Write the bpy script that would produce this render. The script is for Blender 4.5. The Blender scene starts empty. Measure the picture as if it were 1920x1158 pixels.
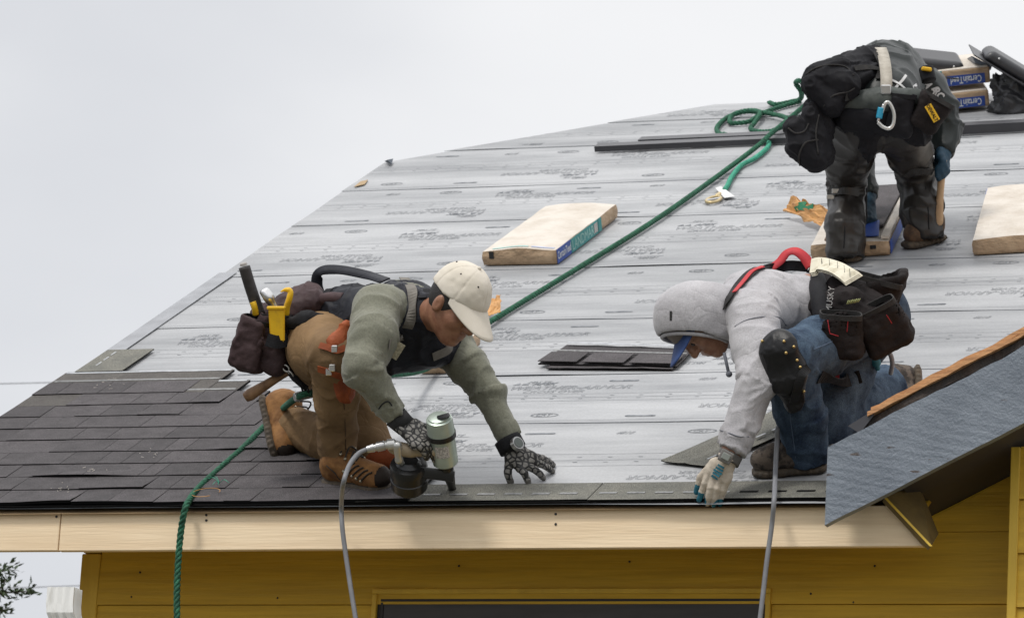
import bpy, bmesh, math, random
import numpy as np
from mathutils import Vector, Matrix, noise as mnoise
from mathutils.bvhtree import BVHTree

scene = bpy.context.scene
COL = scene.collection
R = math.radians
random.seed(7)

# ------------------------------------------------------------------ camera
YAW, PITCH, ROLL, FPX = -0.330955540, 0.243125420, 0.0580822200, 7823.67644
CAM = np.array([4.41691600, -12.9714012, -2.72881639])
ROOF = 0.509423370                      # pitch of the main roof, radians
_fw = np.array([math.sin(YAW), math.cos(YAW), 0.0]); _rt = np.array([math.cos(YAW), -math.sin(YAW), 0.0]); _up = np.array([0, 0, 1.0])
FW = _fw * math.cos(PITCH) + _up * math.sin(PITCH)
_u2 = _up * math.cos(PITCH) - _fw * math.sin(PITCH)
RT = _rt * math.cos(ROLL) + _u2 * math.sin(ROLL)
UP = _u2 * math.cos(ROLL) - _rt * math.sin(ROLL)
cd = bpy.data.cameras.new("camera")
cam = bpy.data.objects.new("camera", cd)
COL.objects.link(cam)
cam.matrix_world = Matrix(((RT[0], UP[0], -FW[0], CAM[0]), (RT[1], UP[1], -FW[1], CAM[1]), (RT[2], UP[2], -FW[2], CAM[2]), (0, 0, 0, 1)))
cd.sensor_width = 36.0
cd.lens = 36.0 * FPX / 1920.0
cd.clip_start = 0.5
cd.clip_end = 3000
cd.dof.use_dof = True
cd.dof.focus_distance = 14.0
cd.dof.aperture_fstop = 13.0
scene.camera = cam

# ------------------------------------------------------------------ sky, sun, exposure
SUN_EL, SUN_AZ = R(56), R(205)           # azimuth measured from +Y towards +X
w = bpy.data.worlds.new("World"); scene.world = w; w.use_nodes = True
nt = w.node_tree; nt.nodes.clear(); N = nt.nodes; L = nt.links
out = N.new('ShaderNodeOutputWorld')
sky = N.new('ShaderNodeTexSky'); sky.sky_type = 'NISHITA'; sky.sun_disc = False
sky.sun_elevation = SUN_EL; sky.sun_rotation = SUN_AZ
bg1 = N.new('ShaderNodeBackground'); bg1.inputs[1].default_value = 0.08
L.new(sky.outputs[0], bg1.inputs[0])
tc = N.new('ShaderNodeTexCoord')
dot = N.new('ShaderNodeVectorMath'); dot.operation = 'DOT_PRODUCT'
L.new(tc.outputs['Generated'], dot.inputs[0])
_d = np.array([0.93, 0.22, 0.30]); _d /= np.linalg.norm(_d); dot.inputs[1].default_value = tuple(_d)
mp = N.new('ShaderNodeMapping'); mp.inputs['Scale'].default_value = (8, 8, 17); mp.inputs['Location'].default_value = (3.1, 0.4, 1.2)
L.new(tc.outputs['Generated'], mp.inputs[0])
nz = N.new('ShaderNodeTexNoise'); nz.inputs['Scale'].default_value = 1.0; nz.inputs['Detail'].default_value = 4; nz.inputs['Roughness'].default_value = 0.42
L.new(mp.outputs[0], nz.inputs[0])
m1 = N.new('ShaderNodeMath'); m1.operation = 'MULTIPLY_ADD'; L.new(dot.outputs['Value'], m1.inputs[0]); m1.inputs[1].default_value = 2.9; m1.inputs[2].default_value = 0.30
m2 = N.new('ShaderNodeMath'); m2.operation = 'MULTIPLY_ADD'; L.new(nz.outputs[0], m2.inputs[0]); m2.inputs[1].default_value = 0.9; L.new(m1.outputs[0], m2.inputs[2])
cr = N.new('ShaderNodeValToRGB'); L.new(m2.outputs[0], cr.inputs[0])
cr.color_ramp.interpolation = 'EASE'
e = cr.color_ramp.elements
e[0].position = 0.12; e[0].color = (0.55, 0.56, 0.585, 1)
e[1].position = 0.95; e[1].color = (0.73, 0.73, 0.735, 1)
bg2 = N.new('ShaderNodeBackground'); L.new(cr.outputs[0], bg2.inputs[0])
sz = N.new('ShaderNodeSeparateXYZ'); L.new(tc.outputs['Generated'], sz.inputs[0])      # an overcast sky is brighter overhead
zr = N.new('ShaderNodeMapRange'); L.new(sz.outputs['Z'], zr.inputs[0]); zr.inputs[1].default_value = 0.32; zr.inputs[2].default_value = 1.0; zr.inputs[3].default_value = 1.0; zr.inputs[4].default_value = 1.75
L.new(zr.outputs[0], bg2.inputs[1])
mx = N.new('ShaderNodeMixShader'); mx.inputs[0].default_value = 0.93
L.new(bg1.outputs[0], mx.inputs[1]); L.new(bg2.outputs[0], mx.inputs[2]); L.new(mx.outputs[0], out.inputs[0])

sl = bpy.data.lights.new("sun", 'SUN'); sl.energy = 1.4; sl.angle = R(12); sl.color = (1.0, 0.96, 0.9)
so = bpy.data.objects.new("sun", sl); COL.objects.link(so)
_s = Vector((math.sin(SUN_AZ) * math.cos(SUN_EL), math.cos(SUN_AZ) * math.cos(SUN_EL), math.sin(SUN_EL)))
so.rotation_euler = _s.to_track_quat('Z', 'Y').to_euler(); so.location = (6, -4, 8)

vs = scene.view_settings
scene.display_settings.display_device = 'sRGB'
vs.view_transform = 'Standard'; vs.look = 'None'; vs.exposure = 0.40; vs.gamma = 1.0; vs.use_curve_mapping = False
scene.render.engine = 'CYCLES'
scene.cycles.max_bounces = 6

# ------------------------------------------------------------------ geometry helpers
CP_, SP_ = math.cos(ROOF), math.sin(ROOF)
NRM = np.array([0, -SP_, CP_]); VUP = np.array([0, CP_, SP_]); XAX = np.array([1.0, 0, 0])

def RV(u, v, h=0.0):
    """roof coordinates (along the eave, up the slope, above the deck) to world"""
    return np.array([u, v * CP_ - h * SP_, v * SP_ + h * CP_])
def ray(x, y):
    return (x - 960) * RT - (y - 579) * UP + FPX * FW
def rp(x, y, h=0.0):
    """the point on the roof (raised by h) seen at photo pixel x, y"""
    d = ray(x, y); t = (h - CAM @ NRM) / (d @ NRM); return CAM + t * d
def ruv(x, y, h=0.0):
    p = rp(x, y, h); return float(p[0]), float(p @ VUP)
def yp(x, y, Y):
    d = ray(x, y); return CAM + d * (Y - CAM[1]) / d[1]
def cp(x, y, z):
    return CAM + ray(x, y) * (z / FPX)
def depth(p):
    return float((np.asarray(p) - CAM) @ FW)
def dv(ix, iy, tow=0.0):
    """direction from picture-right, picture-down and towards-the-viewer amounts"""
    v = ix * RT - iy * UP - tow * FW; return v / np.linalg.norm(v)
def unit(v):
    v = np.asarray(v, float); return v / max(1e-9, np.linalg.norm(v))
def V(p): return Vector((float(p[0]), float(p[1]), float(p[2])))

# ------------------------------------------------------------------ object helpers
def tag(o, label=None, cat=None, group=None, kind=None):
    if label: o['label'] = label
    if cat: o['category'] = cat
    if group: o['group'] = group
    if kind: o['kind'] = kind
    return o
def empty(name, loc, label, cat, group=None):
    o = bpy.data.objects.new(name, None); COL.objects.link(o)
    o.location = V(loc); o.empty_display_size = 0.1
    return tag(o, label, cat, group)
def link(name, me, mats, parent=None):
    o = bpy.data.objects.new(name, me); COL.objects.link(o)
    if mats is not None:
        for m in (mats if isinstance(mats, (list, tuple)) else [mats]): me.materials.append(m)
    if parent is not None:
        o.parent = parent
        if parent.type == 'EMPTY': o.matrix_parent_inverse = Matrix.Translation(-parent.location)
    return o
def mesh_np(verts, faces, smooth=True):
    verts = np.asarray(verts, np.float32); faces = np.asarray(faces, np.int32)
    me = bpy.data.meshes.new("mesh")
    k = faces.shape[1]
    me.vertices.add(len(verts)); me.vertices.foreach_set('co', verts.ravel())
    me.loops.add(faces.size); me.loops.foreach_set('vertex_index', faces.ravel())
    me.polygons.add(len(faces)); me.polygons.foreach_set('loop_start', np.arange(0, faces.size, k, dtype=np.int32))
    me.polygons.foreach_set('use_smooth', np.full(len(faces), smooth))
    me.update(calc_edges=True)
    return me
def bm_mesh(bm, smooth=False, angle=None):
    me = bpy.data.meshes.new("mesh"); bmesh.ops.recalc_face_normals(bm, faces=bm.faces[:]); bm.to_mesh(me); bm.free()
    if smooth:
        for p in me.polygons: p.use_smooth = True
        if angle is not None: me.set_sharp_from_angle(angle=R(angle))
    return me
def add_box(bm, c, ax, half, bev=0.0, seg=1):
    """box from centre, three axes and half sizes; optional bevel"""
    vs_ = []
    for i in (-1, 1):
        for j in (-1, 1):
            for k in (-1, 1):
                vs_.append(bm.verts.new(V(np.asarray(c) + i * half[0] * np.asarray(ax[0]) + j * half[1] * np.asarray(ax[1]) + k * half[2] * np.asarray(ax[2]))))
    fs = []
    for q in ((0, 1, 3, 2), (4, 6, 7, 5), (0, 4, 5, 1), (2, 3, 7, 6), (0, 2, 6, 4), (1, 5, 7, 3)):
        fs.append(bm.faces.new([vs_[i] for i in q]))
    if bev > 0:
        ed = {e_ for f_ in fs for e_ in f_.edges}
        bmesh.ops.bevel(bm, geom=list(ed), offset=bev, segments=seg, affect='EDGES', profile=0.6)
    return fs
def add_hexa(bm, pts):
    """solid from 4 bottom then 4 top points"""
    v = [bm.verts.new(V(p)) for p in pts]
    for q in ((3, 2, 1, 0), (4, 5, 6, 7), (0, 1, 5, 4), (1, 2, 6, 5), (2, 3, 7, 6), (3, 0, 4, 7)):
        bm.faces.new([v[i] for i in q])
def add_prism(bm, poly, off):
    """extrude a polygon (list of points) by vector off"""
    a = [bm.verts.new(V(p)) for p in poly]; b = [bm.verts.new(V(np.asarray(p) + off)) for p in poly]
    n = len(poly); bm.faces.new(a); bm.faces.new(b[::-1])
    for i in range(n): bm.faces.new([a[i], b[i], b[(i + 1) % n], a[(i + 1) % n]])
def spline(pts, n):
    """Catmull-Rom through pts, n samples per span"""
    P = [np.asarray(p, float) for p in pts]; P = [2 * P[0] - P[1]] + P + [2 * P[-1] - P[-2]]
    o = []
    for i in range(1, len(P) - 2):
        for k in range(n):
            t = k / n; a, b, c, d = P[i - 1:i + 3]
            o.append(0.5 * (2 * b + (c - a) * t + (2 * a - 5 * b + 4 * c - d) * t * t + (3 * b - a - 3 * c + d) * t ** 3))
    o.append(P[-2]); return np.array(o)
def frames(P):
    T = np.gradient(P, axis=0); T /= np.linalg.norm(T, axis=1)[:, None] + 1e-12
    n = np.cross(T[0], [0.3, 0.2, 1.0]); n /= np.linalg.norm(n); out_ = []
    for t in T:
        n = n - t * (n @ t); n /= np.linalg.norm(n) + 1e-12; out_.append((n, np.cross(t, n)))
    return T, out_
def tube_arr(P, rad, seg=10, capped=True):
    P = np.asarray(P, float); T, F = frames(P); rad = np.broadcast_to(rad, len(P))
    a = np.arange(seg) * 2 * math.pi / seg; V_ = []
    for p, (n, b), r_ in zip(P, F, rad): V_.append(p + r_ * (np.cos(a)[:, None] * n + np.sin(a)[:, None] * b))
    V_ = np.concatenate(V_); m = len(P); f = []
    for i in range(m - 1):
        for j in range(seg):
            k = (j + 1) % seg; f.append((i * seg + j, i * seg + k, (i + 1) * seg + k, (i + 1) * seg + j))
    if capped:
        c0 = len(V_); V_ = np.vstack([V_, P[0], P[-1]])
        for j in range(seg):
            k = (j + 1) % seg; f.append((c0, k, j, c0)); f.append((c0 + 1, (m - 1) * seg + j, (m - 1) * seg + k, c0 + 1))
    return V_, f
def faces_clean(f):
    return f
def join_arr(lst):
    V_ = []; F = []; o = 0
    for v, f in lst:
        V_.append(np.asarray(v)); F += [tuple(i + o for i in q) for q in f]; o += len(v)
    return np.concatenate(V_), F
def pmesh(V_, F, smooth=True):
    me = bpy.data.meshes.new("mesh")
    F = [tuple(dict.fromkeys(q)) for q in F]
    me.from_pydata([tuple(map(float, v)) for v in V_], [], F); me.update()
    if smooth: me.polygons.foreach_set('use_smooth', np.full(len(me.polygons), True))
    return me
def tube(name, pts, rad, mat_, parent=None, n=8, seg=10, sp=True):
    P = spline(pts, n) if sp else np.asarray(pts, float)
    return link(name, pmesh(*tube_arr(P, rad, seg)), mat_, parent)
def rope_mesh(P, r_, pitch, step=0.006, seg=6):
    """three-strand twisted rope along the polyline P"""
    P = np.asarray(P, float); s = np.concatenate([[0], np.cumsum(np.linalg.norm(np.diff(P, axis=0), axis=1))])
    q = np.arange(0, s[-1], step); P = np.stack([np.interp(q, s, P[:, i]) for i in range(3)], 1)
    T, F = frames(P); Nn = np.array([f[0] for f in F]); B = np.array([f[1] for f in F]); parts = []
    for k in range(3):
        a = 2 * math.pi * (q / pitch + k / 3)
        C_ = P + 0.52 * r_ * (np.cos(a)[:, None] * Nn + np.sin(a)[:, None] * B)
        parts.append(tube_arr(C_, 0.56 * r_, seg))
    return pmesh(*join_arr(parts))
def ribbon_arr(P, Nn, width, th):
    """flat strap along P whose face looks along Nn"""
    P = np.asarray(P, float); T = np.gradient(P, axis=0); T /= np.linalg.norm(T, axis=1)[:, None] + 1e-12
    Nn = np.asarray(Nn, float); Nn = Nn - T * (Nn * T).sum(1)[:, None]; Nn /= np.linalg.norm(Nn, axis=1)[:, None] + 1e-12
    S = np.cross(T, Nn); wd = np.broadcast_to(width, len(P))[:, None] / 2
    rows = [P + S * wd - Nn * th / 2, P - S * wd - Nn * th / 2, P - S * wd + Nn * th / 2, P + S * wd + Nn * th / 2]
    V_ = np.stack(rows, 1).reshape(-1, 3); F = []; m = len(P)
    for i in range(m - 1):
        for j in range(4):
            k = (j + 1) % 4; F.append((i * 4 + j, i * 4 + k, i * 4 + 4 + k, i * 4 + 4 + j))
    F.append((0, 3, 2, 1)); F.append((m * 4 - 4, m * 4 - 3, m * 4 - 2, m * 4 - 1)); return V_, F
def text_arr(s, size=1.0, outline=False, shear=0.0, space=1.0, bold=0.0, th=0.0):
    """lettering as flat mesh arrays in x, y (baseline at y = 0)"""
    cu = bpy.data.curves.new("text", 'FONT'); cu.body = s; cu.size = size; cu.shear = shear; cu.space_character = space
    cu.resolution_u = 2
    cu.align_x = 'LEFT'; cu.offset = bold
    if outline:
        cu.fill_mode = 'NONE' if hasattr(cu, 'fill_mode') else cu.fill_mode
        cu.bevel_depth = outline; cu.bevel_resolution = 0
    ob = bpy.data.objects.new("text", cu); COL.objects.link(ob)
    dg = bpy.context.evaluated_depsgraph_get(); me = bpy.data.meshes.new_from_object(ob.evaluated_get(dg))
    V_ = np.array([v.co[:] for v in me.vertices]).reshape(-1, 3); F = [tuple(p.vertices) for p in me.polygons]
    bpy.data.objects.remove(ob); bpy.data.curves.remove(cu); bpy.data.meshes.remove(me)
    return V_, F

# ------------------------------------------------------------------ vector noise (numpy)
def _hash(i):
    i = i.astype(np.int64)
    h = (i[..., 0] * 374761393 + i[..., 1] * 668265263 + i[..., 2] * 2147483647 + 1013904223) & 0xffffffff
    h = ((h ^ (h >> 13)) * 1274126177) & 0xffffffff; h = ((h ^ (h >> 16)) * 2246822519) & 0xffffffff
    return ((h ^ (h >> 15)) & 0xffff) / 32767.5 - 1.0
def vnoise(p):
    p = np.asarray(p, float); i = np.floor(p); f = p - i; f = f * f * f * (f * (f * 6 - 15) + 10); r_ = 0
    for a in (0, 1):
        for b in (0, 1):
            for c in (0, 1):
                wt = (f[..., 0] if a else 1 - f[..., 0]) * (f[..., 1] if b else 1 - f[..., 1]) * (f[..., 2] if c else 1 - f[..., 2])
                r_ = r_ + wt * _hash(i + np.array([a, b, c]))
    return r_
def fbm(p, o=3):
    r_ = 0; a = 1.0
    for k in range(o): r_ = r_ + a * vnoise(np.asarray(p) * 2 ** k + 17.3 * k); a *= 0.5
    return r_

# ------------------------------------------------------------------ implicit solids -> smooth meshes
class Solid:
    def __init__(s, vox): s.vox = vox; s.ops = []; s.segs = []
    def cone(s, a, b, ra, rb=None, k=0.02, sq=None, sub=False, seg=True):
        a = np.asarray(a, float); b = np.asarray(b, float); rb = ra if rb is None else rb
        m = max(ra, rb) * (1.0 if sq is None or sq[1] >= 1 else 1 / sq[1])
        lo = np.minimum(a, b) - m; hi = np.maximum(a, b) + m
        ba = b - a; L2 = max(ba @ ba, 1e-12)
        def f(X, Y, Z):
            px, py, pz = X - a[0], Y - a[1], Z - a[2]
            t = np.clip((px * ba[0] + py * ba[1] + pz * ba[2]) / L2, 0, 1)
            px = px - t * ba[0]; py = py - t * ba[1]; pz = pz - t * ba[2]
            d2 = px * px + py * py + pz * pz
            if sq is not None:
                n = sq[0]; c = px * n[0] + py * n[1] + pz * n[2]; d2 = d2 + (sq[1] ** 2 - 1) * c * c
            return np.sqrt(np.maximum(d2, 0)) - (ra + (rb - ra) * t)
        s.ops.append((f, lo, hi, k, sub))
        if seg and not sub: s.segs.append((a, b))
        return s
    def chain(s, pts, rads, k=0.02, sq=None):
        for i in range(len(pts) - 1): s.cone(pts[i], pts[i + 1], rads[i], rads[i + 1], k, sq)
        return s
    def ell(s, c, ax, rad, k=0.02, sub=False):
        c = np.asarray(c, float); A = np.asarray(ax, float); r_ = np.asarray(rad, float)
        m = np.sqrt(((A * r_[:, None]) ** 2).sum(0)); lo = c - m; hi = c + m
        def f(X, Y, Z):
            px, py, pz = X - c[0], Y - c[1], Z - c[2]; k0 = 0; k1 = 0
            for i in range(3):
                q = (px * A[i, 0] + py * A[i, 1] + pz * A[i, 2]) / r_[i]; k0 = k0 + q * q; k1 = k1 + (q / r_[i]) ** 2
            k0 = np.sqrt(k0); k1 = np.sqrt(k1); return np.where(k1 > 1e-9, k0 * (k0 - 1) / np.maximum(k1, 1e-9), -r_.min())
        s.ops.append((f, lo, hi, k, sub)); return s
    def box(s, c, ax, half, rnd=0.01, k=0.01, sub=False, taper=(0, 0)):
        """rounded box; taper widens (+) axes 0, 1 towards +axis 2"""
        c = np.asarray(c, float); A = np.asarray(ax, float); h = np.asarray(half, float)
        e_ = np.array([h[0] * (1 + abs(taper[0])), h[1] * (1 + abs(taper[1])), h[2]])
        m = (np.abs(A) * e_[:, None]).sum(0); lo = c - m; hi = c + m
        def f(X, Y, Z):
            px, py, pz = X - c[0], Y - c[1], Z - c[2]
            q = [px * A[i, 0] + py * A[i, 1] + pz * A[i, 2] for i in range(3)]
            t = np.clip(q[2] / h[2], -1, 1)
            a = np.abs(q[0]) - h[0] * (1 + taper[0] * t) + rnd; b = np.abs(q[1]) - h[1] * (1 + taper[1] * t) + rnd; d = np.abs(q[2]) - h[2] + rnd
            return np.sqrt(np.maximum(a, 0) ** 2 + np.maximum(b, 0) ** 2 + np.maximum(d, 0) ** 2) + np.minimum(np.maximum(a, np.maximum(b, d)), 0) - rnd
        s.ops.append((f, lo, hi, k, sub)); return s
    def half(s, p, n, k=0.004):
        """cut away everything on the +n side of the plane through p"""
        p = np.asarray(p, float); n = unit(n)
        def f(X, Y, Z): return (X - p[0]) * -n[0] + (Y - p[1]) * -n[1] + (Z - p[2]) * -n[2]
        s.ops.append((f, None, None, k, True)); return s
    def build(s):
        v = s.vox; add = [o for o in s.ops if not o[4]]
        lo = np.min([o[1] for o in add], 0) - 4 * v - 0.01; hi = np.max([o[2] for o in add], 0) + 4 * v + 0.01
        n = np.ceil((hi - lo) / v).astype(int) + 1
        g = np.full(n, 1.0, np.float32); ax = [(lo[i] + v * np.arange(n[i])).astype(np.float32) for i in range(3)]
        for f, l, h, k, sub in s.ops:
            if l is None: sl_ = tuple(slice(0, n[i]) for i in range(3))
            else:
                mg = k + 3 * v
                i0 = np.clip(np.floor((l - mg - lo) / v).astype(int), 0, n); i1 = np.clip(np.ceil((h + mg - lo) / v).astype(int) + 1, 0, n)
                sl_ = tuple(slice(i0[i], i1[i]) for i in range(3))
            X = ax[0][sl_[0]][:, None, None]; Y = ax[1][sl_[1]][None, :, None]; Z = ax[2][sl_[2]][None, None, :]
            d = np.asarray(f(X, Y, Z), np.float32); o = g[sl_]
            if d.size == 0: continue
            kk = max(k, 1e-5)
            if sub:
                d = -d; hh = np.clip(0.5 + 0.5 * (d - o) / kk, 0, 1)
                g[sl_] = o * (1 - hh) + d * hh + kk * hh * (1 - hh)
            else:
                hh = np.clip(0.5 + 0.5 * (o - d) / kk, 0, 1)
                g[sl_] = o * (1 - hh) + d * hh - kk * hh * (1 - hh)
        ins = g < 0
        cnt = np.zeros(np.array(n) - 1, np.int8)
        for a in (0, 1):
            for b in (0, 1):
                for c in (0, 1): cnt += ins[a:n[0] - 1 + a, b:n[1] - 1 + b, c:n[2] - 1 + c]
        act = (cnt > 0) & (cnt < 8); idx = np.argwhere(act)
        lut = np.full(act.shape, -1, np.int32); lut[act] = np.arange(len(idx))
        cv = {}
        for a in (0, 1):
            for b in (0, 1):
                for c in (0, 1): cv[a, b, c] = g[idx[:, 0] + a, idx[:, 1] + b, idx[:, 2] + c]
        acc = np.zeros((len(idx), 3)); num = np.zeros(len(idx))
        for d in range(3):
            for p in (0, 1):
                for q in (0, 1):
                    A = [p, q]; A.insert(d, 0); B = [p, q]; B.insert(d, 1)
                    va, vb = cv[tuple(A)], cv[tuple(B)]; m = (va < 0) != (vb < 0)
                    t = np.where(m, va / np.where(m, va - vb, 1), 0); pt = np.tile(np.array(A, float), (len(idx), 1)); pt[:, d] = t
                    acc += np.where(m[:, None], pt, 0); num += m
        verts = lo + v * (idx + acc / num[:, None])
        faces = []
        for d in range(3):
            sa = [slice(None)] * 3; sb = [slice(None)] * 3; sa[d] = slice(0, n[d] - 1); sb[d] = slice(1, n[d])
            ch = ins[tuple(sa)] != ins[tuple(sb)]; e_ = np.argwhere(ch); up_ = ins[tuple(sa)][ch]
            o1, o2 = [(1, 2), (2, 0), (0, 1)][d]
            ok = (e_[:, o1] > 0) & (e_[:, o2] > 0) & (e_[:, o1] < n[o1] - 1) & (e_[:, o2] < n[o2] - 1); e_ = e_[ok]; up_ = up_[ok]
            q = []
            for da, db in ((1, 1), (0, 1), (0, 0), (1, 0)):
                c = e_.copy(); c[:, o1] -= da; c[:, o2] -= db; q.append(lut[c[:, 0], c[:, 1], c[:, 2]])
            q = np.stack(q, 1); q[~up_] = q[~up_][:, ::-1]; faces.append(q)
        s.v = verts; s.f = np.concatenate(faces); s.relax(2); return s
    def relax(s, it, lam=0.5):
        e_ = np.concatenate([s.f[:, [0, 1]], s.f[:, [1, 2]], s.f[:, [2, 3]], s.f[:, [3, 0]]])
        for _ in range(it):
            a = np.zeros_like(s.v); c = np.bincount(e_.ravel(), minlength=len(s.v)).astype(float)
            for d in range(3): a[:, d] = np.bincount(e_[:, 0], s.v[e_[:, 1], d], len(s.v)) + np.bincount(e_[:, 1], s.v[e_[:, 0], d], len(s.v))
            s.v = s.v + lam * (a / np.maximum(c, 1)[:, None] - s.v)
        return s
    def normals(s):
        a, b, c, d = (s.v[s.f[:, i]] for i in range(4)); fn = np.cross(c - a, d - b); vn = np.zeros_like(s.v)
        for i in range(4):
            for j in range(3): vn[:, j] += np.bincount(s.f[:, i], fn[:, j], len(s.v))
        return vn / (np.linalg.norm(vn, axis=1)[:, None] + 1e-12)
    def folds(s, amp=0.008, fs=16, fc=1.3, base=0.35, joints=(), jr=0.10, seed=0.0, segs=None, iso=0.0, isof=12):
        """cloth wrinkles: ridges that run round the limbs, deeper near the joints"""
        n = s.normals(); v = s.v; segs = segs or s.segs; best = np.full(len(v), 1e9); q = np.zeros_like(v); arc = 0.0
        for a, b in segs:
            ba = b - a; t = np.clip((v - a) @ ba / max(ba @ ba, 1e-9), 0, 1); c = a + t[:, None] * ba; d = v - c; dl = np.linalg.norm(d, axis=1)
            m = dl < best; L_ = np.linalg.norm(ba); ax_ = ba / max(L_, 1e-9)
            qq = d / (dl[:, None] + 1e-6) * fc + ax_ * ((arc + t * L_) * fs)[:, None]
            q[m] = qq[m]; best[m] = dl[m]; arc += L_ + 0.37
        q = q + seed
        wq = q + 0.38 * np.stack([vnoise(v * 9 + seed), vnoise(v * 9 + 9.1 + seed), vnoise(v * 9 + 4.7 + seed)], 1)
        h = (1 - np.abs(vnoise(wq))) ** 2.6 - 0.4 + 0.35 * ((1 - np.abs(vnoise(wq * 1.8 + 5.3))) ** 2.4 - 0.4)
        wt = np.full(len(v), base)
        for J in joints: wt = np.maximum(wt, np.exp(-((np.linalg.norm(v - np.asarray(J), axis=1) / jr) ** 2)))
        s.v = v + n * (amp * wt * h + iso * fbm(v * isof + seed, 2))[:, None]
        return s
    def obj(s, name, mats, parent=None, masks=()):
        me = mesh_np(s.v, s.f); o = link(name, me, mats, parent)
        if masks:
            c = s.v[s.f].mean(1); mi = np.zeros(len(s.f), np.int32)
            for i, fn in masks: mi[fn(c)] = i
            me.polygons.foreach_set('material_index', mi)
        return o
    def bvh(s): return BVHTree.FromPolygons([tuple(p) for p in s.v], [tuple(f) for f in s.f.tolist()])
def hit(bvhs, x, y, off=0.004, zdef=None):
    """the point of the given surfaces seen at photo pixel x, y, lifted by off, and its normal"""
    d = V(unit(ray(x, y))); best = None
    for b in bvhs:
        p, n, i, dist = b.ray_cast(V(CAM), d)
        if p is not None and (best is None or dist < best[2]): best = (p, n, dist)
    if best is None:
        return (cp(x, y, zdef), -FW) if zdef else None
    n = np.array(best[1][:]); n = -n if n @ np.array(d[:]) > 0 else n
    return np.array(best[0][:]) + n * off, n

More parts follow.
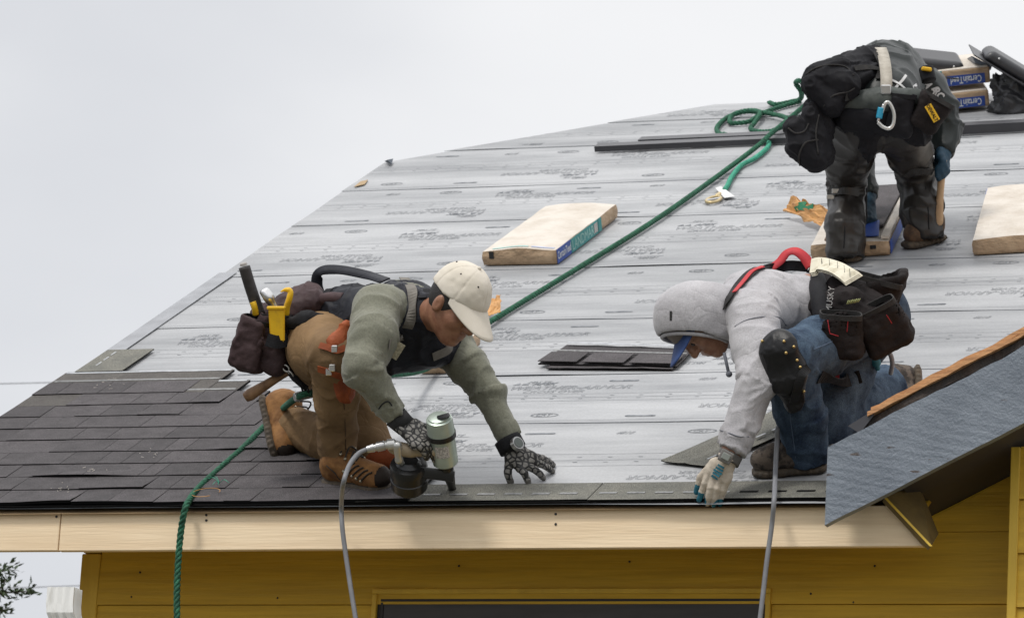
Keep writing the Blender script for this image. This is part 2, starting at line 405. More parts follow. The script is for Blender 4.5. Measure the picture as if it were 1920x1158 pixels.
# ------------------------------------------------------------------ materials
def mat(name, c1, c2=None, rough=0.7, scale=8.0, detail=5, bump=0.0, bscale=60.0, stretch=(1, 1, 1), spec=0.5, metal=0.0, lo=0.35, hi=0.65,
        speck=None, sscale=400.0, rnd=0.0, sheen=0.0, weave=None, trans=0.0, coat=0.0, bdist=0.004, wr=None):
    m = bpy.data.materials.new(name); m.use_nodes = True; t = m.node_tree; N = t.nodes; L = t.links
    b = N['Principled BSDF']; b.inputs['Roughness'].default_value = rough; b.inputs['Metallic'].default_value = metal
    b.inputs['Specular IOR Level'].default_value = spec
    if sheen: b.inputs['Sheen Weight'].default_value = sheen; b.inputs['Sheen Roughness'].default_value = 0.5
    if coat: b.inputs['Coat Weight'].default_value = coat; b.inputs['Coat Roughness'].default_value = 0.15
    tc = N.new('ShaderNodeTexCoord'); mp = N.new('ShaderNodeMapping'); mp.inputs['Scale'].default_value = stretch
    L.new(tc.outputs['Object'], mp.inputs[0])
    c2 = c2 or tuple(x * 0.8 for x in c1)
    nz = N.new('ShaderNodeTexNoise'); nz.inputs['Scale'].default_value = scale; nz.inputs['Detail'].default_value = detail; nz.inputs['Roughness'].default_value = 0.6
    L.new(mp.outputs[0], nz.inputs[0])
    cr = N.new('ShaderNodeValToRGB'); L.new(nz.outputs[0], cr.inputs[0]); e = cr.color_ramp.elements
    e[0].position = lo; e[1].position = hi; e[0].color = (*c2, 1); e[1].color = (*c1, 1)
    col = cr.outputs[0]
    if speck:
        n2 = N.new('ShaderNodeTexNoise'); n2.inputs['Scale'].default_value = sscale; n2.inputs['Detail'].default_value = 1; L.new(tc.outputs['Object'], n2.inputs[0])
        r2 = N.new('ShaderNodeMapRange'); L.new(n2.outputs[0], r2.inputs[0]); r2.inputs[1].default_value = 0.3; r2.inputs[2].default_value = 0.7
        r2.inputs[3].default_value = 1 - speck; r2.inputs[4].default_value = 1 + speck
        mm = N.new('ShaderNodeVectorMath'); mm.operation = 'SCALE'; L.new(col, mm.inputs[0]); L.new(r2.outputs[0], mm.inputs[3]); col = mm.outputs[0]
    if rnd:
        oi = N.new('ShaderNodeObjectInfo'); r2 = N.new('ShaderNodeMapRange'); L.new(oi.outputs['Random'], r2.inputs[0])
        r2.inputs[3].default_value = 1 - rnd; r2.inputs[4].default_value = 1 + rnd
        mm = N.new('ShaderNodeVectorMath'); mm.operation = 'SCALE'; L.new(col, mm.inputs[0]); L.new(r2.outputs[0], mm.inputs[3]); col = mm.outputs[0]
    L.new(col, b.inputs['Base Color'])
    if wr:          # creases: warped ridges, (scale, depth)
        wn = N.new('ShaderNodeTexNoise'); wn.inputs['Scale'].default_value = wr[0]; wn.inputs['Detail'].default_value = 2.5; wn.inputs['Distortion'].default_value = 0.9; L.new(mp.outputs[0], wn.inputs[0])
        a1 = N.new('ShaderNodeMath'); a1.operation = 'SUBTRACT'; L.new(wn.outputs[0], a1.inputs[0]); a1.inputs[1].default_value = 0.5
        a2 = N.new('ShaderNodeMath'); a2.operation = 'ABSOLUTE'; L.new(a1.outputs[0], a2.inputs[0])
        a3 = N.new('ShaderNodeMath'); a3.operation = 'SQRT'; L.new(a2.outputs[0], a3.inputs[0])
    if bump:
        n3 = N.new('ShaderNodeTexNoise'); n3.inputs['Scale'].default_value = bscale; n3.inputs['Detail'].default_value = 4; L.new(mp.outputs[0], n3.inputs[0])
        h = n3.outputs[0]
        if weave:
            wv = N.new('ShaderNodeTexWave'); wv.inputs['Scale'].default_value = weave; wv.inputs['Distortion'].default_value = 1.5; L.new(tc.outputs['Object'], wv.inputs[0])
            ad = N.new('ShaderNodeMath'); ad.operation = 'MULTIPLY_ADD'; L.new(wv.outputs[1], ad.inputs[0]); ad.inputs[1].default_value = 0.35; L.new(h, ad.inputs[2]); h = ad.outputs[0]
        bp = N.new('ShaderNodeBump'); bp.inputs['Strength'].default_value = bump; bp.inputs['Distance'].default_value = bdist; L.new(h, bp.inputs['Height']); L.new(bp.outputs[0], b.inputs['Normal'])
        if wr:
            b2 = N.new('ShaderNodeBump'); b2.inputs['Strength'].default_value = 1.0; b2.inputs['Distance'].default_value = wr[1]; L.new(a3.outputs[0], b2.inputs['Height']); L.new(bp.outputs[0], b2.inputs['Normal']); L.new(b2.outputs[0], b.inputs['Normal'])
    m.diffuse_color = (*c1, 1)
    return m
# ================================================================== materials of the place
M_DECK = mat('deck_wood', (0.42, 0.30, 0.17), rough=0.8)
M_UNDER = mat('underlayment_felt', (0.385, 0.392, 0.402), (0.225, 0.232, 0.243), rough=0.55, scale=1.5, stretch=(0.6, 3.0, 3.0), bump=0.5, bscale=8, detail=8, lo=0.32, hi=0.62, bdist=0.006, rnd=0.05, speck=0.06, sscale=120)
M_LAP = mat('underlayment_edge', (0.10, 0.12, 0.15), rough=0.6)
M_INK = mat('print_ink', (0.10, 0.11, 0.125), (0.24, 0.25, 0.265), rough=0.6, scale=26, lo=0.4, hi=0.6)
M_SHIN = mat('shingle_granules', (0.066, 0.059, 0.062), (0.046, 0.041, 0.043), rough=0.85, scale=14, speck=0.75, sscale=330, bump=0.7, bscale=300, rnd=0.22, bdist=0.003)
M_SHINTOP = mat('shingle_nailing_zone', (0.085, 0.078, 0.070), (0.065, 0.058, 0.053), rough=0.85, scale=14, speck=0.7, sscale=330, bump=0.6, bscale=300, rnd=0.1)
M_STARTER = mat('starter_granules', (0.165, 0.16, 0.135), (0.115, 0.115, 0.10), rough=0.85, scale=10, speck=0.6, sscale=300, bump=0.6, bscale=280)
M_ASPH = mat('asphalt_edge', (0.006, 0.006, 0.0065), rough=0.8, spec=0.1)
M_TAPE = mat('release_tape', (0.46, 0.48, 0.50), (0.30, 0.31, 0.33), rough=0.45, scale=30)
M_SEAL = mat('sealant_strip', (0.27, 0.275, 0.27), (0.10, 0.10, 0.10), rough=0.5, scale=90)
M_FASCIA = mat('bare_fascia_wood', (0.86, 0.69, 0.475), (0.76, 0.59, 0.39), rough=0.75, scale=16, stretch=(0.10, 1, 2.2), bump=0.4, bscale=60, lo=0.35, hi=0.6, detail=8)
M_YEL = mat('yellow_siding_paint', (0.68, 0.43, 0.034), (0.52, 0.32, 0.026), rough=0.6, scale=14, stretch=(0.12, 1, 2.2), bump=0.55, bscale=40, detail=7)
M_YELT = mat('yellow_trim_paint', (0.70, 0.46, 0.050), (0.58, 0.37, 0.040), rough=0.55, scale=7, stretch=(2, 1, 0.3), bump=0.3, bscale=50)
M_SCREEN = mat('dark_screen', (0.062, 0.060, 0.064), (0.045, 0.044, 0.047), rough=0.55, scale=8, stretch=(0.4, 1, 3))
M_FRAME = mat('dark_frame', (0.022, 0.021, 0.022), rough=0.5)
M_PLY = mat('fresh_sheathing_edge', (0.60, 0.32, 0.14), (0.36, 0.17, 0.07), rough=0.7, scale=10, stretch=(0.5, 1, 14), bump=0.5, bscale=40)
M_TAR = mat('old_tar_paper', (0.018, 0.016, 0.015), (0.05, 0.03, 0.02), rough=0.7, scale=14, bump=0.8, bscale=50, bdist=0.01)
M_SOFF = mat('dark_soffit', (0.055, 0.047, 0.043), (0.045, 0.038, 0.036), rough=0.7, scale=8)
M_FLASH = mat('dark_metal', (0.055, 0.055, 0.062), rough=0.4, metal=0.2, scale=8)
M_GREYMETAL = mat('grey_rake_metal', (0.29, 0.30, 0.32), rough=0.5, scale=12)

def barge_mat():
    m = mat('weathered_grey_paint', (0.17, 0.20, 0.24), (0.12, 0.145, 0.18), rough=0.42, scale=6, spec=0.6)
    t = m.node_tree; N = t.nodes; L = t.links; b = N['Principled BSDF']
    tc = N.new('ShaderNodeTexCoord'); mp = N.new('ShaderNodeMapping'); L.new(tc.outputs['Object'], mp.inputs[0])
    mp.inputs['Rotation'].default_value = (0, R(27), 0); mp.inputs['Scale'].default_value = (0.75, 1, 2.6)
    m3 = N.new('ShaderNodeMapping'); L.new(tc.outputs['Object'], m3.inputs[0]); m3.inputs['Location'].default_value = (-1.42, 0, -.17); m3.inputs['Rotation'].default_value = (0, R(27), 0); m3.inputs['Scale'].default_value = (0.30, .3, 1.7)
    wv = N.new('ShaderNodeTexWave'); wv.wave_type = 'RINGS'; wv.rings_direction = 'Y'; wv.inputs['Scale'].default_value = 9; wv.inputs['Distortion'].default_value = 5; wv.inputs['Detail'].default_value = 3; wv.inputs['Detail Scale'].default_value = 1.5; L.new(m3.outputs[0], wv.inputs[0])
    n2 = N.new('ShaderNodeTexNoise'); n2.inputs['Scale'].default_value = 95; n2.inputs['Detail'].default_value = 6; n2.inputs['Roughness'].default_value = 0.7; L.new(tc.outputs['Object'], n2.inputs[0])
    ad = N.new('ShaderNodeMath'); ad.operation = 'MULTIPLY_ADD'; L.new(wv.outputs[1], ad.inputs[0]); ad.inputs[1].default_value = 0.17; L.new(n2.outputs[0], ad.inputs[2])
    bp = N.new('ShaderNodeBump'); bp.inputs['Strength'].default_value = 0.6; bp.inputs['Distance'].default_value = 0.008; L.new(ad.outputs[0], bp.inputs['Height']); L.new(bp.outputs[0], b.inputs['Normal'])
    # chips of bare dark wood at the worn end and the top edge
    old = b.inputs['Base Color'].links[0].from_socket
    n3 = N.new('ShaderNodeTexNoise'); n3.inputs['Scale'].default_value = 13; n3.inputs['Detail'].default_value = 5; L.new(mp.outputs[0], n3.inputs[0])
    r3 = N.new('ShaderNodeMapRange'); L.new(n3.outputs[0], r3.inputs[0]); r3.inputs[1].default_value = 0.69; r3.inputs[2].default_value = 0.73
    mxc = N.new('ShaderNodeMix'); mxc.data_type = 'RGBA'; L.new(r3.outputs[0], mxc.inputs[0]); L.new(old, mxc.inputs[6]); mxc.inputs[7].default_value = (0.05, 0.035, 0.03, 1); L.new(mxc.outputs[2], b.inputs['Base Color'])
    return m
M_BARGE = barge_mat()

# ================================================================== ground
M_GROUND = mat('gravel_and_dry_lawn', (0.13, 0.125, 0.10), (0.09, 0.09, 0.07), rough=0.95, scale=0.8)
bm = bmesh.new(); n_ = 24
for i in range(n_ + 1):
    for j in range(n_ + 1): bm.verts.new((-900 + 1800 * i / n_, -900 + 1800 * j / n_, -4.3))
bm.verts.ensure_lookup_table()
for i in range(n_):
    for j in range(n_): bm.faces.new([bm.verts[i * (n_ + 1) + j], bm.verts[(i + 1) * (n_ + 1) + j], bm.verts[(i + 1) * (n_ + 1) + j + 1], bm.verts[i * (n_ + 1) + j + 1]])
tag(link('ground', bm_mesh(bm), M_GROUND), kind='structure')

# ================================================================== the house
house = empty('house', (0.6, 3.0, -4.3), 'yellow house with a half shingled grey roof carrying three roofers', 'house')
RAKE, VH, VR, UH, UE = -2.335, 5.40, 6.45, -1.0, 4.6     # rake, start of hip, ridge, hip top, far end
def uleft(v):
    return RAKE if v <= VH else RAKE + (UH - RAKE) * (v - VH) / (VR - VH)

YB, YW = -0.15, 0.45
a0 = yp(1552, 838, YB); a1 = yp(1552, 981, YB); b0 = yp(1920, 650, YB); b1 = yp(1920, 791, YB)
sl1 = (b0[2] - a0[2]) / (b0[0] - a0[0]); sl2 = (b1[2] - a1[2]) / (b1[0] - a1[0]); slg = (sl1 + sl2) / 2
def gz(x, dz): return a1[2] + slg * (x - a1[0]) + dz
SOFZ = 0.045
def uvalley(v):                              # where the gable roof runs into the main slope
    return a1[0] - 0.03 + np.maximum(0, (v * SP_ - a1[2] - SOFZ)) / slg
# deck: main slope, clipped hip and rear slope as one closed roof body
bm = bmesh.new(); h0 = -0.012; th = 0.03
vE = (a1[2] + SOFZ) / SP_ + (UE - a1[0] + .03) * slg / SP_
top = [RV(RAKE + .01, -0.03, h0), RV(float(uvalley(-0.03)), -0.03, h0), RV(UE, vE, h0), RV(UE, VR, h0), RV(UH, VR, h0), RV(RAKE + .01, VH, h0)]
rdg = RV(0, VR, h0)
def rear(u, v):                             # mirrored slope behind the ridge
    p = RV(u, v, h0); return np.array([u, 2 * rdg[1] - p[1], p[2]])
vsf = [bm.verts.new(V(p)) for p in top]; bm.faces.new(vsf)
rb = [bm.verts.new(V(rear(RAKE + .01, VH))), bm.verts.new(V(rear(RAKE + .01, -0.03))), bm.verts.new(V(rear(UE, -0.03)))]
bm.faces.new([vsf[4], vsf[3], rb[2], rb[1], rb[0]]); bm.faces.new([vsf[5], vsf[4], rb[0]])
bmesh.ops.solidify(bm, geom=bm.faces[:], thickness=th)
link('roof_deck', bm_mesh(bm), M_DECK, house)

# --- underlayment courses with their printing
def print_block(kind):
    """arrays of one stamp in plan metres, x along the eave and y up the slope"""
    o = []
    def t(s, x, y, size, sx=0.78, outline=0.0, shear=0.0, bold=0.0):
        v, f = text_arr(s, size, outline, shear, 1.0, bold); v = v.copy(); v[:, 0] = v[:, 0] * sx + x; v[:, 1] += y; o.append((v, f))
    if kind == 0:
        t("APEX", 0.10, 0.085, 0.060, 0.8, 0, 0.3, 0.002)
        for k in (0, 1):
            x = 0.0 + 0.042 * k; o.append((np.array([[x, .088, 0], [x + .04, .088, 0], [x + .028, .128, 0]]), [(0, 1, 2)]))
        t("WEATHER-ARMOR", 0.0, 0.0, 0.092, 0.80, 0.0013, 0.25)
        t("CROSS OVER", 0.09, -0.060, 0.062, 0.86, 0.0011, 0.2)
    elif kind == 1:
        t("4810", 0, 0, 0.06, 0.7, 0.0011, 0.5)
    elif kind == 2:
        t("CRT", 0, 0, 0.05, 0.8, 0.0012, 0.2)
        a = np.linspace(0, 2 * math.pi, 20, endpoint=False); c = np.stack([0.045 + 0.07 * np.cos(a), 0.017 + 0.033 * np.sin(a), 0 * a], 1); d = np.stack([0.045 + 0.062 * np.cos(a), 0.017 + 0.027 * np.sin(a), 0 * a], 1)
        o.append((np.vstack([c, d]), [(i, (i + 1) % 20, 20 + (i + 1) % 20, 20 + i) for i in range(20)]))
    elif kind == 3:
        a = np.linspace(0, 2 * math.pi, 16, endpoint=False); c = np.stack([0.06 * np.sign(np.cos(a)) + 0.015 * np.cos(a), 0.012 * np.sin(a), 0 * a], 1)
        o.append((c, [tuple(range(16))]))
    elif kind == 4:
        for k in range(5):
            t("MASTER"[k], 0.024 * k, 0.0, 0.045, 0.8, 0, 0.3)
        o.append((np.array([[-.02, -.012, 0], [.15, -.012, 0], [.15, -.008, 0], [-.02, -.008, 0]]), [(0, 1, 2, 3)]))
    elif kind == 5:
        o.append((np.array([[0, 0, 0], [.016, 0, 0], [.016, .004, 0], [0, .004, 0]]), [(0, 1, 2, 3)]))
    return join_arr(o)
STAMP = [print_block(k) for k in range(6)]
LAPS = [-0.03, 0.947, 1.58, 2.395, 3.235, 4.12, 4.80, 5.585, 6.10, 6.45]
def lap_wave(i, u):
    return 0.010 * vnoise(np.stack([np.asarray(u) * 1.1 + 7.7 * i, 0 * np.asarray(u) + i, 0 * np.asarray(u)], -1)) - 0.006 * np.asarray(u)
def sheet_h(i, u, v):
    """height of course i above the deck"""
    v0, v1 = LAPS[i], LAPS[i + 1]; t = np.clip((v - v0) / (v1 - v0), 0, 1.1)
    q = np.stack([u * 2.3, v * 5.0, 0 * u + 3.1 * i], -1); lift = np.maximum(0, vnoise(np.stack([u * 2.1 + i * 5, 0 * u, 0 * u + 9], -1))) ** 2
    return 0.0048 - 0.0022 * t + 0.0008 * vnoise(q) * np.minimum(1, t * 6) + 0.004 * lift * np.exp(-(t / 0.05) ** 2)
for i in range(len(LAPS) - 1):
    v0, v1 = LAPS[i], LAPS[i + 1] + (0.05 if i < len(LAPS) - 2 else 0)
    nu, nv = 170, 22; vv = np.concatenate([[v0, v0], np.linspace(v0 + 0.004, v1, nv)])
    vt = []
    for j, v in enumerate(vv):
        ul = uleft(min(v, VR)) + 0.012 * (mnoise.noise((i * 3.3, v * 2.0, 0.3))) ; uu = ul + (min(UE - 0.2, uvalley(v)) - ul) * (np.linspace(0, 1, nu) ** 1.1)
        vj = v + lap_wave(i, uu) * math.exp(-((v - v0) / 0.15) ** 2)
        hh = sheet_h(i, uu, vj)
        if j == 0: hh = hh - 0.0014
        vt.append(np.stack([uu, vj * CP_ - hh * SP_, vj * SP_ + hh * CP_], 1))
    vt = np.concatenate(vt); m = len(vv)
    q = np.array([(a * nu + b, a * nu + b + 1, (a + 1) * nu + b + 1, (a + 1) * nu + b) for a in range(m - 1) for b in range(nu - 1)])
    me = mesh_np(vt, q); sh = link('underlayment_sheet', me, [M_UNDER, M_LAP], house)
    mi = np.zeros(len(q), np.int32); mi[:nu - 1] = 1; me.polygons.foreach_set('material_index', mi)
    # printing, laid on the sheet
    rng = random.Random(40 + i); hgt = LAPS[i + 1] - v0; parts = []
    per = 1.25; u0 = RAKE - rng.random() * 1.5 - 0.05
    def stamp(k, u, v, flip=False):
        a, f = STAMP[k]; a = a.copy() * (.76 if k < 5 else 1)
        if flip: a[:, :2] = -a[:, :2] + np.array([0.62 if k == 0 else 0.1, 0.03])
        uu = a[:, 0] + u; vv_ = a[:, 1] + v
        if uu.min() < uleft(min(v + 0.06, VR)) + 0.02 or uu.max() > min(UE - 0.3, uvalley(v - .05)) - .02: return
        hh = sheet_h(i, uu, vv_) + 0.0014 + 0.3 * a[:, 2]
        parts.append((np.stack([uu, vv_ * CP_ - hh * SP_, vv_ * SP_ + hh * CP_], 1), f))
    if hgt > 0.3:
        jit = rng.uniform(0, .5)
        for k in range(7):
            u = u0 + per * k
            if hgt > 0.5: stamp(0, u, v0 + hgt * 0.70); stamp(3, u + 0.42, v0 + hgt * 0.87); stamp(4, u + 0.05, v0 + hgt * 0.85); stamp(1, u + 0.70, v0 + hgt * 0.85); stamp(2, u + 0.98, v0 + hgt * 0.86)
            if i > 0 or k > 3 or True:
                stamp(0, u + 0.62 + jit * 0.3, v0 + hgt * 0.30, True); stamp(3, u + 0.5 + jit, v0 + hgt * 0.12); stamp(4, u + 0.95 + jit, v0 + hgt * 0.14, True); stamp(1, u + 1.1 + jit * .5, v0 + hgt * 0.13); stamp(2, u + 0.1 + jit, v0 + hgt * 0.14)
        for vq in (0.50, 0.56):
            for k in range(60): stamp(5, RAKE + 0.1 + 0.11 * k, v0 + hgt * vq)
        for vq in (0.045, 0.455, 0.525, 0.6):
            uu = np.linspace(uleft(v0 + hgt * vq) + 0.01, min(UE - 0.3, uvalley(v0 + hgt * vq)) - .02, 90); vl = v0 + hgt * vq + 0 * uu
            a = [np.stack([uu, vx * CP_ - hx * SP_, vx * SP_ + hx * CP_], 1) for vx in (vl, vl + 0.0022) for hx in (sheet_h(i, uu, vx) + 0.0012,)]
            parts.append((np.vstack(a), [(b, b + 1, 90 + b + 1, 90 + b) for b in range(89)]))
        link('printed_lettering', pmesh(*join_arr(parts), smooth=False), M_INK, sh)

# --- rake metal along the left edge
def roof_strip(name, m_, u0, v0, u1, v1, h, t=0.004, parent=house, mats=None, wav=0.0, seed=0, n=1):
    bm = bmesh.new()
    add_hexa(bm, [RV(u0, v0, h), RV(u1, v0, h), RV(u1, v1, h), RV(u0, v1, h), RV(u0, v0, h + t), RV(u1, v0, h + t), RV(u1, v1, h + t), RV(u0, v1, h + t)])
    return link(name, bm_mesh(bm), m_, parent)
roof_strip('rake_flashing', M_GREYMETAL, RAKE - 0.015, 2.0, RAKE + 0.065, 3.30, 0.008, 0.002)
bm = bmesh.new(); add_prism(bm, [RV(RAKE + 0.02, -0.03, -0.045), RV(RAKE + 0.02, VH, -0.045), RV(RAKE + 0.02, VH, -0.15), RV(RAKE + 0.02, -0.03, -0.15)], XAX * -0.018)
link('rake_board', bm_mesh(bm), M_FASCIA, house)

bm = bmesh.new(); a_ = [rp(722, 303, .01), rp(734, 309, .01), rp(737, 299, .02), rp(727, 301, .035)]; add_hexa(bm, a_ + [q + NRM * .004 for q in a_]); link('loose_felt_corner', bm_mesh(bm), M_LAP, house)
bm = bmesh.new(); a_ = [rp(664, 351, .010), rp(684, 346, .010), rp(690, 338, .008), rp(676, 341, .008)]; add_hexa(bm, a_ + [q + NRM * .003 for q in a_]); link('bare_deck_edge', bm_mesh(bm), M_DECK, house)
# --- shingle courses
EXPO = 0.1545
ENDS = [-0.36, -0.52, -0.66, -0.80, -0.98, -1.14, -1.27, -1.39, -1.53, -1.655]
rs = random.Random(11)
def slab(u0, u1, v0, v1, h0, h1, t, nu, wamp=0.0, seed=0, cut0=0.0, cut1=0.0):
    """thin shingle sheet: bottom edge h0 above deck at v0, h1 at v1, thickness t, with a wavy lower edge"""
    uu = np.linspace(0, 1, nu); P = []
    vv = [(v0, h0), (v0 + 0.02, h0 + (h1 - h0) * 0.02 / (v1 - v0)), ((v0 + v1) / 2, (h0 + h1) / 2), (v1, h1)]
    for lift in (0, t):
        for k, (v, h) in enumerate(vv):
            u = u0 + (u1 - u0) * uu
            wv = 0.0
            if k < 2: wv = wamp * np.maximum(0, vnoise(np.stack([u * 3.1 + seed, 0 * u + seed * 1.7, 0 * u], -1))) ** 1.5
            vj = v + (0.004 * vnoise(np.stack([u * 6 + seed, 0 * u, 0 * u + 4], -1)) if k == 0 else 0 * u)
            hh = h + lift + wv; P.append(np.stack([u, vj * CP_ - hh * SP_, vj * SP_ + hh * CP_], 1))
    P = np.concatenate(P); F = []; K = 4
    idx = lambda l, k, j: (l * K + k) * nu + j
    for k in range(K - 1):
        for j in range(nu - 1):
            F.append((idx(1, k, j), idx(1, k, j + 1), idx(1, k + 1, j + 1), idx(1, k + 1, j))); F.append((idx(0, k, j + 1), idx(0, k, j), idx(0, k + 1, j), idx(0, k + 1, j + 1)))
    front = len(F)
    for j in range(nu - 1):
        F.append((idx(0, 0, j), idx(0, 0, j + 1), idx(1, 0, j + 1), idx(1, 0, j)))
        F.append((idx(1, K - 1, j), idx(1, K - 1, j + 1), idx(0, K - 1, j + 1), idx(0, K - 1, j)))
    for k in range(K - 1):
        F.append((idx(0, k + 1, 0), idx(0, k, 0), idx(1, k, 0), idx(1, k + 1, 0))); F.append((idx(0, k, nu - 1), idx(0, k + 1, nu - 1), idx(1, k + 1, nu - 1), idx(1, k, nu - 1)))
    me = mesh_np(P, np.array(F), False); mi = np.zeros(len(F), np.int32); mi[front:] = 1; return me, mi
def put_slab(name, mats, parent, *a, **k):
    me, mi = slab(*a, **k); o = link(name, me, mats, parent); me.polygons.foreach_set('material_index', mi); return o
for r_ in range(10):
    v0 = -0.02 + EXPO * r_; uend = ENDS[r_]; u = RAKE - 0.03 - rs.random() * 0.5; top = (r_ >= 8)
    hb, ht = 0.020, 0.013
    edges = []
    while u < uend - 0.05:
        u1 = min(u + 0.99, uend); edges.append((max(u, RAKE - 0.03), u1)); u = u1
    if len(edges) > 1 and edges[-1][1] - edges[-1][0] < 0.25: edges[-2] = (edges[-2][0], edges[-1][1]); edges.pop()
    for (ua, ub) in edges:
        sd = rs.random() * 50
        s = put_slab('shingle', [M_SHIN if r_ < 8 else M_SHINTOP, M_ASPH], house, ua + 0.0015, ub - 0.0015, v0, v0 + 0.325, hb - .0035, ht, 0.0088, 24, 0.010, sd)
        u = ua
        while u < ub - 0.02:
            wdt = rs.choice((0.10, 0.14, 0.17, 0.21, 0.26)); u1 = min(u + wdt, ub)
            if ub - u1 < 0.05: u1 = ub
            if rs.random() < 0.72:
                put_slab('tab', [M_SHIN, M_ASPH], s, u + 0.001, u1 - 0.001, v0 - 0.001, v0 + EXPO + 0.006 + (0.01 if top else 0), hb + 0.0054, ht + 0.0092, 0.0024, max(4, int((u1 - u) / 0.03)), 0.010, sd)
            u = u1
        if r_ >= 8:
            put_slab('release_strip', [M_TAPE, M_TAPE], s, ua + 0.01, ub - 0.01, v0 + 0.306, v0 + 0.326, 0.0226, 0.0224, 0.001, 10)
            put_slab('sealant_line', [M_SEAL, M_SEAL], s, ua + 0.01, ub - 0.01, v0 + EXPO + 0.028, v0 + EXPO + 0.05, 0.0242, 0.0240, 0.0010, 10)
# starter strip along the eave and two starter pieces up the rake
def starter(ua, ub, va, vb, rowdash, mats=(M_STARTER, M_ASPH), dashm=M_TAPE, name='starter_shingle'):
    s = put_slab(name, list(mats), house, ua, ub, va, vb, 0.0165, 0.0135, 0.004, max(8, int((ub - ua) / 0.05)), 0.0, 5 + ua)
    return s
for (ua, ub) in ((-0.55, 0.27), (0.273, 1.16)):
    s = starter(ua, ub, -0.022, 0.175, 0)
    u = ua + 0.22 if ua < 0 else ua + 0.02; k = 0
    while u < ub - 0.06:
        put_slab('sealant_dash', [M_SEAL if u < 0.72 else M_ASPH] * 2, s, u, u + 0.062, 0.040, 0.0445, 0.0205, 0.0203, 0.0008, 3); u += 0.097
s = starter(-2.335, -2.135, 1.715, 2.045, 0)
for k in range(4): put_slab('sealant_dash', [M_TAPE, M_TAPE], s, -2.285, -2.279, 1.73 + 0.075 * k, 1.78 + 0.075 * k, 0.0195, 0.0192, 0.0006, 2)
put_slab('eave_flashing', [M_ASPH, M_ASPH], house, RAKE, 1.16, -0.026, 0.10, 0.0125, 0.0118, 0.002, 60)

# --- fascia boards
def vboard(name, u0, u1, z0, z1, y0, y1, m_, bev=0.003, parent=house):
    bm = bmesh.new(); add_box(bm, ((u0 + u1) / 2, (y0 + y1) / 2, (z0 + z1) / 2), np.eye(3), ((u1 - u0) / 2, (y1 - y0) / 2, (z1 - z0) / 2), bev)
    return link(name, bm_mesh(bm), m_, parent)
def xz(x, y, Y): p = yp(x, y, Y); return float(p[0]), float(p[2])
vboard('fascia_board', RAKE - 0.03, xz(111, 990, -.005)[0] - 0.002, -0.150, -0.0165, 0.0, 0.028, M_FASCIA, 0.002)
_l = xz(111, 990, -.005)[0] + .002; _t = xz(1664, 940, 0)[0]; _b = xz(1732, 1020, 0)[0]
bm = bmesh.new(); add_hexa(bm, [(_l, 0, -.151), (_b, 0, -.151), (_b, .028, -.151), (_l, .028, -.151), (_l, 0, -.0165), (_t, 0, -.0165), (_t, .028, -.0165), (_l, .028, -.0165)])
bmesh.ops.bevel(bm, geom=bm.edges[:], offset=.002, segments=1, affect='EDGES'); link('fascia_board', bm_mesh(bm), M_FASCIA, house)
for (px, py) in ((387, 965), (387, 975), (1042, 963), (1042, 982), (106, 968)):
    x, z = xz(px, py, 0.0); bm = bmesh.new(); bmesh.ops.create_cone(bm, cap_ends=True, segments=8, radius1=0.005, radius2=0.004, depth=0.004, matrix=Matrix.Translation((x, -0.001, z)) @ Matrix.Rotation(R(90), 4, 'X'))
    link('nail_head', bm_mesh(bm), M_FRAME, house)
# sloping soffit boards under the eave
for k in range(3):
    bm = bmesh.new(); y0 = 0.03 + 0.15 * k
    add_hexa(bm, [(-2.3, y0, y0 * .5587 - .115), (1.36, y0, y0 * .5587 - .115), (1.36, y0 + .147, (y0 + .147) * .5587 - .115), (-2.3, y0 + .147, (y0 + .147) * .5587 - .115),
                  (-2.3, y0, y0 * .5587 - .095), (1.36, y0, y0 * .5587 - .095), (1.36, y0 + .147, (y0 + .147) * .5587 - .095), (-2.3, y0 + .147, (y0 + .147) * .5587 - .095)])
    link('soffit_board', bm_mesh(bm), M_YEL, house)

# --- wall: siding boards, corner board, window
ucl, ucr = xz(157, 1030, YW)[0], xz(191, 1040, YW)[0]
vboard('corner_board', ucl, ucr, -4.25, -0.075, YW - 0.012, YW + 0.06, M_YELT, 0.003)
vboard('corner_block', ucl + 0.003, ucr - 0.001, -0.071, 0.13, YW - 0.010, YW + 0.06, M_YELT, 0.003)
wl, wt = xz(702, 1105, YW); wr, _ = xz(1448, 1101, YW)
zb = xz(600, 1134, YW)[1]; sid = 0.178
rows_ = [(zb + 0.002, zb + 0.245)] + [(zb - sid * (k + 1) + 0.002, zb - sid * k) for k in range(22)]
def siding(u0, u1, za, zt, y, parent=house):
    bm = bmesh.new()
    add_hexa(bm, [(u0, y - 0.012, za), (u1, y - 0.012, za), (u1, y + 0.02, za), (u0, y + 0.02, za), (u0, y - 0.001, zt), (u1, y - 0.001, zt), (u1, y + 0.02, zt), (u0, y + 0.02, zt)])
    return link('siding_board', bm_mesh(bm), M_YEL, parent)
for k, (za, zt) in enumerate(rows_):
    if k == 0 or zt < -2.2: siding(ucr + 0.001, 1.72, za, zt, YW)
    else: siding(ucr + 0.001, wl - 0.002, za, zt, YW); siding(wr + 0.002, 1.72, za, zt, YW)
for k, (x, y) in enumerate(((246, 1118), (262, 1072), (520, 1120), (860, 1060), (1180, 1052), (1520, 1112), (1640, 1060), (1600, 1128))):
    x_, z_ = xz(x, y, YW - .012); bm = bmesh.new(); bmesh.ops.create_uvsphere(bm, u_segments=8, v_segments=6, radius=.004, matrix=Matrix.Translation((x_, YW - .010, z_))); link('nail_head', bm_mesh(bm, True), M_FRAME, house)
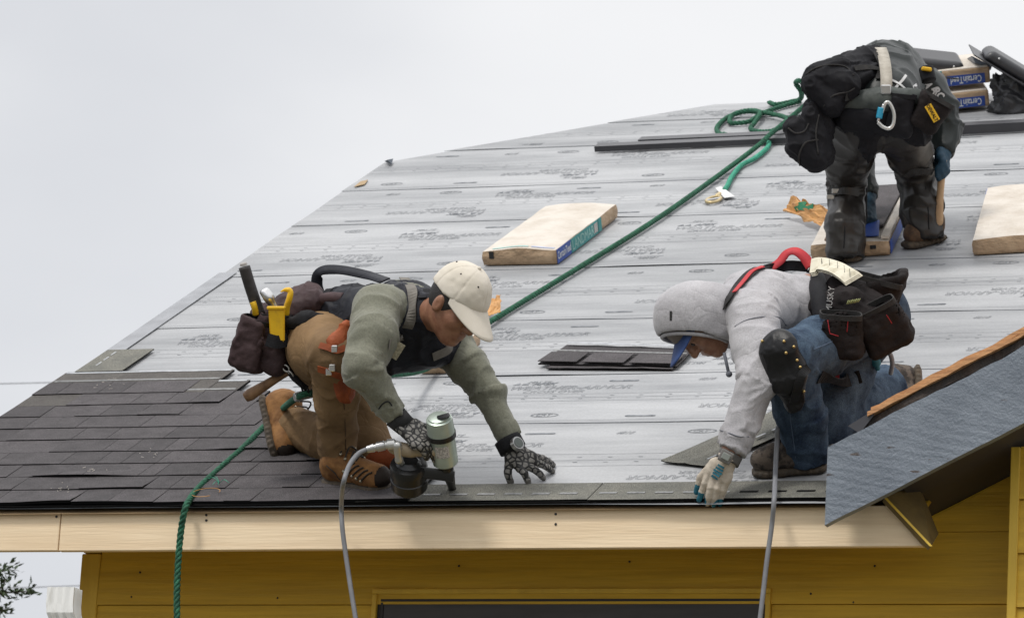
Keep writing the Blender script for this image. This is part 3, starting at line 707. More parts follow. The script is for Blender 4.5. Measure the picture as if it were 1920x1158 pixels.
bm = bmesh.new(); add_box(bm, (0.2, YW + 0.06, -2.1), np.eye(3), (1.95, 0.035, 2.2)); link('wall_sheathing', bm_mesh(bm), M_FRAME, house)
bm = bmesh.new(); add_box(bm, (-1.72, YW + 2.6, -2.1), np.eye(3), (0.03, 2.5, 2.2)); link('end_wall', bm_mesh(bm), M_YEL, house)
M_sep = mat('gap_shadow', (0.03, 0.02, 0.008), rough=0.9)
win = vboard('window', wl + 0.016, wr - 0.016, -2.15, wt - 0.016, YW - 0.004, YW + 0.02, M_FRAME, 0.002)
vboard('trim', wl, wr, wt - 0.017, wt, YW - 0.022, YW + 0.02, M_YELT, 0.002, win)
vboard('trim', wl, wl + 0.017, -2.15, wt - 0.018, YW - 0.021, YW + 0.02, M_YELT, 0.002, win)
vboard('trim', wr - 0.017, wr, -2.15, wt - 0.018, YW - 0.021, YW + 0.02, M_YELT, 0.002, win)
vboard('frame', wl + 0.030, wr - 0.030, wt - 0.044, wt - 0.034, YW - 0.013, YW, M_FRAME, 0.002, win)
vboard('frame', wl + 0.030, wl + 0.042, -2.14, wt - 0.045, YW - 0.012, YW, M_FRAME, 0.002, win)
vboard('frame', wr - 0.042, wr - 0.030, -2.14, wt - 0.045, YW - 0.012, YW, M_FRAME, 0.002, win)
vboard('screen', wl + 0.043, wr - 0.043, -2.13, wt - 0.046, YW - 0.008, YW - 0.005, M_SCREEN, 0.0, win)

# --- gable on the right
xe = 3.2
nb = 60; tt = np.linspace(0, 1, nb); rg = np.random.RandomState(3)
topz = []; xs = a0[0] + (xe - a0[0]) * tt
zt_ = a0[2] + slg * (xs - a0[0]) + 0.004 * vnoise(np.stack([xs * 9, 0 * xs, 0 * xs], -1)) + 0.002 * vnoise(np.stack([xs * 40, 0 * xs, 0 * xs], -1)); zb_ = a1[2] + slg * (xs - a1[0]) + 0.0015 * vnoise(np.stack([xs * 12, 0 * xs + 3, 0 * xs], -1))
def barge_body(xs, zt, zb, y0, y1, m_, name, parent):
    P = []; n = len(xs)
    for z, y in ((zb, y0), (zt, y0), (zt, y1), (zb, y1)): P.append(np.stack([xs, 0 * xs + y, z], 1))
    P = np.concatenate(P); F = [(k * n + j, k * n + j + 1, ((k + 1) % 4) * n + j + 1, ((k + 1) % 4) * n + j) for k in range(4) for j in range(n - 1)] + [(0, n, 2 * n, 3 * n), (n - 1, 4 * n - 1, 3 * n - 1, 2 * n - 1)]
    me = pmesh(P, F, False); bmx = bmesh.new(); bmx.from_mesh(me); bmesh.ops.recalc_face_normals(bmx, faces=bmx.faces[:]); bmx.to_mesh(me); bmx.free(); return link(name, me, m_, parent)
barge_body(xs, zt_, zb_, YB, YB + 0.035, M_BARGE, 'barge_board', house)
# roof layers above the barge: old shingle crust, tar paper, fresh sheathing
def layer(name, x0, dz0, dz1, y0, m_, seed, rag=0.004, xend=xe, raggy=0.006):
    n = 70; x = np.linspace(x0, xend, n); base = a0[2] + slg * (x - a0[0])
    zlo = base + dz0 + rag * 0.5 * vnoise(np.stack([x * 18 + seed, 0 * x, 0 * x], -1)); zhi = base + dz1 + rag * vnoise(np.stack([x * 14 + seed, 0 * x + 2, 0 * x], -1)); yf = y0 + raggy * vnoise(np.stack([x * 22 + seed, 0 * x + 5, 0 * x], -1))
    P = []
    for z, y in ((zlo, yf), (zhi, yf), (zhi, 0 * x + 2.2), (zlo, 0 * x + 2.2)): P.append(np.stack([x, y, z], 1))
    P = np.concatenate(P); F = [(k * n + j, k * n + j + 1, ((k + 1) % 4) * n + j + 1, ((k + 1) % 4) * n + j) for k in range(4) for j in range(n - 1)] + [(0, n, 2 * n, 3 * n), (n - 1, 4 * n - 1, 3 * n - 1, 2 * n - 1)]
    me = pmesh(P, F, False); bmx = bmesh.new(); bmx.from_mesh(me); bmesh.ops.recalc_face_normals(bmx, faces=bmx.faces[:]); bmx.to_mesh(me); bmx.free()
    return link(name, me, m_, house)
pe = yp(1622, 783, YB); p2 = yp(1920, 615, YB)
layer('worn_wood_edge', a0[0] + 0.010, -0.010, 0.009, YB + 0.042, mat('rusty_worn_wood', (0.30, 0.12, 0.05), (0.10, 0.05, 0.03), rough=0.85, scale=22, bump=1.0, bscale=60, bdist=0.01), 3, 0.008)
layer('tar_paper', pe[0] - 0.03, 0.010, 0.039, YB + 0.03, M_TAR, 9, 0.005)
layer('sheathing_board', pe[0] + 0.004, 0.041, 0.054, YB + 0.012, M_PLY, 15, 0.003)
layer('sheathing_board', pe[0] + 0.012, 0.0555, 0.069, YB + 0.022, M_PLY, 25, 0.005)
bm = bmesh.new(); q = yp(1586, 792, YB - 0.0); 
add_hexa(bm, [yp(1590, 798, YB + .02), yp(1612, 812, YB + .02), yp(1640, 776, YB + .02), yp(1622, 778, YB + .02), yp(1590, 798, YB + .30), yp(1612, 812, YB + .30), yp(1640, 776, YB + .30), yp(1622, 778, YB + .30)])
link('corner_flashing', bm_mesh(bm), M_FLASH, house)
# underside, lookout beam, return wall
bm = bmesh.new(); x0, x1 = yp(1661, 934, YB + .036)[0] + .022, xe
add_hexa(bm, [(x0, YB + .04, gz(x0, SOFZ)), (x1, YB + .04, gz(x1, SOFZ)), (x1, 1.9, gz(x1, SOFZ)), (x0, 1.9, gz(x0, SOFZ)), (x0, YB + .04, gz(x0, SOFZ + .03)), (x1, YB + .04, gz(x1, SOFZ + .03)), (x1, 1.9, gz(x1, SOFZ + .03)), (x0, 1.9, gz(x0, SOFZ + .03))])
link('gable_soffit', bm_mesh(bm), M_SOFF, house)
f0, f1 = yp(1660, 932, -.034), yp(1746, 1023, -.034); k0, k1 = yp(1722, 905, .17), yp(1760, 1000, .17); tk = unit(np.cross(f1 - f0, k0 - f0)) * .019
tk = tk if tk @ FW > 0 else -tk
bm = bmesh.new(); add_hexa(bm, [f0, f1, k1, k0, f0 + tk, f1 + tk, k1 + tk, k0 + tk]); link('mitred_return_board', bm_mesh(bm), mat('shaded_board_brown', (0.17, 0.115, 0.035), (0.12, 0.08, 0.025), rough=.7, scale=14, bump=.4), house)  # yellow board; the overhang's shade on its face is painted in as dark brown
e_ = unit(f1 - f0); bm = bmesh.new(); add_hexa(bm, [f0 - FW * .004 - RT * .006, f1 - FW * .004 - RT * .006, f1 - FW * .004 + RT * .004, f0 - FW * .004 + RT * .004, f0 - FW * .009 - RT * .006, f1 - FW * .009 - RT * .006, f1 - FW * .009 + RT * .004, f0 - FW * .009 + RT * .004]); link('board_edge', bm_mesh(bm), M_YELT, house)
bm = bmesh.new(); x0, x1 = 1.25, 1.78; z0 = rows_[0][1] + .002
add_hexa(bm, [(x0, YW - .004, z0), (x1, YW - .004, z0), (x1, YW + .02, z0), (x0, YW + .02, z0), (x0, YW - .002, max(z0 + .01, gz(x0, SOFZ - .003))), (x1, YW - .002, gz(x1, SOFZ - .003)), (x1, YW + .02, gz(x1, SOFZ - .003)), (x0, YW + .02, max(z0 + .01, gz(x0, SOFZ - .003)))])
link('gable_infill_board', bm_mesh(bm), M_YEL, house)
YG = 0.16
gx0 = xz(1889, 1158, YG)[0]; gx1 = gx0 + 0.030
vboard('gable_trim', gx0, gx1, -4.2, gz(gx0, SOFZ - .006), YG - 0.02, YW + 0.02, M_YELT, 0.002)
for k in range(24):
    z = -0.145 - 0.178 * k + 0.178; bm = bmesh.new(); zt2 = z + .176
    if z > gz(gx1, SOFZ): continue
    add_hexa(bm, [(gx1, YG - .012, z), (3.2, YG - .012, z), (3.2, YG + .02, z), (gx1, YG + .02, z), (gx1, YG - .001, z + .176), (3.2, YG - .001, z + .176), (3.2, YG + .02, z + .176), (gx1, YG + .02, z + .176)])
    link('siding_board', bm_mesh(bm), M_YEL, house)
bm = bmesh.new(); add_box(bm, (2.5, YG + .2, -2.0), np.eye(3), (0.72, .12, 2.2)); link('wall_sheathing', bm_mesh(bm), M_YEL, house)

# --- downspout, loose beside the corner
M_DOWN = mat('chalky_white_metal', (0.80, 0.80, 0.78), (0.55, 0.54, 0.50), rough=0.5, scale=18, stretch=(2, 2, .6), lo=0.25, hi=0.5)
def downspout():
    Yd = -0.02; x0, z0 = xz(98, 1102, Yd); x1, _ = xz(146, 1102, Yd); n = 28; prof = []
    wd = x1 - x0
    for j in range(n):
        t = j / n * 4; k = int(t); f = t - k
        c = [(0, 0), (1, 0), (1, .7), (0, .7)]; a = np.array(c[k]); b = np.array(c[(k + 1) % 4]); p = a + (b - a) * f
        nn = np.array([(0, -1), (1, 0), (0, 1), (-1, 0)][k]); p = p + nn * 0.035 * (1 if j % 2 else -1) * (1 if f > 0 else 0); prof.append(p)
    prof = np.array(prof) - [0.5, 0.35]
    cx = x0 + wd / 2; path = [np.array([cx, Yd, z0 - 0.002])] + [np.array([cx, Yd, z0 - .06]), np.array([cx + .004, Yd, z0 - .09]), np.array([cx + .025, Yd + 0.03, z0 - .15]), np.array([cx + .05, Yd + .10, z0 - .25]), np.array([cx + .055, Yd + .12, -4.3])]
    P = []
    for p in path: P.append(np.stack([p[0] + prof[:, 0] * wd, p[1] + prof[:, 1] * wd, p[2] + 0 * prof[:, 0]], 1))
    P2 = [q * 1 for q in P]; V_ = np.concatenate(P); m = len(path)
    F = [(i * n + j, i * n + (j + 1) % n, (i + 1) * n + (j + 1) % n, (i + 1) * n + j) for i in range(m - 1) for j in range(n)]
    me = pmesh(V_, F, False); o = link('downspout', me, M_DOWN); md = o.modifiers.new('wall', 'SOLIDIFY'); md.thickness = 0.003
    tag(o, 'weathered white ribbed downspout standing open topped beside the yellow corner board', 'downspout')
downspout()
# ================================================================== people: shared builders
def _flatcone(s, a, b, ra, rb, k=0.02, sq=None, ext=0.0):
    """cone whose far end b is cut square (sleeve ends, trouser hems)"""
    s.cone(a, b, ra, rb, k, sq); f, lo, hi, kk, sub = s.ops[-1]
    a = np.asarray(a, float); b = np.asarray(b, float); n = unit(b - a); e_ = b + n * ext
    def g(X, Y, Z): return np.maximum(f(X, Y, Z), (X - e_[0]) * n[0] + (Y - e_[1]) * n[1] + (Z - e_[2]) * n[2])
    s.ops[-1] = (g, lo, hi, kk, sub); return s
Solid.flat = _flatcone

M_SKIN = mat('tan_skin', (0.33, 0.165, 0.098), (0.23, 0.10, 0.058), rough=0.45, scale=32, bump=0.3, bscale=190)
M_SKIN2 = mat('warm_skin', (0.36, 0.19, 0.12), (0.25, 0.115, 0.07), rough=0.45, scale=32, bump=0.3, bscale=190)
M_HAIR = mat('black_hair', (0.012, 0.010, 0.009), rough=0.6, bump=0.6, bscale=200)
M_EYE = mat('dark_eye', (0.03, 0.02, 0.015), rough=0.2)
M_SOLE = mat('boot_rubber', (0.10, 0.075, 0.05), (0.05, 0.04, 0.03), rough=0.8, scale=30, bump=0.4, bscale=90)
M_LACE = mat('dark_laces', (0.03, 0.025, 0.02), rough=0.8)
M_EYELET = mat('lace_hooks', (0.45, 0.40, 0.30), rough=0.35, metal=0.8)
M_BLK = mat('black_nylon', (0.016, 0.016, 0.018), (0.010, 0.010, 0.012), rough=0.75, scale=20, bump=0.4, bscale=160, spec=0.18)
M_BLKG = mat('black_hard_plastic', (0.012, 0.012, 0.013), rough=0.3, scale=20)
M_STEEL = mat('bright_steel', (0.62, 0.62, 0.62), (0.5, 0.5, 0.5), rough=0.28, metal=0.9, scale=30)
M_WOOD = mat('worn_handle_wood', (0.30, 0.17, 0.085), (0.17, 0.09, 0.045), rough=0.6, scale=12, stretch=(3, 3, 1), bump=0.2, bscale=80)
M_YELTOOL = mat('yellow_tool_plastic', (0.78, 0.47, 0.01), (0.55, 0.32, 0.02), rough=0.45, scale=22, lo=0.25, hi=0.45)
M_RED = mat('red_webbing', (0.50, 0.03, 0.035), (0.40, 0.02, 0.03), rough=0.7, scale=30, bump=0.3, bscale=200)

def head(s, c, F, U, neck, k=1.0, nr=0.056):
    c = np.asarray(c, float); Lr = np.cross(U, F); A = np.array([F, U, Lr]); P = lambda f, u, l=0: c + k * (f * F + u * U + l * Lr); rr = lambda *r_: np.array(r_) * k
    s.ell(P(-.010, .025), A, rr(.098, .095, .076), 0.01)
    s.ell(P(.025, -.045), A, rr(.066, .070, .060), 0.03)
    s.ell(P(.060, -.094), A, rr(.028, .022, .030), 0.03)
    for q in (-1, 1):
        s.ell(P(.058, -.018, q * .038), A, rr(.030, .026, .024), 0.02)
        s.cone(P(.086, .030, 0), P(.074, .030, q * .042), .012 * k, .010 * k, 0.012, seg=False)
        s.ell(P(.102, .006, q * .031), A, rr(.016, .013, .016), 0.010, True)
        s.ell(P(.079, .006, q * .031), A, rr(.013, .0125, .014), 0.004)
        s.ell(P(-.008, -.004, q * .078), A, rr(.020, .033, .011), 0.006)
        s.ell(P(.000, -.002, q * .092), A, rr(.010, .018, .008), 0.005, True)
        s.ell(P(.096, -.024, q * .012), A, rr(.012, .009, .010), 0.006)
    s.cone(P(.092, .020), P(.112, -.020), .009 * k, .0135 * k, 0.012, seg=False)
    s.cone(P(.091, -.051, -.016), P(.091, -.051, .016), .0075 * k, None, 0.008, seg=False)
    s.cone(P(.088, -.066, -.013), P(.088, -.066, .013), .0085 * k, None, 0.008, seg=False)
    s.cone(P(.102, -.0585, -.022), P(.102, -.0585, .022), .0042 * k, None, 0.004, sub=True)
    s.cone(P(-.020, -.050), neck, nr * k, nr * 1.1, 0.03, seg=False)
    return P, Lr
def face_bits(P, F, U, Lr, parent, k=1.0):
    for q in (-1, 1):
        bm = bmesh.new(); bmesh.ops.create_uvsphere(bm, u_segments=12, v_segments=8, radius=.0105 * k, matrix=Matrix.Translation(V(P(.0835, .004, q * .031)))); link('eye', bm_mesh(bm, True), M_EYE, parent)
        pts = [P(.099, .030, q * .012), P(.097, .037, q * .028), P(.084, .033, q * .048)]
        link('eyebrow', pmesh(*tube_arr(spline(pts, 6), np.concatenate([np.linspace(.002, .0045, 6), np.linspace(.0045, .0015, 7)]), 6)), M_HAIR, parent)
def cap(P, F, U, Lr, parent, mcrown, mbrim, k=1.0, lift=0.0, brim=0.082, tilt=0.32, eyelets=True):
    A = np.array([F, U, Lr]); s = Solid(0.0045); c0 = P(-.008, .030 + lift)
    s.ell(P(-.010, .028 + lift), A, np.array([.113, .112, .091]) * k, 0.01)
    s.half(P(0, .022 + lift), unit(-U + 0.13 * F), 0.004); s.build()
    n = s.normals(); ang = np.arctan2((s.v - c0) @ Lr, (s.v - c0) @ F)
    s.v -= n * (0.0022 * np.exp(-((np.abs((ang / (math.pi / 3) + .5) % 1 - .5)) / 0.035) ** 2))[:, None]
    s.v += n * (0.0022 * fbm(s.v * 28, 2))[:, None]
    o = s.obj('cap', mcrown, parent)
    nu, nv = 25, 9; th = 0.0035; vt = []
    for lay in (0, 1):
        for i in range(nv):
            t = i / (nv - 1)
            for j in range(nu):
                a = (j / (nu - 1) * 2 - 1); an = a * R(72)
                rim = P(-.010 + .110 * math.cos(an) * 1.0, .030 + lift + .012 * math.cos(an), .089 * math.sin(an))
                ext = brim * k * t * (1 - abs(a) ** 2.6 * 0.93)
                p = rim + F * ext - U * (ext * tilt + 0.020 * k * (a * a) * t + lay * th); vt.append(p)
    idx = lambda l, i, j: (l * nv + i) * nu + j; Fc = []
    for i in range(nv - 1):
        for j in range(nu - 1):
            Fc.append((idx(0, i, j), idx(0, i, j + 1), idx(0, i + 1, j + 1), idx(0, i + 1, j))); Fc.append((idx(1, i, j + 1), idx(1, i, j), idx(1, i + 1, j), idx(1, i + 1, j + 1)))
    for j in range(nu - 1): Fc.append((idx(0, nv - 1, j), idx(0, nv - 1, j + 1), idx(1, nv - 1, j + 1), idx(1, nv - 1, j)))
    for i in range(nv - 1):
        Fc.append((idx(0, i, 0), idx(0, i + 1, 0), idx(1, i + 1, 0), idx(1, i, 0))); Fc.append((idx(0, i, nu - 1), idx(1, i, nu - 1), idx(1, i + 1, nu - 1), idx(0, i + 1, nu - 1)))
    link('brim', pmesh(np.array(vt), Fc), mbrim, o)
    if eyelets:
        bm = bmesh.new(); bmesh.ops.create_uvsphere(bm, u_segments=10, v_segments=6, radius=.008, matrix=Matrix.Translation(V(P(-.010, .139 + lift)))); link('button', bm_mesh(bm, True), mcrown, o)
        for a in range(6):
            an = R(30 + 60 * a); d = unit(math.cos(an) * F * 1 + math.sin(an) * Lr * .9 + 1.05 * U)
            q = P(-.010, .028 + lift); rr_ = 1 / math.sqrt(((d @ F) / .113) ** 2 + ((d @ U) / .112) ** 2 + ((d @ Lr) / .091) ** 2)
            bm = bmesh.new(); bmesh.ops.create_uvsphere(bm, u_segments=8, v_segments=6, radius=.0032, matrix=Matrix.Translation(V(q + d * rr_ * 1.0))); link('eyelet', bm_mesh(bm, True), M_LACE, o)
    return o
def boot(H, T, U, ankle, parent, mupper, name='boot', wid=1.0, low=False, msole=None, seed=0, toecap=None):
    """boot from the heel point H and toe point T of its sole, sole normal U and the ankle joint"""
    H = np.asarray(H, float); T = np.asarray(T, float); F = unit(T - H); L_ = np.linalg.norm(T - H); U = unit(U - F * (U @ F)); S = np.cross(U, F); A = np.array([F, U, S]); q = L_ / 0.30
    P = lambda f, u, l=0: H + f * L_ * F + u * U + l * S
    s = Solid(0.005)
    s.ell(P(.75, .062), A, (.076 * q, .042, .046 * wid), 0.02); s.ell(P(.79, .050), A, (.062 * q, .030, .046 * wid), 0.02)
    s.cone(P(.60, .066), P(.26, .100), .043 * wid, .046 * wid, 0.03); s.ell(P(.17, .070), A, (.052 * q, .055, .039 * wid), 0.03); s.cone(P(.45, .058), P(.15, .058), .042 * wid, .036 * wid, 0.02)
    if low: s.flat(P(.24, .075), P(.19, .115), .047 * wid, .050 * wid, 0.02)
    else: s.flat(P(.24, .09), P(.24, .09) * .15 + np.asarray(ankle) * .85, .049 * wid, .054 * wid, 0.03)
    s.build(); s.folds(0.005, 30, 1.2, 0.5, [P(.45, .08)], .07, seed)
    o = s.obj(name, [mupper] + ([toecap] if toecap else []), parent, masks=[(1, lambda c: ((c - H) @ F > .91 * L_))] if toecap else ())
    s2 = Solid(0.005); z = 0.017
    for a, b, ra, rb in ((.80, .62, .053, .050), (.62, .40, .050, .043), (.40, .14, .043, .045)):
        s2.cone(P(a, z), P(b, z), ra * wid, rb * wid, 0.008, sq=(U, 2.4))
    s2.half(P(.5, 0.0), -U, 0.002)
    s2.build(); n = s2.normals(); t_ = (s2.v - H) @ F
    s2.v += n * (0.0022 * np.sign(np.sin(t_ * 300)) * (np.abs(n @ U) < .6))[:, None]
    s2.obj('sole', msole or M_SOLE, o)
    for i in range(5):
        f = .60 - .062 * i; u = .070 + (.042 if low else .060) * (i / 4) + .042
        b_ = BV = None
        pts = [P(f, u - .026, -.040 * wid), P(f - .012, u + .010, 0), P(f, u - .026, .040 * wid)]
        link('lace', pmesh(*tube_arr(spline(pts, 5), .0032, 5)), M_LACE, o)
        if not low:
            for l in (-1, 1):
                bm = bmesh.new(); bmesh.ops.create_uvsphere(bm, u_segments=8, v_segments=6, radius=.0055, matrix=Matrix.Translation(V(P(f, u - .024, l * .036 * wid)))); link('lace_hook', bm_mesh(bm, True), M_EYELET, o)
    return o, s, P
def hand(wrist, kn, nrm, tips, thumb, lifts, parent, mats, name='glove', width=0.078, r_=0.0115, cuff=0.05, masks=None, thbase=0.35, vox=0.0032, cuffr=0.037):
    """gloved hand: palm from wrist to knuckle centre kn, four bent fingers to the tips, thumb from the palm's side"""
    wrist, kn, nrm = (np.asarray(a, float) for a in (wrist, kn, nrm)); D = unit(kn - wrist); N_ = unit(nrm - D * (nrm @ D)); S = np.cross(D, N_)
    tips = [np.asarray(t, float) for t in tips]; thumb = np.asarray(thumb, float)
    sg = 1 if (tips[0] - tips[-1]) @ S > 0 else -1; S = S * sg       # S points to the index finger
    s = Solid(vox); PL = np.linalg.norm(kn - wrist)
    s.box(wrist + D * PL * .56, (S, N_, D), (width / 2 * .93, .0155, PL * .46), .014, 0.010, taper=(.14, 0))
    s.cone(wrist + D * .008, wrist + D * PL * .4, .031, .026, 0.02, sq=(N_, 1.35))
    s.flat(wrist + D * .012, wrist - D * cuff, .030, cuffr, 0.01)
    for i, t in enumerate(tips):
        b = kn + S * (width * (0.38 - 0.255 * i)) - D * (0.004 + 0.006 * abs(i - 1)); v = t - b; Ln = np.linalg.norm(v); up = N_ * lifts[i]
        p1 = b + v * .42 + up; p2 = b + v * .76 + up * .62
        s.cone(b - D * .012, b, r_ * 1.1, r_ * 1.08, 0.008); s.cone(b, p1, r_ * 1.08, r_, 0.005); s.cone(p1, p2, r_, r_ * .93, 0.003); s.cone(p2, t, r_ * .93, r_ * .8, 0.003)
    tb = wrist + D * PL * thbase + S * width * .40; tm = tb + (thumb - tb) * .55 + (S * .012 + N_ * .004)
    s.cone(wrist + D * PL * .25 + S * width * .22, tb, .018, .016, 0.012); s.cone(tb, tm, .0155, r_ * 1.12, 0.006); s.cone(tm, thumb, r_ * 1.12, r_ * .9, 0.004)
    s.build(); n = s.normals(); s.v += n * (0.0012 * fbm(s.v * 70, 2))[:, None]
    return s.obj(name, mats, parent, masks(s, N_, tips + [thumb]) if masks else ()), s, (D, N_, S)
def strap(name, pts, bv, width, m_, parent, th=0.003, off=0.004, n=6, hang=None, zdef=None):
    """webbing laid on the given surfaces along photo pixels"""
    P, Nn = [], []
    for q in pts:
        if len(q) == 3: p, nn = cp(*q), -FW
        else:
            h = hit(bv, q[0], q[1], off, zdef)
            if h is None: continue
            p, nn = h
        P.append(p); Nn.append(nn)
    C_ = spline(P, n); Nn = spline(Nn, n)
    return link(name, pmesh(*ribbon_arr(C_, Nn, width, th), smooth=False), m_, parent)
def blob(name, pts, m_, parent, vox=0.006, fold=0.006, fs=14, seed=0, k=0.03, relax=0, iso=0.0):
    s = Solid(vox)
    for a, b, ra, rb, sq in pts: s.cone(a, b, ra, rb, k, sq)
    s.build()
    if fold or iso: s.folds(fold, fs, 1.2, 1.0, seed=seed, iso=iso)
    return s.obj(name, m_, parent), s
def pouch(name, c, right, up, out, w_, h_, d_, m_, mrim, parent, taper=0.12, seed=0, sag=0.006, vox=0.005, rimw=0.018, bottom=0.3):
    """open cloth pouch: c centre, axes right / up / outwards, full sizes"""
    right, up, out = unit(right), unit(up), unit(out); s = Solid(vox)
    s.box(c, (right, out, up), (w_ / 2, d_ / 2, h_ / 2), min(w_, d_) * bottom, 0.01, taper=(taper, taper * .6))
    s.box(np.asarray(c) + up * h_ * .30, (right, out, up), (w_ / 2 - .010, d_ / 2 - .009, h_ * .36), min(w_, d_) * .2, 0.006, True, taper=(taper * .6, taper * .4))
    s.half(np.asarray(c) + up * h_ * .46, up, 0.004)
    s.build(); s.v += s.normals() * (sag * fbm(s.v * 16 + seed, 3))[:, None]
    o = s.obj(name, m_, parent)
    if mrim:
        W, D2 = w_ / 2 * (1 + taper * .9), d_ / 2 * (1 + taper * .55); top = np.asarray(c) + up * (h_ * .46 - rimw / 2); pts = []
        for i in range(33):
            a = 2 * math.pi * i / 32; ca, sa = math.cos(a), math.sin(a); r0 = 0.5
            pts.append(top + right * W * np.sign(ca) * abs(ca) ** r0 + out * D2 * np.sign(sa) * abs(sa) ** r0)
        pts = np.array(pts); Nn = pts - top; link('rim', pmesh(*ribbon_arr(pts, Nn, rimw, 0.005), smooth=False), mrim, o)
    return o, s
def txt(name, s_, o0, right, up, size, m_, parent, sx=1.0, bold=0.0, lift=0.002, center=True, shear=0.0):
    """flat print on a surface: origin o0, reading direction right, letter-up direction up"""
    right = unit(right); up = unit(up - right * (up @ right)); nn = np.cross(right, up)
    v, f = text_arr(s_, size, 0, shear, 1.0, bold); v = v.copy(); v[:, 0] *= sx
    if center: v[:, 0] -= (v[:, 0].max() + v[:, 0].min()) / 2; v[:, 1] -= (v[:, 1].max() + v[:, 1].min()) / 2
    P = np.asarray(o0) + v[:, :1] * right + v[:, 1:2] * up + nn * lift
    return link(name, pmesh(P, f, False), m_, parent)
def quad(bm, pts):
    bm.faces.new([bm.verts.new(V(p)) for p in pts])

# ================================================================== roofer on the left, with the nail gun
M_SWEAT = mat('olive_grey_jersey', (0.20, 0.20, 0.155), (0.155, 0.157, 0.12), rough=0.9, scale=9, bump=0.3, bscale=260, sheen=0.2, speck=0.12, sscale=160, spec=0.18, wr=(8, .0045))
M_VEST = mat('navy_black_vest', (0.022, 0.023, 0.030), (0.014, 0.015, 0.02), rough=0.55, scale=9, bump=0.3, bscale=90, spec=0.18, wr=(8, .0045))
M_DUCK = mat('brown_duck_canvas', (0.235, 0.148, 0.075), (0.135, 0.085, 0.045), rough=0.85, scale=6, bump=0.25, bscale=260, detail=6, lo=0.3, hi=0.65, spec=0.18, wr=(8, .0045))
M_BOOT = mat('brown_nubuck', (0.30, 0.15, 0.055), (0.14, 0.065, 0.026), rough=0.7, scale=18, bump=0.3, bscale=160, spec=0.18)
M_TOE = mat('scuffed_black_toe', (0.03, 0.022, 0.018), rough=0.6, spec=0.18)
M_CAPW = mat('cream_cotton', (0.66, 0.61, 0.53), (0.60, 0.55, 0.46), rough=0.9, scale=8, bump=0.2, bscale=300)
M_PLUM = mat('dusty_plum_leather', (0.075, 0.048, 0.05), (0.045, 0.028, 0.03), rough=0.6, scale=12, bump=0.5, bscale=70, spec=0.18)
M_ORLEA = mat('orange_leather', (0.33, 0.085, 0.03), (0.20, 0.05, 0.02), rough=0.6, scale=14, bump=0.4, bscale=110, spec=0.18)
M_GREYW = mat('grey_webbing', (0.20, 0.185, 0.165), (0.15, 0.14, 0.125), rough=0.85, scale=30, bump=0.4, bscale=240, spec=0.18)
def glove_pad_mat():
    m = mat('black_glove_with_grey_pads', (0.02, 0.02, 0.02), rough=0.6); t = m.node_tree; N = t.nodes; L = t.links; b = N['Principled BSDF']
    tc = N.new('ShaderNodeTexCoord'); vo = N.new('ShaderNodeTexVoronoi'); vo.feature = 'DISTANCE_TO_EDGE'; vo.inputs['Scale'].default_value = 52; vo.inputs['Randomness'].default_value = 0.85; L.new(tc.outputs['Object'], vo.inputs[0])
    mr = N.new('ShaderNodeMapRange'); L.new(vo.outputs[0], mr.inputs[0]); mr.inputs[1].default_value = 0.10; mr.inputs[2].default_value = 0.16
    mxc = N.new('ShaderNodeMix'); mxc.data_type = 'RGBA'; L.new(mr.outputs[0], mxc.inputs[0]); mxc.inputs[6].default_value = (0.013, 0.013, 0.013, 1); mxc.inputs[7].default_value = (0.20, 0.19, 0.175, 1); L.new(mxc.outputs[2], b.inputs['Base Color'])
    bp = N.new('ShaderNodeBump'); bp.inputs['Strength'].default_value = 0.6; bp.inputs['Distance'].default_value = 0.003; L.new(mr.outputs[0], bp.inputs['Height']); L.new(bp.outputs[0], b.inputs['Normal']); return m
M_GPAD = glove_pad_mat()
M_GPALM = mat('grey_glove_rubber', (0.17, 0.16, 0.145), (0.10, 0.095, 0.09), rough=0.7, scale=60)
M_GBLK = mat('black_glove_knit', (0.015, 0.015, 0.016), rough=0.8, bump=0.4, bscale=300)

p1 = empty('person', rp(660, 905), 'kneeling roofer in cream cap and olive sweater holding a nail gun by the eave', 'person', 'roofers working on the roof')
Hp1 = cp(588, 638, 14.50); Kn1 = cp(630, 668, 14.10); An1 = cp(637, 860, 14.36)
Hp2 = cp(612, 655, 14.74); Kn2 = rp(694, 856, 0.055); An2 = cp(540, 793, 14.86)
Pv = cp(590, 628, 14.62); Md = cp(672, 612, 14.44); Ch = cp(757, 597, 14.25); Nb = cp(806, 586, 14.13)
Sh1 = cp(708, 578, 14.10); El1 = cp(680, 688, 13.90); Wr1 = cp(745, 783, 13.94)
Sh2 = cp(842, 642, 14.36); El2 = cp(915, 737, 14.24); Wr2 = cp(958, 826, 14.18)
Hc1 = cp(853, 574, 13.98)
F1 = dv(.55, .64, .54); U1 = dv(.50, -.72, .30); U1 = unit(U1 - F1 * (U1 @ F1))
tA = unit(Ch - Pv); tB = unit(Sh2 - Sh1); tF = unit(np.cross(tA, tB)); tF = tF if tF @ UP < 0 else -tF

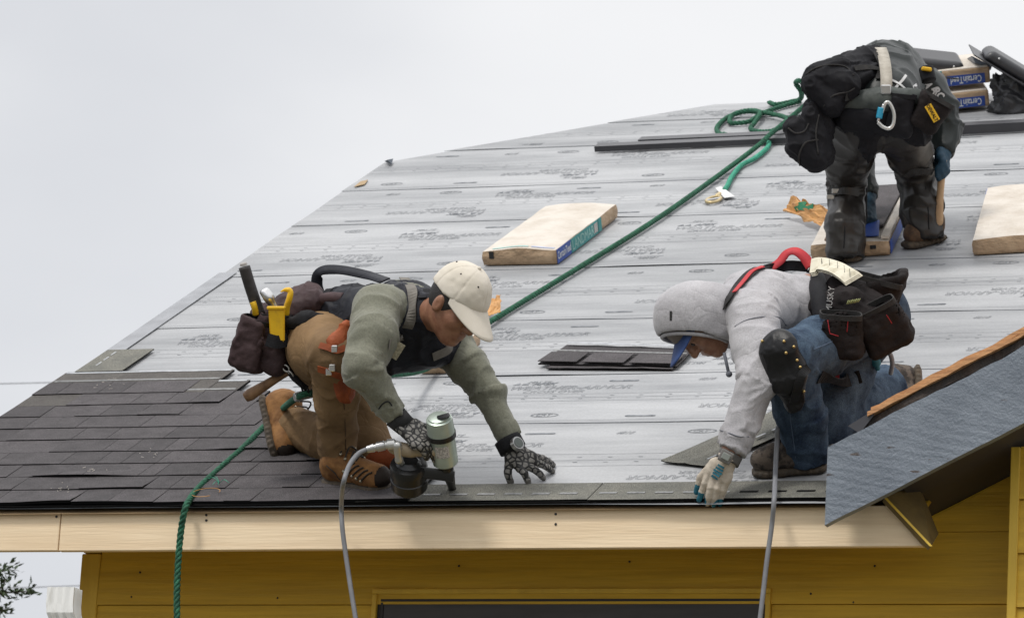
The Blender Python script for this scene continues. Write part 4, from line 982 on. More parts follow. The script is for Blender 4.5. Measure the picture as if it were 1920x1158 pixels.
s = Solid(0.0045)                                  # the body itself, one surface
Pf, Lf = head(s, Hc1, F1, U1, Nb, 1.0)
s.chain([Pv, Md, Ch, Nb], [.11, .11, .115, .06], 0.05)
s.chain([Sh1, El1, Wr1], [.05, .042, .028], 0.02); s.chain([Sh2, El2, Wr2], [.05, .042, .028], 0.02); s.chain([Sh1, Ch, Sh2], [.05, .09, .05], 0.04)
s.chain([Hp1, Kn1, Kn1 * .15 + An1 * .85], [.066, .045, .034], 0.03); s.chain([Hp2, Kn2, Kn2 * .15 + An2 * .85], [.066, .045, .034], 0.03)
s.build(); body1 = s; s.obj('body', M_SKIN, p1); face_bits(Pf, F1, U1, Lf, p1)
s = Solid(0.005); s.ell(Pf(-.016, .022), np.array([F1, U1, Lf]), (.098, .099, .0805), 0.01); s.half(Pf(.052, .02), unit(F1 + .25 * U1), .004); s.half(Pf(-.03, -.062), -U1, .004); s.half(Pf(.025, -.015), unit(F1 - .9 * U1), .004)
s.build(); s.obj('hair', M_HAIR, p1)
cap(Pf, F1, U1, Lf, p1, M_CAPW, M_CAPW, 1.0, lift=0.018, brim=0.096, tilt=0.50)

s = Solid(0.0065)                                  # sweater: trunk and both sleeves
s.chain([cp(625, 622, 14.55), Md, Ch], [.125, .13, .135], 0.05, (tF, 1.25)); s.cone(Ch, Nb, .115, .07, 0.05); s.chain([Sh1 + tB * .03, Ch, Sh2 - tB * .03], [.082, .11, .08], 0.05)
s.chain([Sh1, cp(700, 632, 13.97), El1], [.088, .080, .066], 0.03); s.flat(El1, cp(736, 772, 13.935), .065, .048, 0.03); s.flat(cp(728, 764, 13.93), cp(741, 779, 13.94), .051, .049, .008)
s.chain([Sh2, cp(880, 690, 14.29), El2], [.076, .064, .053], 0.03); s.flat(El2, cp(952, 815, 14.185), .053, .044, 0.03); s.flat(cp(949, 806, 14.19), cp(957, 822, 14.182), .047, .045, .008)
s.build(); s.folds(0.016, 12, .75, 0.4, [El1, El2, Sh1, cp(725, 760, 13.93), Sh2], 0.13, 3.1, iso=.002)
sweater = s; s.obj('sweater', M_SWEAT, p1)

s = Solid(0.0065)                                  # vest over it
s.chain([cp(622, 610, 14.54), Md + UP * .012, Ch + UP * .004], [.138, .146, .142], 0.05, (tF, 1.22)); s.cone(Ch + tF * .02, Nb + tF * .01 - tA * .01, .132, .085, 0.05); s.cone(Sh1 + tB * .115, Sh2 - tB * .09, .112, .102, 0.04); s.cone(Nb - tA * .03, Nb + tA * .028, .082, .078, 0.01); s.cone(cp(735, 655, 14.22), cp(805, 655, 14.24), .075, .07, .04); s.cone(cp(660, 610, 14.40), cp(735, 655, 14.22), .09, .075, .04)
s.build(); s.folds(0.017, 12, 1.2, 0.7, [Md], 0.2, 8.2, iso=.003)
vest = s; s.obj('vest', M_VEST, p1)

s = Solid(0.0065)                                  # trousers
s.cone(Pv - tA * .05, Pv + tA * .06, .135, .128, 0.05); s.ell(cp(560, 640, 14.60), np.array([RT, UP, FW]), (.085, .125, .14), 0.05)
s.chain([Hp1, cp(606, 655, 14.30), Kn1], [.125, .110, .086], 0.05); s.cone(Kn1, cp(632, 750, 14.22), .083, .072, 0.04); s.flat(cp(632, 750, 14.22), cp(634, 847, 14.36), .070, .069, 0.03)
s.chain([Hp2, .5 * (Hp2 + Kn2), Kn2 + NRM * .01], [.12, .10, .085], 0.05); s.cone(Kn2 + NRM * .01, .5 * (Kn2 + An2), .082, .076, 0.04); s.flat(.5 * (Kn2 + An2), Kn2 * .06 + An2 * .94, .076, .072, 0.03)
s.build(); s.folds(0.017, 11, .8, 0.4, [Kn1, cp(632, 720, 14.18), cp(640, 850, 14.33), Kn2, cp(580, 650, 14.4)], 0.12, 5.5, iso=.002)
trousers1 = s; s.obj('trousers', M_DUCK, p1)
_, bs1, _ = boot(rp(610, 908, 0.004), rp(732, 926, 0.004), NRM, An1, p1, M_BOOT, seed=1, toecap=M_TOE)
boot(cp(486, 748, 14.93), cp(512, 868, 14.75), dv(.93, -.05, .35), An2, p1, M_BOOT, seed=2, toecap=M_TOE)

def gmask(s, N_, tips):
    nn = None
    def grey(c):
        d = np.min([np.linalg.norm(c - t, axis=1) for t in tips], 0); return d < .021
    return [(1, grey)]
# right glove round the gun's grip, left glove spread on the roof
hg1, hs1, _ = hand(cp(748, 786, 13.94), cp(797, 832, 13.90), dv(.35, -.62, .70),
     [cp(831, 850, 13.93), cp(826, 858, 13.93), cp(815, 862, 13.92), cp(800, 858, 13.90)], cp(838, 830, 13.98), [.022, .022, .020, .018], p1, [M_GPAD, M_GPAD], cuff=0.03, width=.092, r_=.0135)
nk = unit(NRM * .8 - FW * .5)
hg2, hs2, _ = hand(cp(958, 838, 14.17), cp(992, 872, 14.15), nk,
     [rp(991, 908, .012), rp(1019, 896, .012), rp(1036, 883, .012), rp(1037, 871, .012)][::-1][0:4][::-1], rp(958, 906, .012), [.016, .016, .014, .012], p1, [M_GPAD, M_GPALM], masks=gmask, width=.090, cuff=0.035, r_=.0125, thbase=.30)
link('glove_cuff', pmesh(*tube_arr(np.array([cp(741, 780, 13.94), cp(762, 800, 13.93)]), [.041, .036], 18)), M_GBLK, hg1)
link('glove_cuff', pmesh(*tube_arr(np.array([cp(953, 826, 14.18), cp(966, 848, 14.165)]), [.040, .038], 18)), M_GBLK, hg2)
# watch on the left wrist
wc = cp(964, 833, 14.13); wd = unit(Wr2 - El2); wt_ = bpy.data.objects
ws = tube('watch', [cp(951, 822, 14.175), cp(962, 843, 14.165)], 0.0475, M_BLK, p1, n=4, seg=22)
bm = bmesh.new(); wn = dv(.55, -.45, .7)
rot = V(wn).to_track_quat('Z', 'Y').to_matrix().to_4x4(); ctr = cp(970, 831, 14.115)
bmesh.ops.create_cone(bm, cap_ends=True, segments=24, radius1=.025, radius2=.023, depth=.014, matrix=Matrix.Translation(V(ctr)) @ rot); link('watch_case', bm_mesh(bm, True, 40), M_STEEL, ws)
bm = bmesh.new(); bmesh.ops.create_cone(bm, cap_ends=True, segments=24, radius1=.018, radius2=.018, depth=.003, matrix=Matrix.Translation(V(ctr + wn * .0075)) @ rot); link('watch_face', bm_mesh(bm, True, 40), mat('watch_glass', (0.16, 0.18, 0.17), rough=0.15), ws)

# straps of the harness, laid on the vest
bv1 = [sweater.bvh(), vest.bvh(), trousers1.bvh()]
strap('harness_strap', [(757, 524), (772, 545), (776, 575), (768, 605), (750, 632), (728, 645)], bv1, .034, M_GREYW, p1, off=.007)
strap('harness_strap', [(790, 525), (800, 545), (792, 560)], bv1, .03, M_BLK, p1, off=.006)
strap('harness_strap', [(810, 668), (838, 655), (842, 640)], bv1, .03, M_GREYW, p1, off=.007)
strap('harness_strap', [(700, 520), (655, 520), (620, 545), (600, 565)], bv1, .04, M_BLK, p1, off=.008)
# slack strap arching over the back
C_ = spline([cp(602, 560, 14.5), cp(594, 532, 14.5), cp(602, 508, 14.48), cp(640, 506, 14.44), cp(690, 516, 14.34), cp(722, 526, 14.2)], 8)
link('slack_strap', pmesh(*ribbon_arr(C_, np.tile(unit(UP * .5 - FW * .6 ), (len(C_), 1)), .040, .005)), M_VEST, p1)
# woven patch on the chest
ph = hit(bv1, 742, 656, .006)
if ph:
    bm = bmesh.new(); r_ax = dv(.55, .35, 0); u_ax = dv(.25, -.9, .2); add_box(bm, ph[0], (r_ax, unit(u_ax - r_ax * (u_ax @ r_ax)), np.cross(r_ax, unit(u_ax - r_ax * (u_ax @ r_ax)))), (.014, .030, .0015), .001); link('patch', bm_mesh(bm), mat('khaki_patch', (0.42, 0.38, 0.27), (0.2, 0.18, 0.12), rough=0.9, scale=120), p1)

# tool belt with plum leather pouches
belt = tube('tool_belt', [cp(548, 600, 14.38), cp(575, 575, 14.42), cp(612, 560, 14.36), cp(645, 560, 14.33)], .022, M_PLUM, p1, seg=12)
po1, pos1 = pouch('pouch', cp(468, 643, 14.34), dv(.93, .28, .25), dv(.33, -.94, .1), dv(-.3, .1, .95), .115, .20, .085, M_PLUM, M_BLK, belt, -.12, 1, .009)
po2, _ = pouch('pouch', cp(512, 641, 14.36), dv(.96, .10, .2), dv(.14, -.98, .1), dv(-.2, .1, .95), .105, .215, .09, M_PLUM, M_BLK, belt, -.04, 4, .009)
blob('pouch_back', [(cp(492, 590, 14.45), cp(545, 590, 14.42), .04, .05, None), (cp(545, 590, 14.42), cp(590, 568, 14.40), .055, .05, None), (cp(540, 570, 14.44), cp(580, 552, 14.45), .04, .045, None)], M_PLUM, belt, fold=.008)
blob('pouch_flap', [(cp(545, 606, 14.30), cp(575, 602, 14.28), .022, .03, None), (cp(575, 602, 14.28), cp(612, 596, 14.30), .028, .016, None)], M_BLK, belt, fold=.006)
strap('holster_band', [(500, 636, 14.26), (520, 641, 14.255), (540, 636, 14.28)], [], .045, M_BLK, belt)
tube('belt_buckle', [cp(540, 688, 14.36), cp(548, 704, 14.34), cp(560, 716, 14.33), cp(575, 728, 14.34)], .011, M_BLK, belt)
for k in range(5):
    c = cp(536 + 9 * k, 690 + 10 * k, 14.33); a = np.linspace(0, 2 * math.pi, 13); d1, d2 = (dv(.7, .7, .1), dv(.3, -.3, .9)) if k % 2 else (dv(.7, .7, .1), dv(.7, -.7, .1))
    link('chain_link', pmesh(*tube_arr(np.array([c + .014 * np.cos(q) * d1 + .009 * np.sin(q) * d2 for q in a]), .0035, 6, False)), M_STEEL if k < 2 else M_BLK, belt)
# orange leather knee pad with straps
kp = Solid(0.005); kd = unit(An1 - Kn1)
kp.cone(cp(636, 650, 14.055), cp(648, 735, 14.10), .052, .040, .03, (unit(-FW + RT * .9), 1.6)); kp.cone(cp(650, 620, 14.06), cp(640, 660, 14.05), .034, .045, .02, (unit(-FW + RT * .7), 1.8)); kp.build(); kp.folds(.006, 12, 1.2, 1, seed=4)
kpo = kp.obj('knee_pad', M_ORLEA, p1); bk = [trousers1.bvh(), kp.bvh()]
strap('knee_strap', [(600, 648), (615, 652), (632, 657), (648, 652)], bk, .022, M_ORLEA, kpo, off=.006)
strap('knee_strap', [(598, 690), (612, 694), (628, 700), (645, 706)], bk, .024, M_ORLEA, kpo, off=.006)
for (x, y) in ((628, 655), (618, 695), (624, 688)):
    h_ = hit(bk, x, y, .008); bm = bmesh.new(); add_box(bm, h_[0], (RT, UP, FW), (.010, .012, .003), .002); link('buckle', bm_mesh(bm), M_STEEL, kpo)
kp = Solid(0.006); kp.ell(Kn2 + NRM * .015 + dv(.5, .25, .6) * .03, np.array([RT, UP, FW]), (.105, .055, .07), .01); kp.half(rp(700, 868, .004), -NRM); kp.build(); kp.obj('knee_pad', M_ORLEA, p1)

for pts in ([(642, 720), (645, 760), (647, 800), (648, 842)],):
    P = [hit([trousers1.bvh()], x, y, .001) for x, y in pts]; P = [h for h in P if h is not None]
    if len(P) > 1: link('seam', pmesh(*tube_arr(spline([h[0] for h in P], 8), .0014, 5)), mat('dark_seam', (0.06, 0.035, 0.018), rough=0.9), p1)
for pts in ([(735, 760), (728, 752), (718, 756), (710, 766)],):
    P = [hit([sweater.bvh()], x, y, .001) for x, y in pts]; P = [h for h in P if h is not None]
    if len(P) > 1: link('cuff_seam', pmesh(*tube_arr(spline([h[0] for h in P], 8), .0022, 5)), M_VEST, p1)

_bb = [bs1.bvh()]; _bo = bpy.data.objects['boot']
for k in range(5):
    x, y = 652 + 8 * k, 874 + 4.5 * k; P = [hit(_bb, x + a_, y + b_, .003) for a_, b_ in ((-6, 8), (0, 2), (8, -4), (14, -6))]; P = [h for h in P if h is not None]
    if len(P) > 1: link('lace', pmesh(*tube_arr(spline([h[0] for h in P], 4), .0030, 6)), M_LACE, _bo)
    h_ = hit(_bb, x - 7, y + 9, .002)
    if h_: bm = bmesh.new(); bmesh.ops.create_uvsphere(bm, u_segments=8, v_segments=6, radius=.006, matrix=Matrix.Translation(V(h_[0]))); link('lace_hook', bm_mesh(bm, True), M_EYELET, _bo)
P = [hit(_bb, x, y, .001) for x, y in ((612, 872), (628, 886), (640, 900), (660, 905), (690, 912))]; P = [h for h in P if h is not None]
if len(P) > 1: link('boot_seam', pmesh(*tube_arr(spline([h[0] for h in P], 6), .0025, 5)), M_LACE, _bo)
# ================================================================== hooded roofer on the right
M_HOOD = mat('light_grey_fleece', (0.455, 0.445, 0.46), (0.36, 0.35, 0.365), rough=0.95, scale=7, bump=0.35, bscale=320, sheen=0.25, speck=0.10, sscale=190, spec=0.15, wr=(8, .0045))
M_HOODIN = mat('hood_lining', (0.40, 0.39, 0.40), rough=0.95)
M_JEAN = mat('blue_denim', (0.085, 0.128, 0.182), (0.011, 0.020, 0.042), rough=0.85, scale=13, bump=0.3, bscale=300, lo=0.3, hi=0.72, detail=6, speck=0.25, sscale=260, spec=0.15, wr=(8, .0045))
M_PADB = mat('black_leather_pad', (0.010, 0.010, 0.011), (0.007, 0.007, 0.008), rough=0.42, scale=14, bump=0.35, bscale=60, spec=0.3)
M_NAVY = mat('blue_cap_brim', (0.035, 0.08, 0.24), (0.025, 0.055, 0.17), rough=0.7, scale=12)
M_TAUPE = mat('taupe_cap_cloth', (0.20, 0.17, 0.15), rough=0.9)
M_SHOE = mat('taupe_trail_shoe', (0.105, 0.085, 0.07), (0.035, 0.03, 0.027), rough=0.75, scale=34, bump=0.5, bscale=120, lo=0.42, hi=0.55, spec=0.15)
M_GLW = mat('cream_knit_glove', (0.56, 0.50, 0.42), (0.42, 0.36, 0.29), rough=0.9, scale=24, bump=0.4, bscale=330, spec=0.15)
M_TEAL = mat('teal_rubber', (0.015, 0.15, 0.21), (0.01, 0.10, 0.15), rough=0.6, scale=30)
M_POUCHB = mat('black_canvas_pouch', (0.022, 0.018, 0.018), (0.012, 0.010, 0.010), rough=0.8, scale=14, bump=0.5, bscale=190, spec=0.15)
M_RIMB = mat('charcoal_webbing', (0.045, 0.043, 0.042), (0.03, 0.03, 0.03), rough=0.8, scale=40, bump=0.4, bscale=220, spec=0.15)
M_PAPER = mat('printed_paper', (0.66, 0.62, 0.50), (0.45, 0.41, 0.30), rough=0.85, scale=30, stretch=(1, 1, 1), lo=0.3, hi=0.5)
M_WHITE = mat('white_print', (0.70, 0.70, 0.70), rough=0.7)
M_REDS = mat('red_stitching', (0.40, 0.02, 0.03), rough=0.7)

p2 = empty('person', rp(1500, 890), 'kneeling roofer in pale grey hoodie and blue jeans reaching down to the eave', 'person', 'roofers working on the roof')
Hq1 = cp(1588, 622, 14.12); Kq1 = cp(1474, 672, 13.76); Aq1 = cp(1512, 852, 13.96)
Hq2 = cp(1605, 618, 14.42); Kq2 = rp(1545, 800, 0.065); Aq2 = cp(1686, 708, 14.76)
Pq = cp(1602, 588, 14.30); Mq = cp(1515, 575, 14.24); Cq = cp(1432, 578, 14.16); Nq = cp(1368, 588, 14.10)
Sq1 = cp(1410, 592, 13.96); Eq1 = cp(1420, 718, 13.76); Wq1 = cp(1370, 848, 13.70)
Sq2 = cp(1402, 552, 14.34); Eq2 = cp(1410, 655, 14.34); Wq2 = cp(1452, 728, 14.24)
Hc2 = cp(1312, 606, 14.04)
F2 = dv(-.33, .90, .26); U2 = dv(-.88, -.40, .14); U2 = unit(U2 - F2 * (U2 @ F2))
qA = unit(Cq - Pq); qB = unit(Sq2 - Sq1); qF = unit(np.cross(qA, qB)); qF = qF if qF @ UP < 0 else -qF
s = Solid(0.0045); Pg, Lg = head(s, Hc2, F2, U2, Nq, 0.97)
s.chain([Pq, Mq, Cq, Nq], [.10, .10, .11, .06], 0.05)
s.chain([Sq1, Eq1, Wq1, cp(1362, 862, 13.69)], [.05, .042, .030, .029], 0.02); s.chain([Sq2, Eq2, Wq2], [.05, .042, .028], 0.02); s.chain([Sq1, Cq, Sq2], [.05, .09, .05], 0.04)
s.chain([Hq1, Kq1, Kq1 * .12 + Aq1 * .88], [.066, .045, .034], 0.03); s.chain([Hq2, Kq2, Kq2 * .12 + Aq2 * .88], [.066, .045, .034], 0.03)
s.build(); body2 = s; s.obj('body', M_SKIN2, p2); face_bits(Pg, F2, U2, Lg, p2, .97)
s = Solid(0.005); s.ell(Pg(-.016, .022), np.array([F2, U2, Lg]), (.096, .097, .079), 0.01); s.half(Pg(.055, .02), unit(F2 + .25 * U2), .004); s.half(Pg(-.03, -.062), -U2, .004); s.half(Pg(.03, -.015), unit(F2 - .9 * U2), .004)
s.build(); s.obj('hair', M_HAIR, p2)
cap(Pg, F2, U2, Lg, p2, M_TAUPE, M_NAVY, .95, lift=0.012, brim=0.085, tilt=0.12, eyelets=False)

s = Solid(0.006)                                   # hoodie trunk and sleeves
s.chain([cp(1560, 588, 14.28), Mq, Cq], [.128, .130, .135], 0.05, (qF, 1.25)); s.cone(Cq, Nq, .12, .095, 0.05); s.chain([Sq1 + qB * .03, Cq, Sq2 - qB * .03], [.085, .11, .085], 0.05)
s.cone(Cq + qF * .03, Mq + qF * .06 - qA * .02, .105, .085, .06)
s.chain([Sq1, cp(1420, 655, 13.84), Eq1], [.092, .078, .063], 0.03); s.flat(Eq1, cp(1376, 832, 13.71), .063, .053, 0.03); s.flat(cp(1383, 818, 13.715), cp(1371, 846, 13.70), .053, .050, .012)
s.chain([Sq2, Eq2], [.085, .07], 0.03); s.flat(Eq2, cp(1440, 712, 14.25), .07, .055, 0.03)
s.build(); s.folds(0.015, 12, .75, 0.35, [Eq1, Sq1, cp(1385, 810, 13.71), cp(1500, 560, 14.1)], 0.14, 2.3, iso=.003)
hood_s = s; s.obj('hoodie', M_HOOD, p2)
s = Solid(0.005); A2 = np.array([F2, U2, Lg])      # the hood, a shell open towards the face
s.ell(Pg(-.004, .020), A2, (.136, .140, .118), 0.02); s.cone(Pg(-.045, -.05), Nq + (Cq - Nq) * .15, .106, .096, 0.04); s.cone(Pg(.045, -.075), Pg(-.02, -.12), .085, .09, .05)
s.ell(Pg(.045, .004), A2, (.135, .116, .100), 0.010, True); s.half(Pg(.070, .02), unit(F2 - .28 * U2), .008)
s.build(); s.folds(0.006, 8, 1.0, 0.5, [Nq], .12, 6.6, segs=[(Pg(0, .12), Nq)], iso=.003)
hood_h = s; hd = s.obj('hood', M_HOOD, p2)
rimp = []
for i in range(49):
    a = 2 * math.pi * i / 48; lo_, hi_ = 0.0, .2
    for _ in range(30):
        ro = (lo_ + hi_) / 2; q = ((.074 + .28 * ro * math.cos(a)) / .136) ** 2 + (ro * math.cos(a) / .140) ** 2 + (ro * math.sin(a) / .118) ** 2
        lo_, hi_ = (ro, hi_) if q < 1 else (lo_, ro)
    ro -= .006; rimp.append(Pg(.068 + .28 * ro * math.cos(a), .020 + ro * math.cos(a), ro * math.sin(a)))
link('hood_hem', pmesh(*tube_arr(np.array(rimp), .0065, 8)), M_HOOD, hd)
tube('drawstring', [cp(1358, 662, 13.92), cp(1362, 680, 13.90), cp(1366, 698, 13.90)], .0055, mat('grey_cord', (0.16, 0.17, 0.20), rough=0.9), hd)
bm = bmesh.new(); bmesh.ops.create_uvsphere(bm, u_segments=10, v_segments=8, radius=.011, matrix=Matrix.Translation(V(cp(1367, 701, 13.90)))); link('knot', bm_mesh(bm, True), bpy.data.materials['grey_cord'], hd)

s = Solid(0.0065)                                  # jeans
s.cone(Pq - qA * .06, Pq + qA * .05, .135, .125, 0.05); s.ell(cp(1625, 612, 14.30), np.array([RT, UP, FW]), (.095, .12, .14), 0.05)
s.chain([Hq1, cp(1535, 652, 13.94), Kq1], [.108, .096, .083], 0.05); s.cone(Kq1, cp(1500, 775, 13.88), .082, .080, 0.04); s.flat(cp(1500, 775, 13.88), cp(1515, 862, 13.95), .082, .078, 0.03)
s.chain([Hq2, .5 * (Hq2 + Kq2), Kq2 + NRM * .005], [.12, .10, .082], 0.05); s.cone(Kq2 + NRM * .005, .5 * (Kq2 + Aq2), .080, .080, 0.04); s.flat(.5 * (Kq2 + Aq2), Kq2 * .16 + Aq2 * .84, .080, .076, 0.03)
s.build(); s.folds(0.018, 11, .8, 0.42, [Kq1, cp(1500, 740, 13.86), cp(1512, 840, 13.94), Kq2, cp(1560, 630, 14.0), cp(1660, 725, 14.7)], 0.12, 9.5, iso=.002)
jeans = s; s.obj('jeans', M_JEAN, p2)
boot(rp(1549, 884, .004), rp(1411, 893, .004), NRM, Aq1, p2, M_SHOE, 'shoe', low=True, seed=3, wid=1.02)
boot(cp(1727, 694, 14.84), cp(1733, 790, 14.66), dv(-.96, .02, .15), Aq2, p2, M_SHOE, 'shoe', low=True, seed=4)

bv2 = [hood_s.bvh(), jeans.bvh()]
for pts in ([(1478, 740), (1483, 790), (1490, 840), (1492, 858)], [(1590, 625), (1560, 640), (1525, 655)]):
    P = [hit(bv2, x, y, .001) for x, y in pts]; P = [h for h in P if h is not None]
    if len(P) > 1: link('seam', pmesh(*tube_arr(spline([h[0] for h in P], 8), .0013, 5)), mat('seam_thread', (0.09, 0.13, 0.20), rough=0.9), p2)
# glove with teal palm and finger ends, and the digital watch
def tmask(s, N_, tips):
    q = np.array([t for t in tips])
    return [(1, lambda c: np.min([np.linalg.norm(c - t, axis=1) for t in (q[0], q[3], q[4])], 0) < .030)]
hg3, hs3, (gD, gN, gS) = hand(cp(1361, 866, 13.69), cp(1344, 897, 13.695), dv(-.15, -.40, .9),
     [cp(1311, 936, 13.72), cp(1326, 944, 13.715), cp(1338, 946, 13.715), cp(1350, 945, 13.72)], cp(1306, 922, 13.74), [.008, .010, .010, .008], p2, [M_GLW, M_TEAL], masks=tmask, width=.086, r_=.0118, cuff=.02, cuffr=.036)
hq = hit([hs3.bvh()], 1350, 880, .0015)
for k, (x, y, t) in enumerate(((1349, 877, "HUSK"), (1347, 884, "WORK"), (1345, 890, "GRIP"))): pass
for k in range(5):
    h_ = hit([hs3.bvh()], 1352 - 3 * k, 874 + 5 * k, .001)
    if h_:
        bm = bmesh.new(); add_box(bm, h_[0], (unit(np.cross(h_[1], gD)), gD, h_[1]), (.016 - .002 * abs(k - 2), .0035, .001)); link('glove_print', bm_mesh(bm), M_TEAL, hg3)
hg4, _, _ = hand(cp(1446, 722, 14.22), cp(1468, 742, 14.10), dv(.1, -.8, .5), [cp(1495, 752, 14.0), cp(1492, 760, 14.0), cp(1488, 766, 14.0), cp(1482, 770, 14.0)], cp(1480, 730, 14.06), [.012] * 4, p2, [M_GLW], cuff=.02)
wt2 = tube('watch', [cp(1371, 850, 13.70), cp(1363, 866, 13.695)], .041, mat('grey_watch_strap', (0.10, 0.095, 0.09), rough=0.6), p2, n=4, seg=20)
wn = dv(-.05, -.25, .95); wr_ = dv(.45, -.85, 0); ax3 = (unit(np.cross(wr_, wn)), wr_, wn)
bm = bmesh.new(); add_box(bm, cp(1361, 856, 13.645), ax3, (.022, .020, .008), .004, 2); link('watch_case', bm_mesh(bm), mat('grey_watch_case', (0.19, 0.18, 0.17), rough=0.4), wt2)
bm = bmesh.new(); add_box(bm, cp(1361, 856, 13.634), ax3, (.014, .011, .0035), .002); link('watch_display', bm_mesh(bm), mat('watch_display', (0.26, 0.28, 0.26), rough=0.2), wt2)

# black leather knee pad
kd2 = unit(Aq1 - Kq1); kn2 = unit(dv(-.55, -.25, .8))
s = Solid(0.005); s.cone(cp(1459, 655, 13.70), cp(1474, 700, 13.715), .070, .074, .03, (kn2, 2.0)); s.cone(cp(1474, 700, 13.715), cp(1489, 752, 13.75), .074, .040, .03, (kn2, 2.0))
s.build(); s.folds(.003, 8, 1.5, 1, seed=3); padk = s; po = s.obj('knee_pad', M_PADB, p2)
bvp = [padk.bvh(), jeans.bvh()]
s2_ = strap('pad_strap', [(1512, 690), (1502, 705), (1494, 728), (1488, 752)], bvp, .030, M_PADB, po, off=.010)
for (x, y) in ((1474, 661), (1494, 675), (1500, 688), (1488, 650), (1506, 733), (1430, 640), (1470, 640)):
    h_ = hit(bvp, x, y, .002)
    if h_: bm = bmesh.new(); bmesh.ops.create_uvsphere(bm, u_segments=8, v_segments=6, radius=.0055, matrix=Matrix.Translation(V(h_[0]))); link('rivet', bm_mesh(bm, True), mat('brass', (0.55, 0.40, 0.16), rough=0.35, metal=0.8), po)
strap('knee_strap', [(1535, 705), (1560, 710), (1590, 712), (1612, 705)], bv2, .045, M_BLK, p2, off=.006)
h_ = hit(bv2, 1570, 706, .012)
bm = bmesh.new(); add_box(bm, h_[0], (RT, UP, FW), (.007, .020, .003), .001); link('red_tab', bm_mesh(bm), M_RED, p2)

# harness: shoulder straps, red handle on the back
strap('harness_strap', [(1360, 575), (1372, 556), (1388, 536), (1408, 515), (1424, 505)], bv2, .042, M_RIMB, p2, off=.008)
strap('harness_strap_edge', [(1380, 552), (1396, 532), (1412, 514), (1430, 506)], bv2, .016, M_RED, p2, off=.013)
strap('harness_strap', [(1420, 508), (1450, 503), (1480, 498), (1515, 500)], bv2, .036, M_BLK, p2, off=.008, zdef=14.3)
C_ = spline([cp(1445, 503, 14.30), cp(1462, 490, 14.30), cp(1476, 474, 14.30), cp(1492, 471, 14.29), cp(1508, 482, 14.28), cp(1520, 500, 14.27)], 8)
link('red_handle', pmesh(*ribbon_arr(C_, np.tile(unit(UP * .8 - FW * .6 - RT * .3), (len(C_), 1)), .036, .005)), M_RED, p2)
# tool belt
belt2 = tube('tool_belt', [cp(1530, 515, 14.30), cp(1536, 550, 14.06), cp(1541, 590, 13.97), cp(1548, 628, 13.95)], .032, M_BLK, p2, seg=12)
blob('belt_pad', [(cp(1535, 520, 14.30), cp(1545, 575, 14.12), .045, .05, None), (cp(1545, 575, 14.05), cp(1590, 565, 14.0), .05, .055, None), (cp(1580, 540, 14.12), cp(1640, 575, 14.04), .055, .05, None), (cp(1590, 590, 13.98), cp(1650, 600, 13.98), .04, .04, None)], M_POUCHB, belt2, fold=.006)
pouch('pouch', cp(1642, 556, 14.12), dv(.95, .25, .1), dv(-.15, -.97, .2), dv(.2, .2, .95), .165, .155, .11, M_POUCHB, M_RIMB, belt2, .12, 2, .007)
ob3, ps3 = pouch('pouch', cp(1577, 628, 13.88), dv(.99, .06, .1), dv(-.03, -.98, .2), dv(.0, .2, .97), .150, .165, .095, M_POUCHB, M_RIMB, belt2, -.10, 3, .007)
ob4, ps4 = pouch('pouch', cp(1655, 612, 13.94), dv(.86, -.45, .2), dv(-.45, -.85, .2), dv(.1, .2, .95), .165, .175, .10, M_POUCHB, M_RIMB, belt2, -.08, 6, .007)
for ps, ob, lines in ((ps3, ob3, ([(1552, 600), (1556, 625)], [(1556, 625), (1572, 630)], [(1590, 600), (1588, 622)])), (ps4, ob4, ([(1662, 590), (1672, 606)],))):
    for ln in lines:
        hh = [hit([ps.bvh()], x, y, .001) for x, y in ln]; hh = [h for h in hh if h]
        if len(hh) > 1: link('stitching', pmesh(*tube_arr(spline([h[0] for h in hh], 6), .0018, 5)), M_REDS, ob)
bvb = [o_ for o_ in (ps3.bvh(), ps4.bvh())]
txt('printed_word', "MUSKY", cp(1556, 560, 13.91), dv(.12, -.98, .1), dv(-.97, -.12, .1), .030, M_WHITE, belt2, .9)
# second hand hold: lower belt strap and lanyard

_hh = [hit([hood_h.bvh()], x, y, .001) for x, y in ((1268, 545), (1266, 560), (1262, 580), (1256, 602))]; _hh = [h for h in _hh if h]
_q = hit([hood_h.bvh()], 1258, 592, .001)
if _q: bm = bmesh.new(); add_box(bm, _q[0], (unit(np.cross(_q[1], UP)), UP, _q[1]), (.004, .016, .0008)); link('dark_smudge', bm_mesh(bm), M_RIMB, hd)
P = [hit([hood_s.bvh()], x, y, .0012) for x, y in ((1378, 612), (1400, 600), (1430, 594), (1460, 595), (1474, 610))]; P = [h for h in P if h]
if len(P) > 2: link('sleeve_seam', pmesh(*tube_arr(spline([h[0] for h in P], 8), .0016, 5)), bpy.data.materials['grey_cord'], p2)
P = [hit([hood_s.bvh()], x, y, .0012) for x, y in ((1350, 806), (1368, 812), (1386, 818), (1404, 818))]; P = [h for h in P if h]
if len(P) > 2: link('cuff_seam', pmesh(*tube_arr(spline([h[0] for h in P], 8), .0018, 5)), bpy.data.materials['grey_cord'], p2)
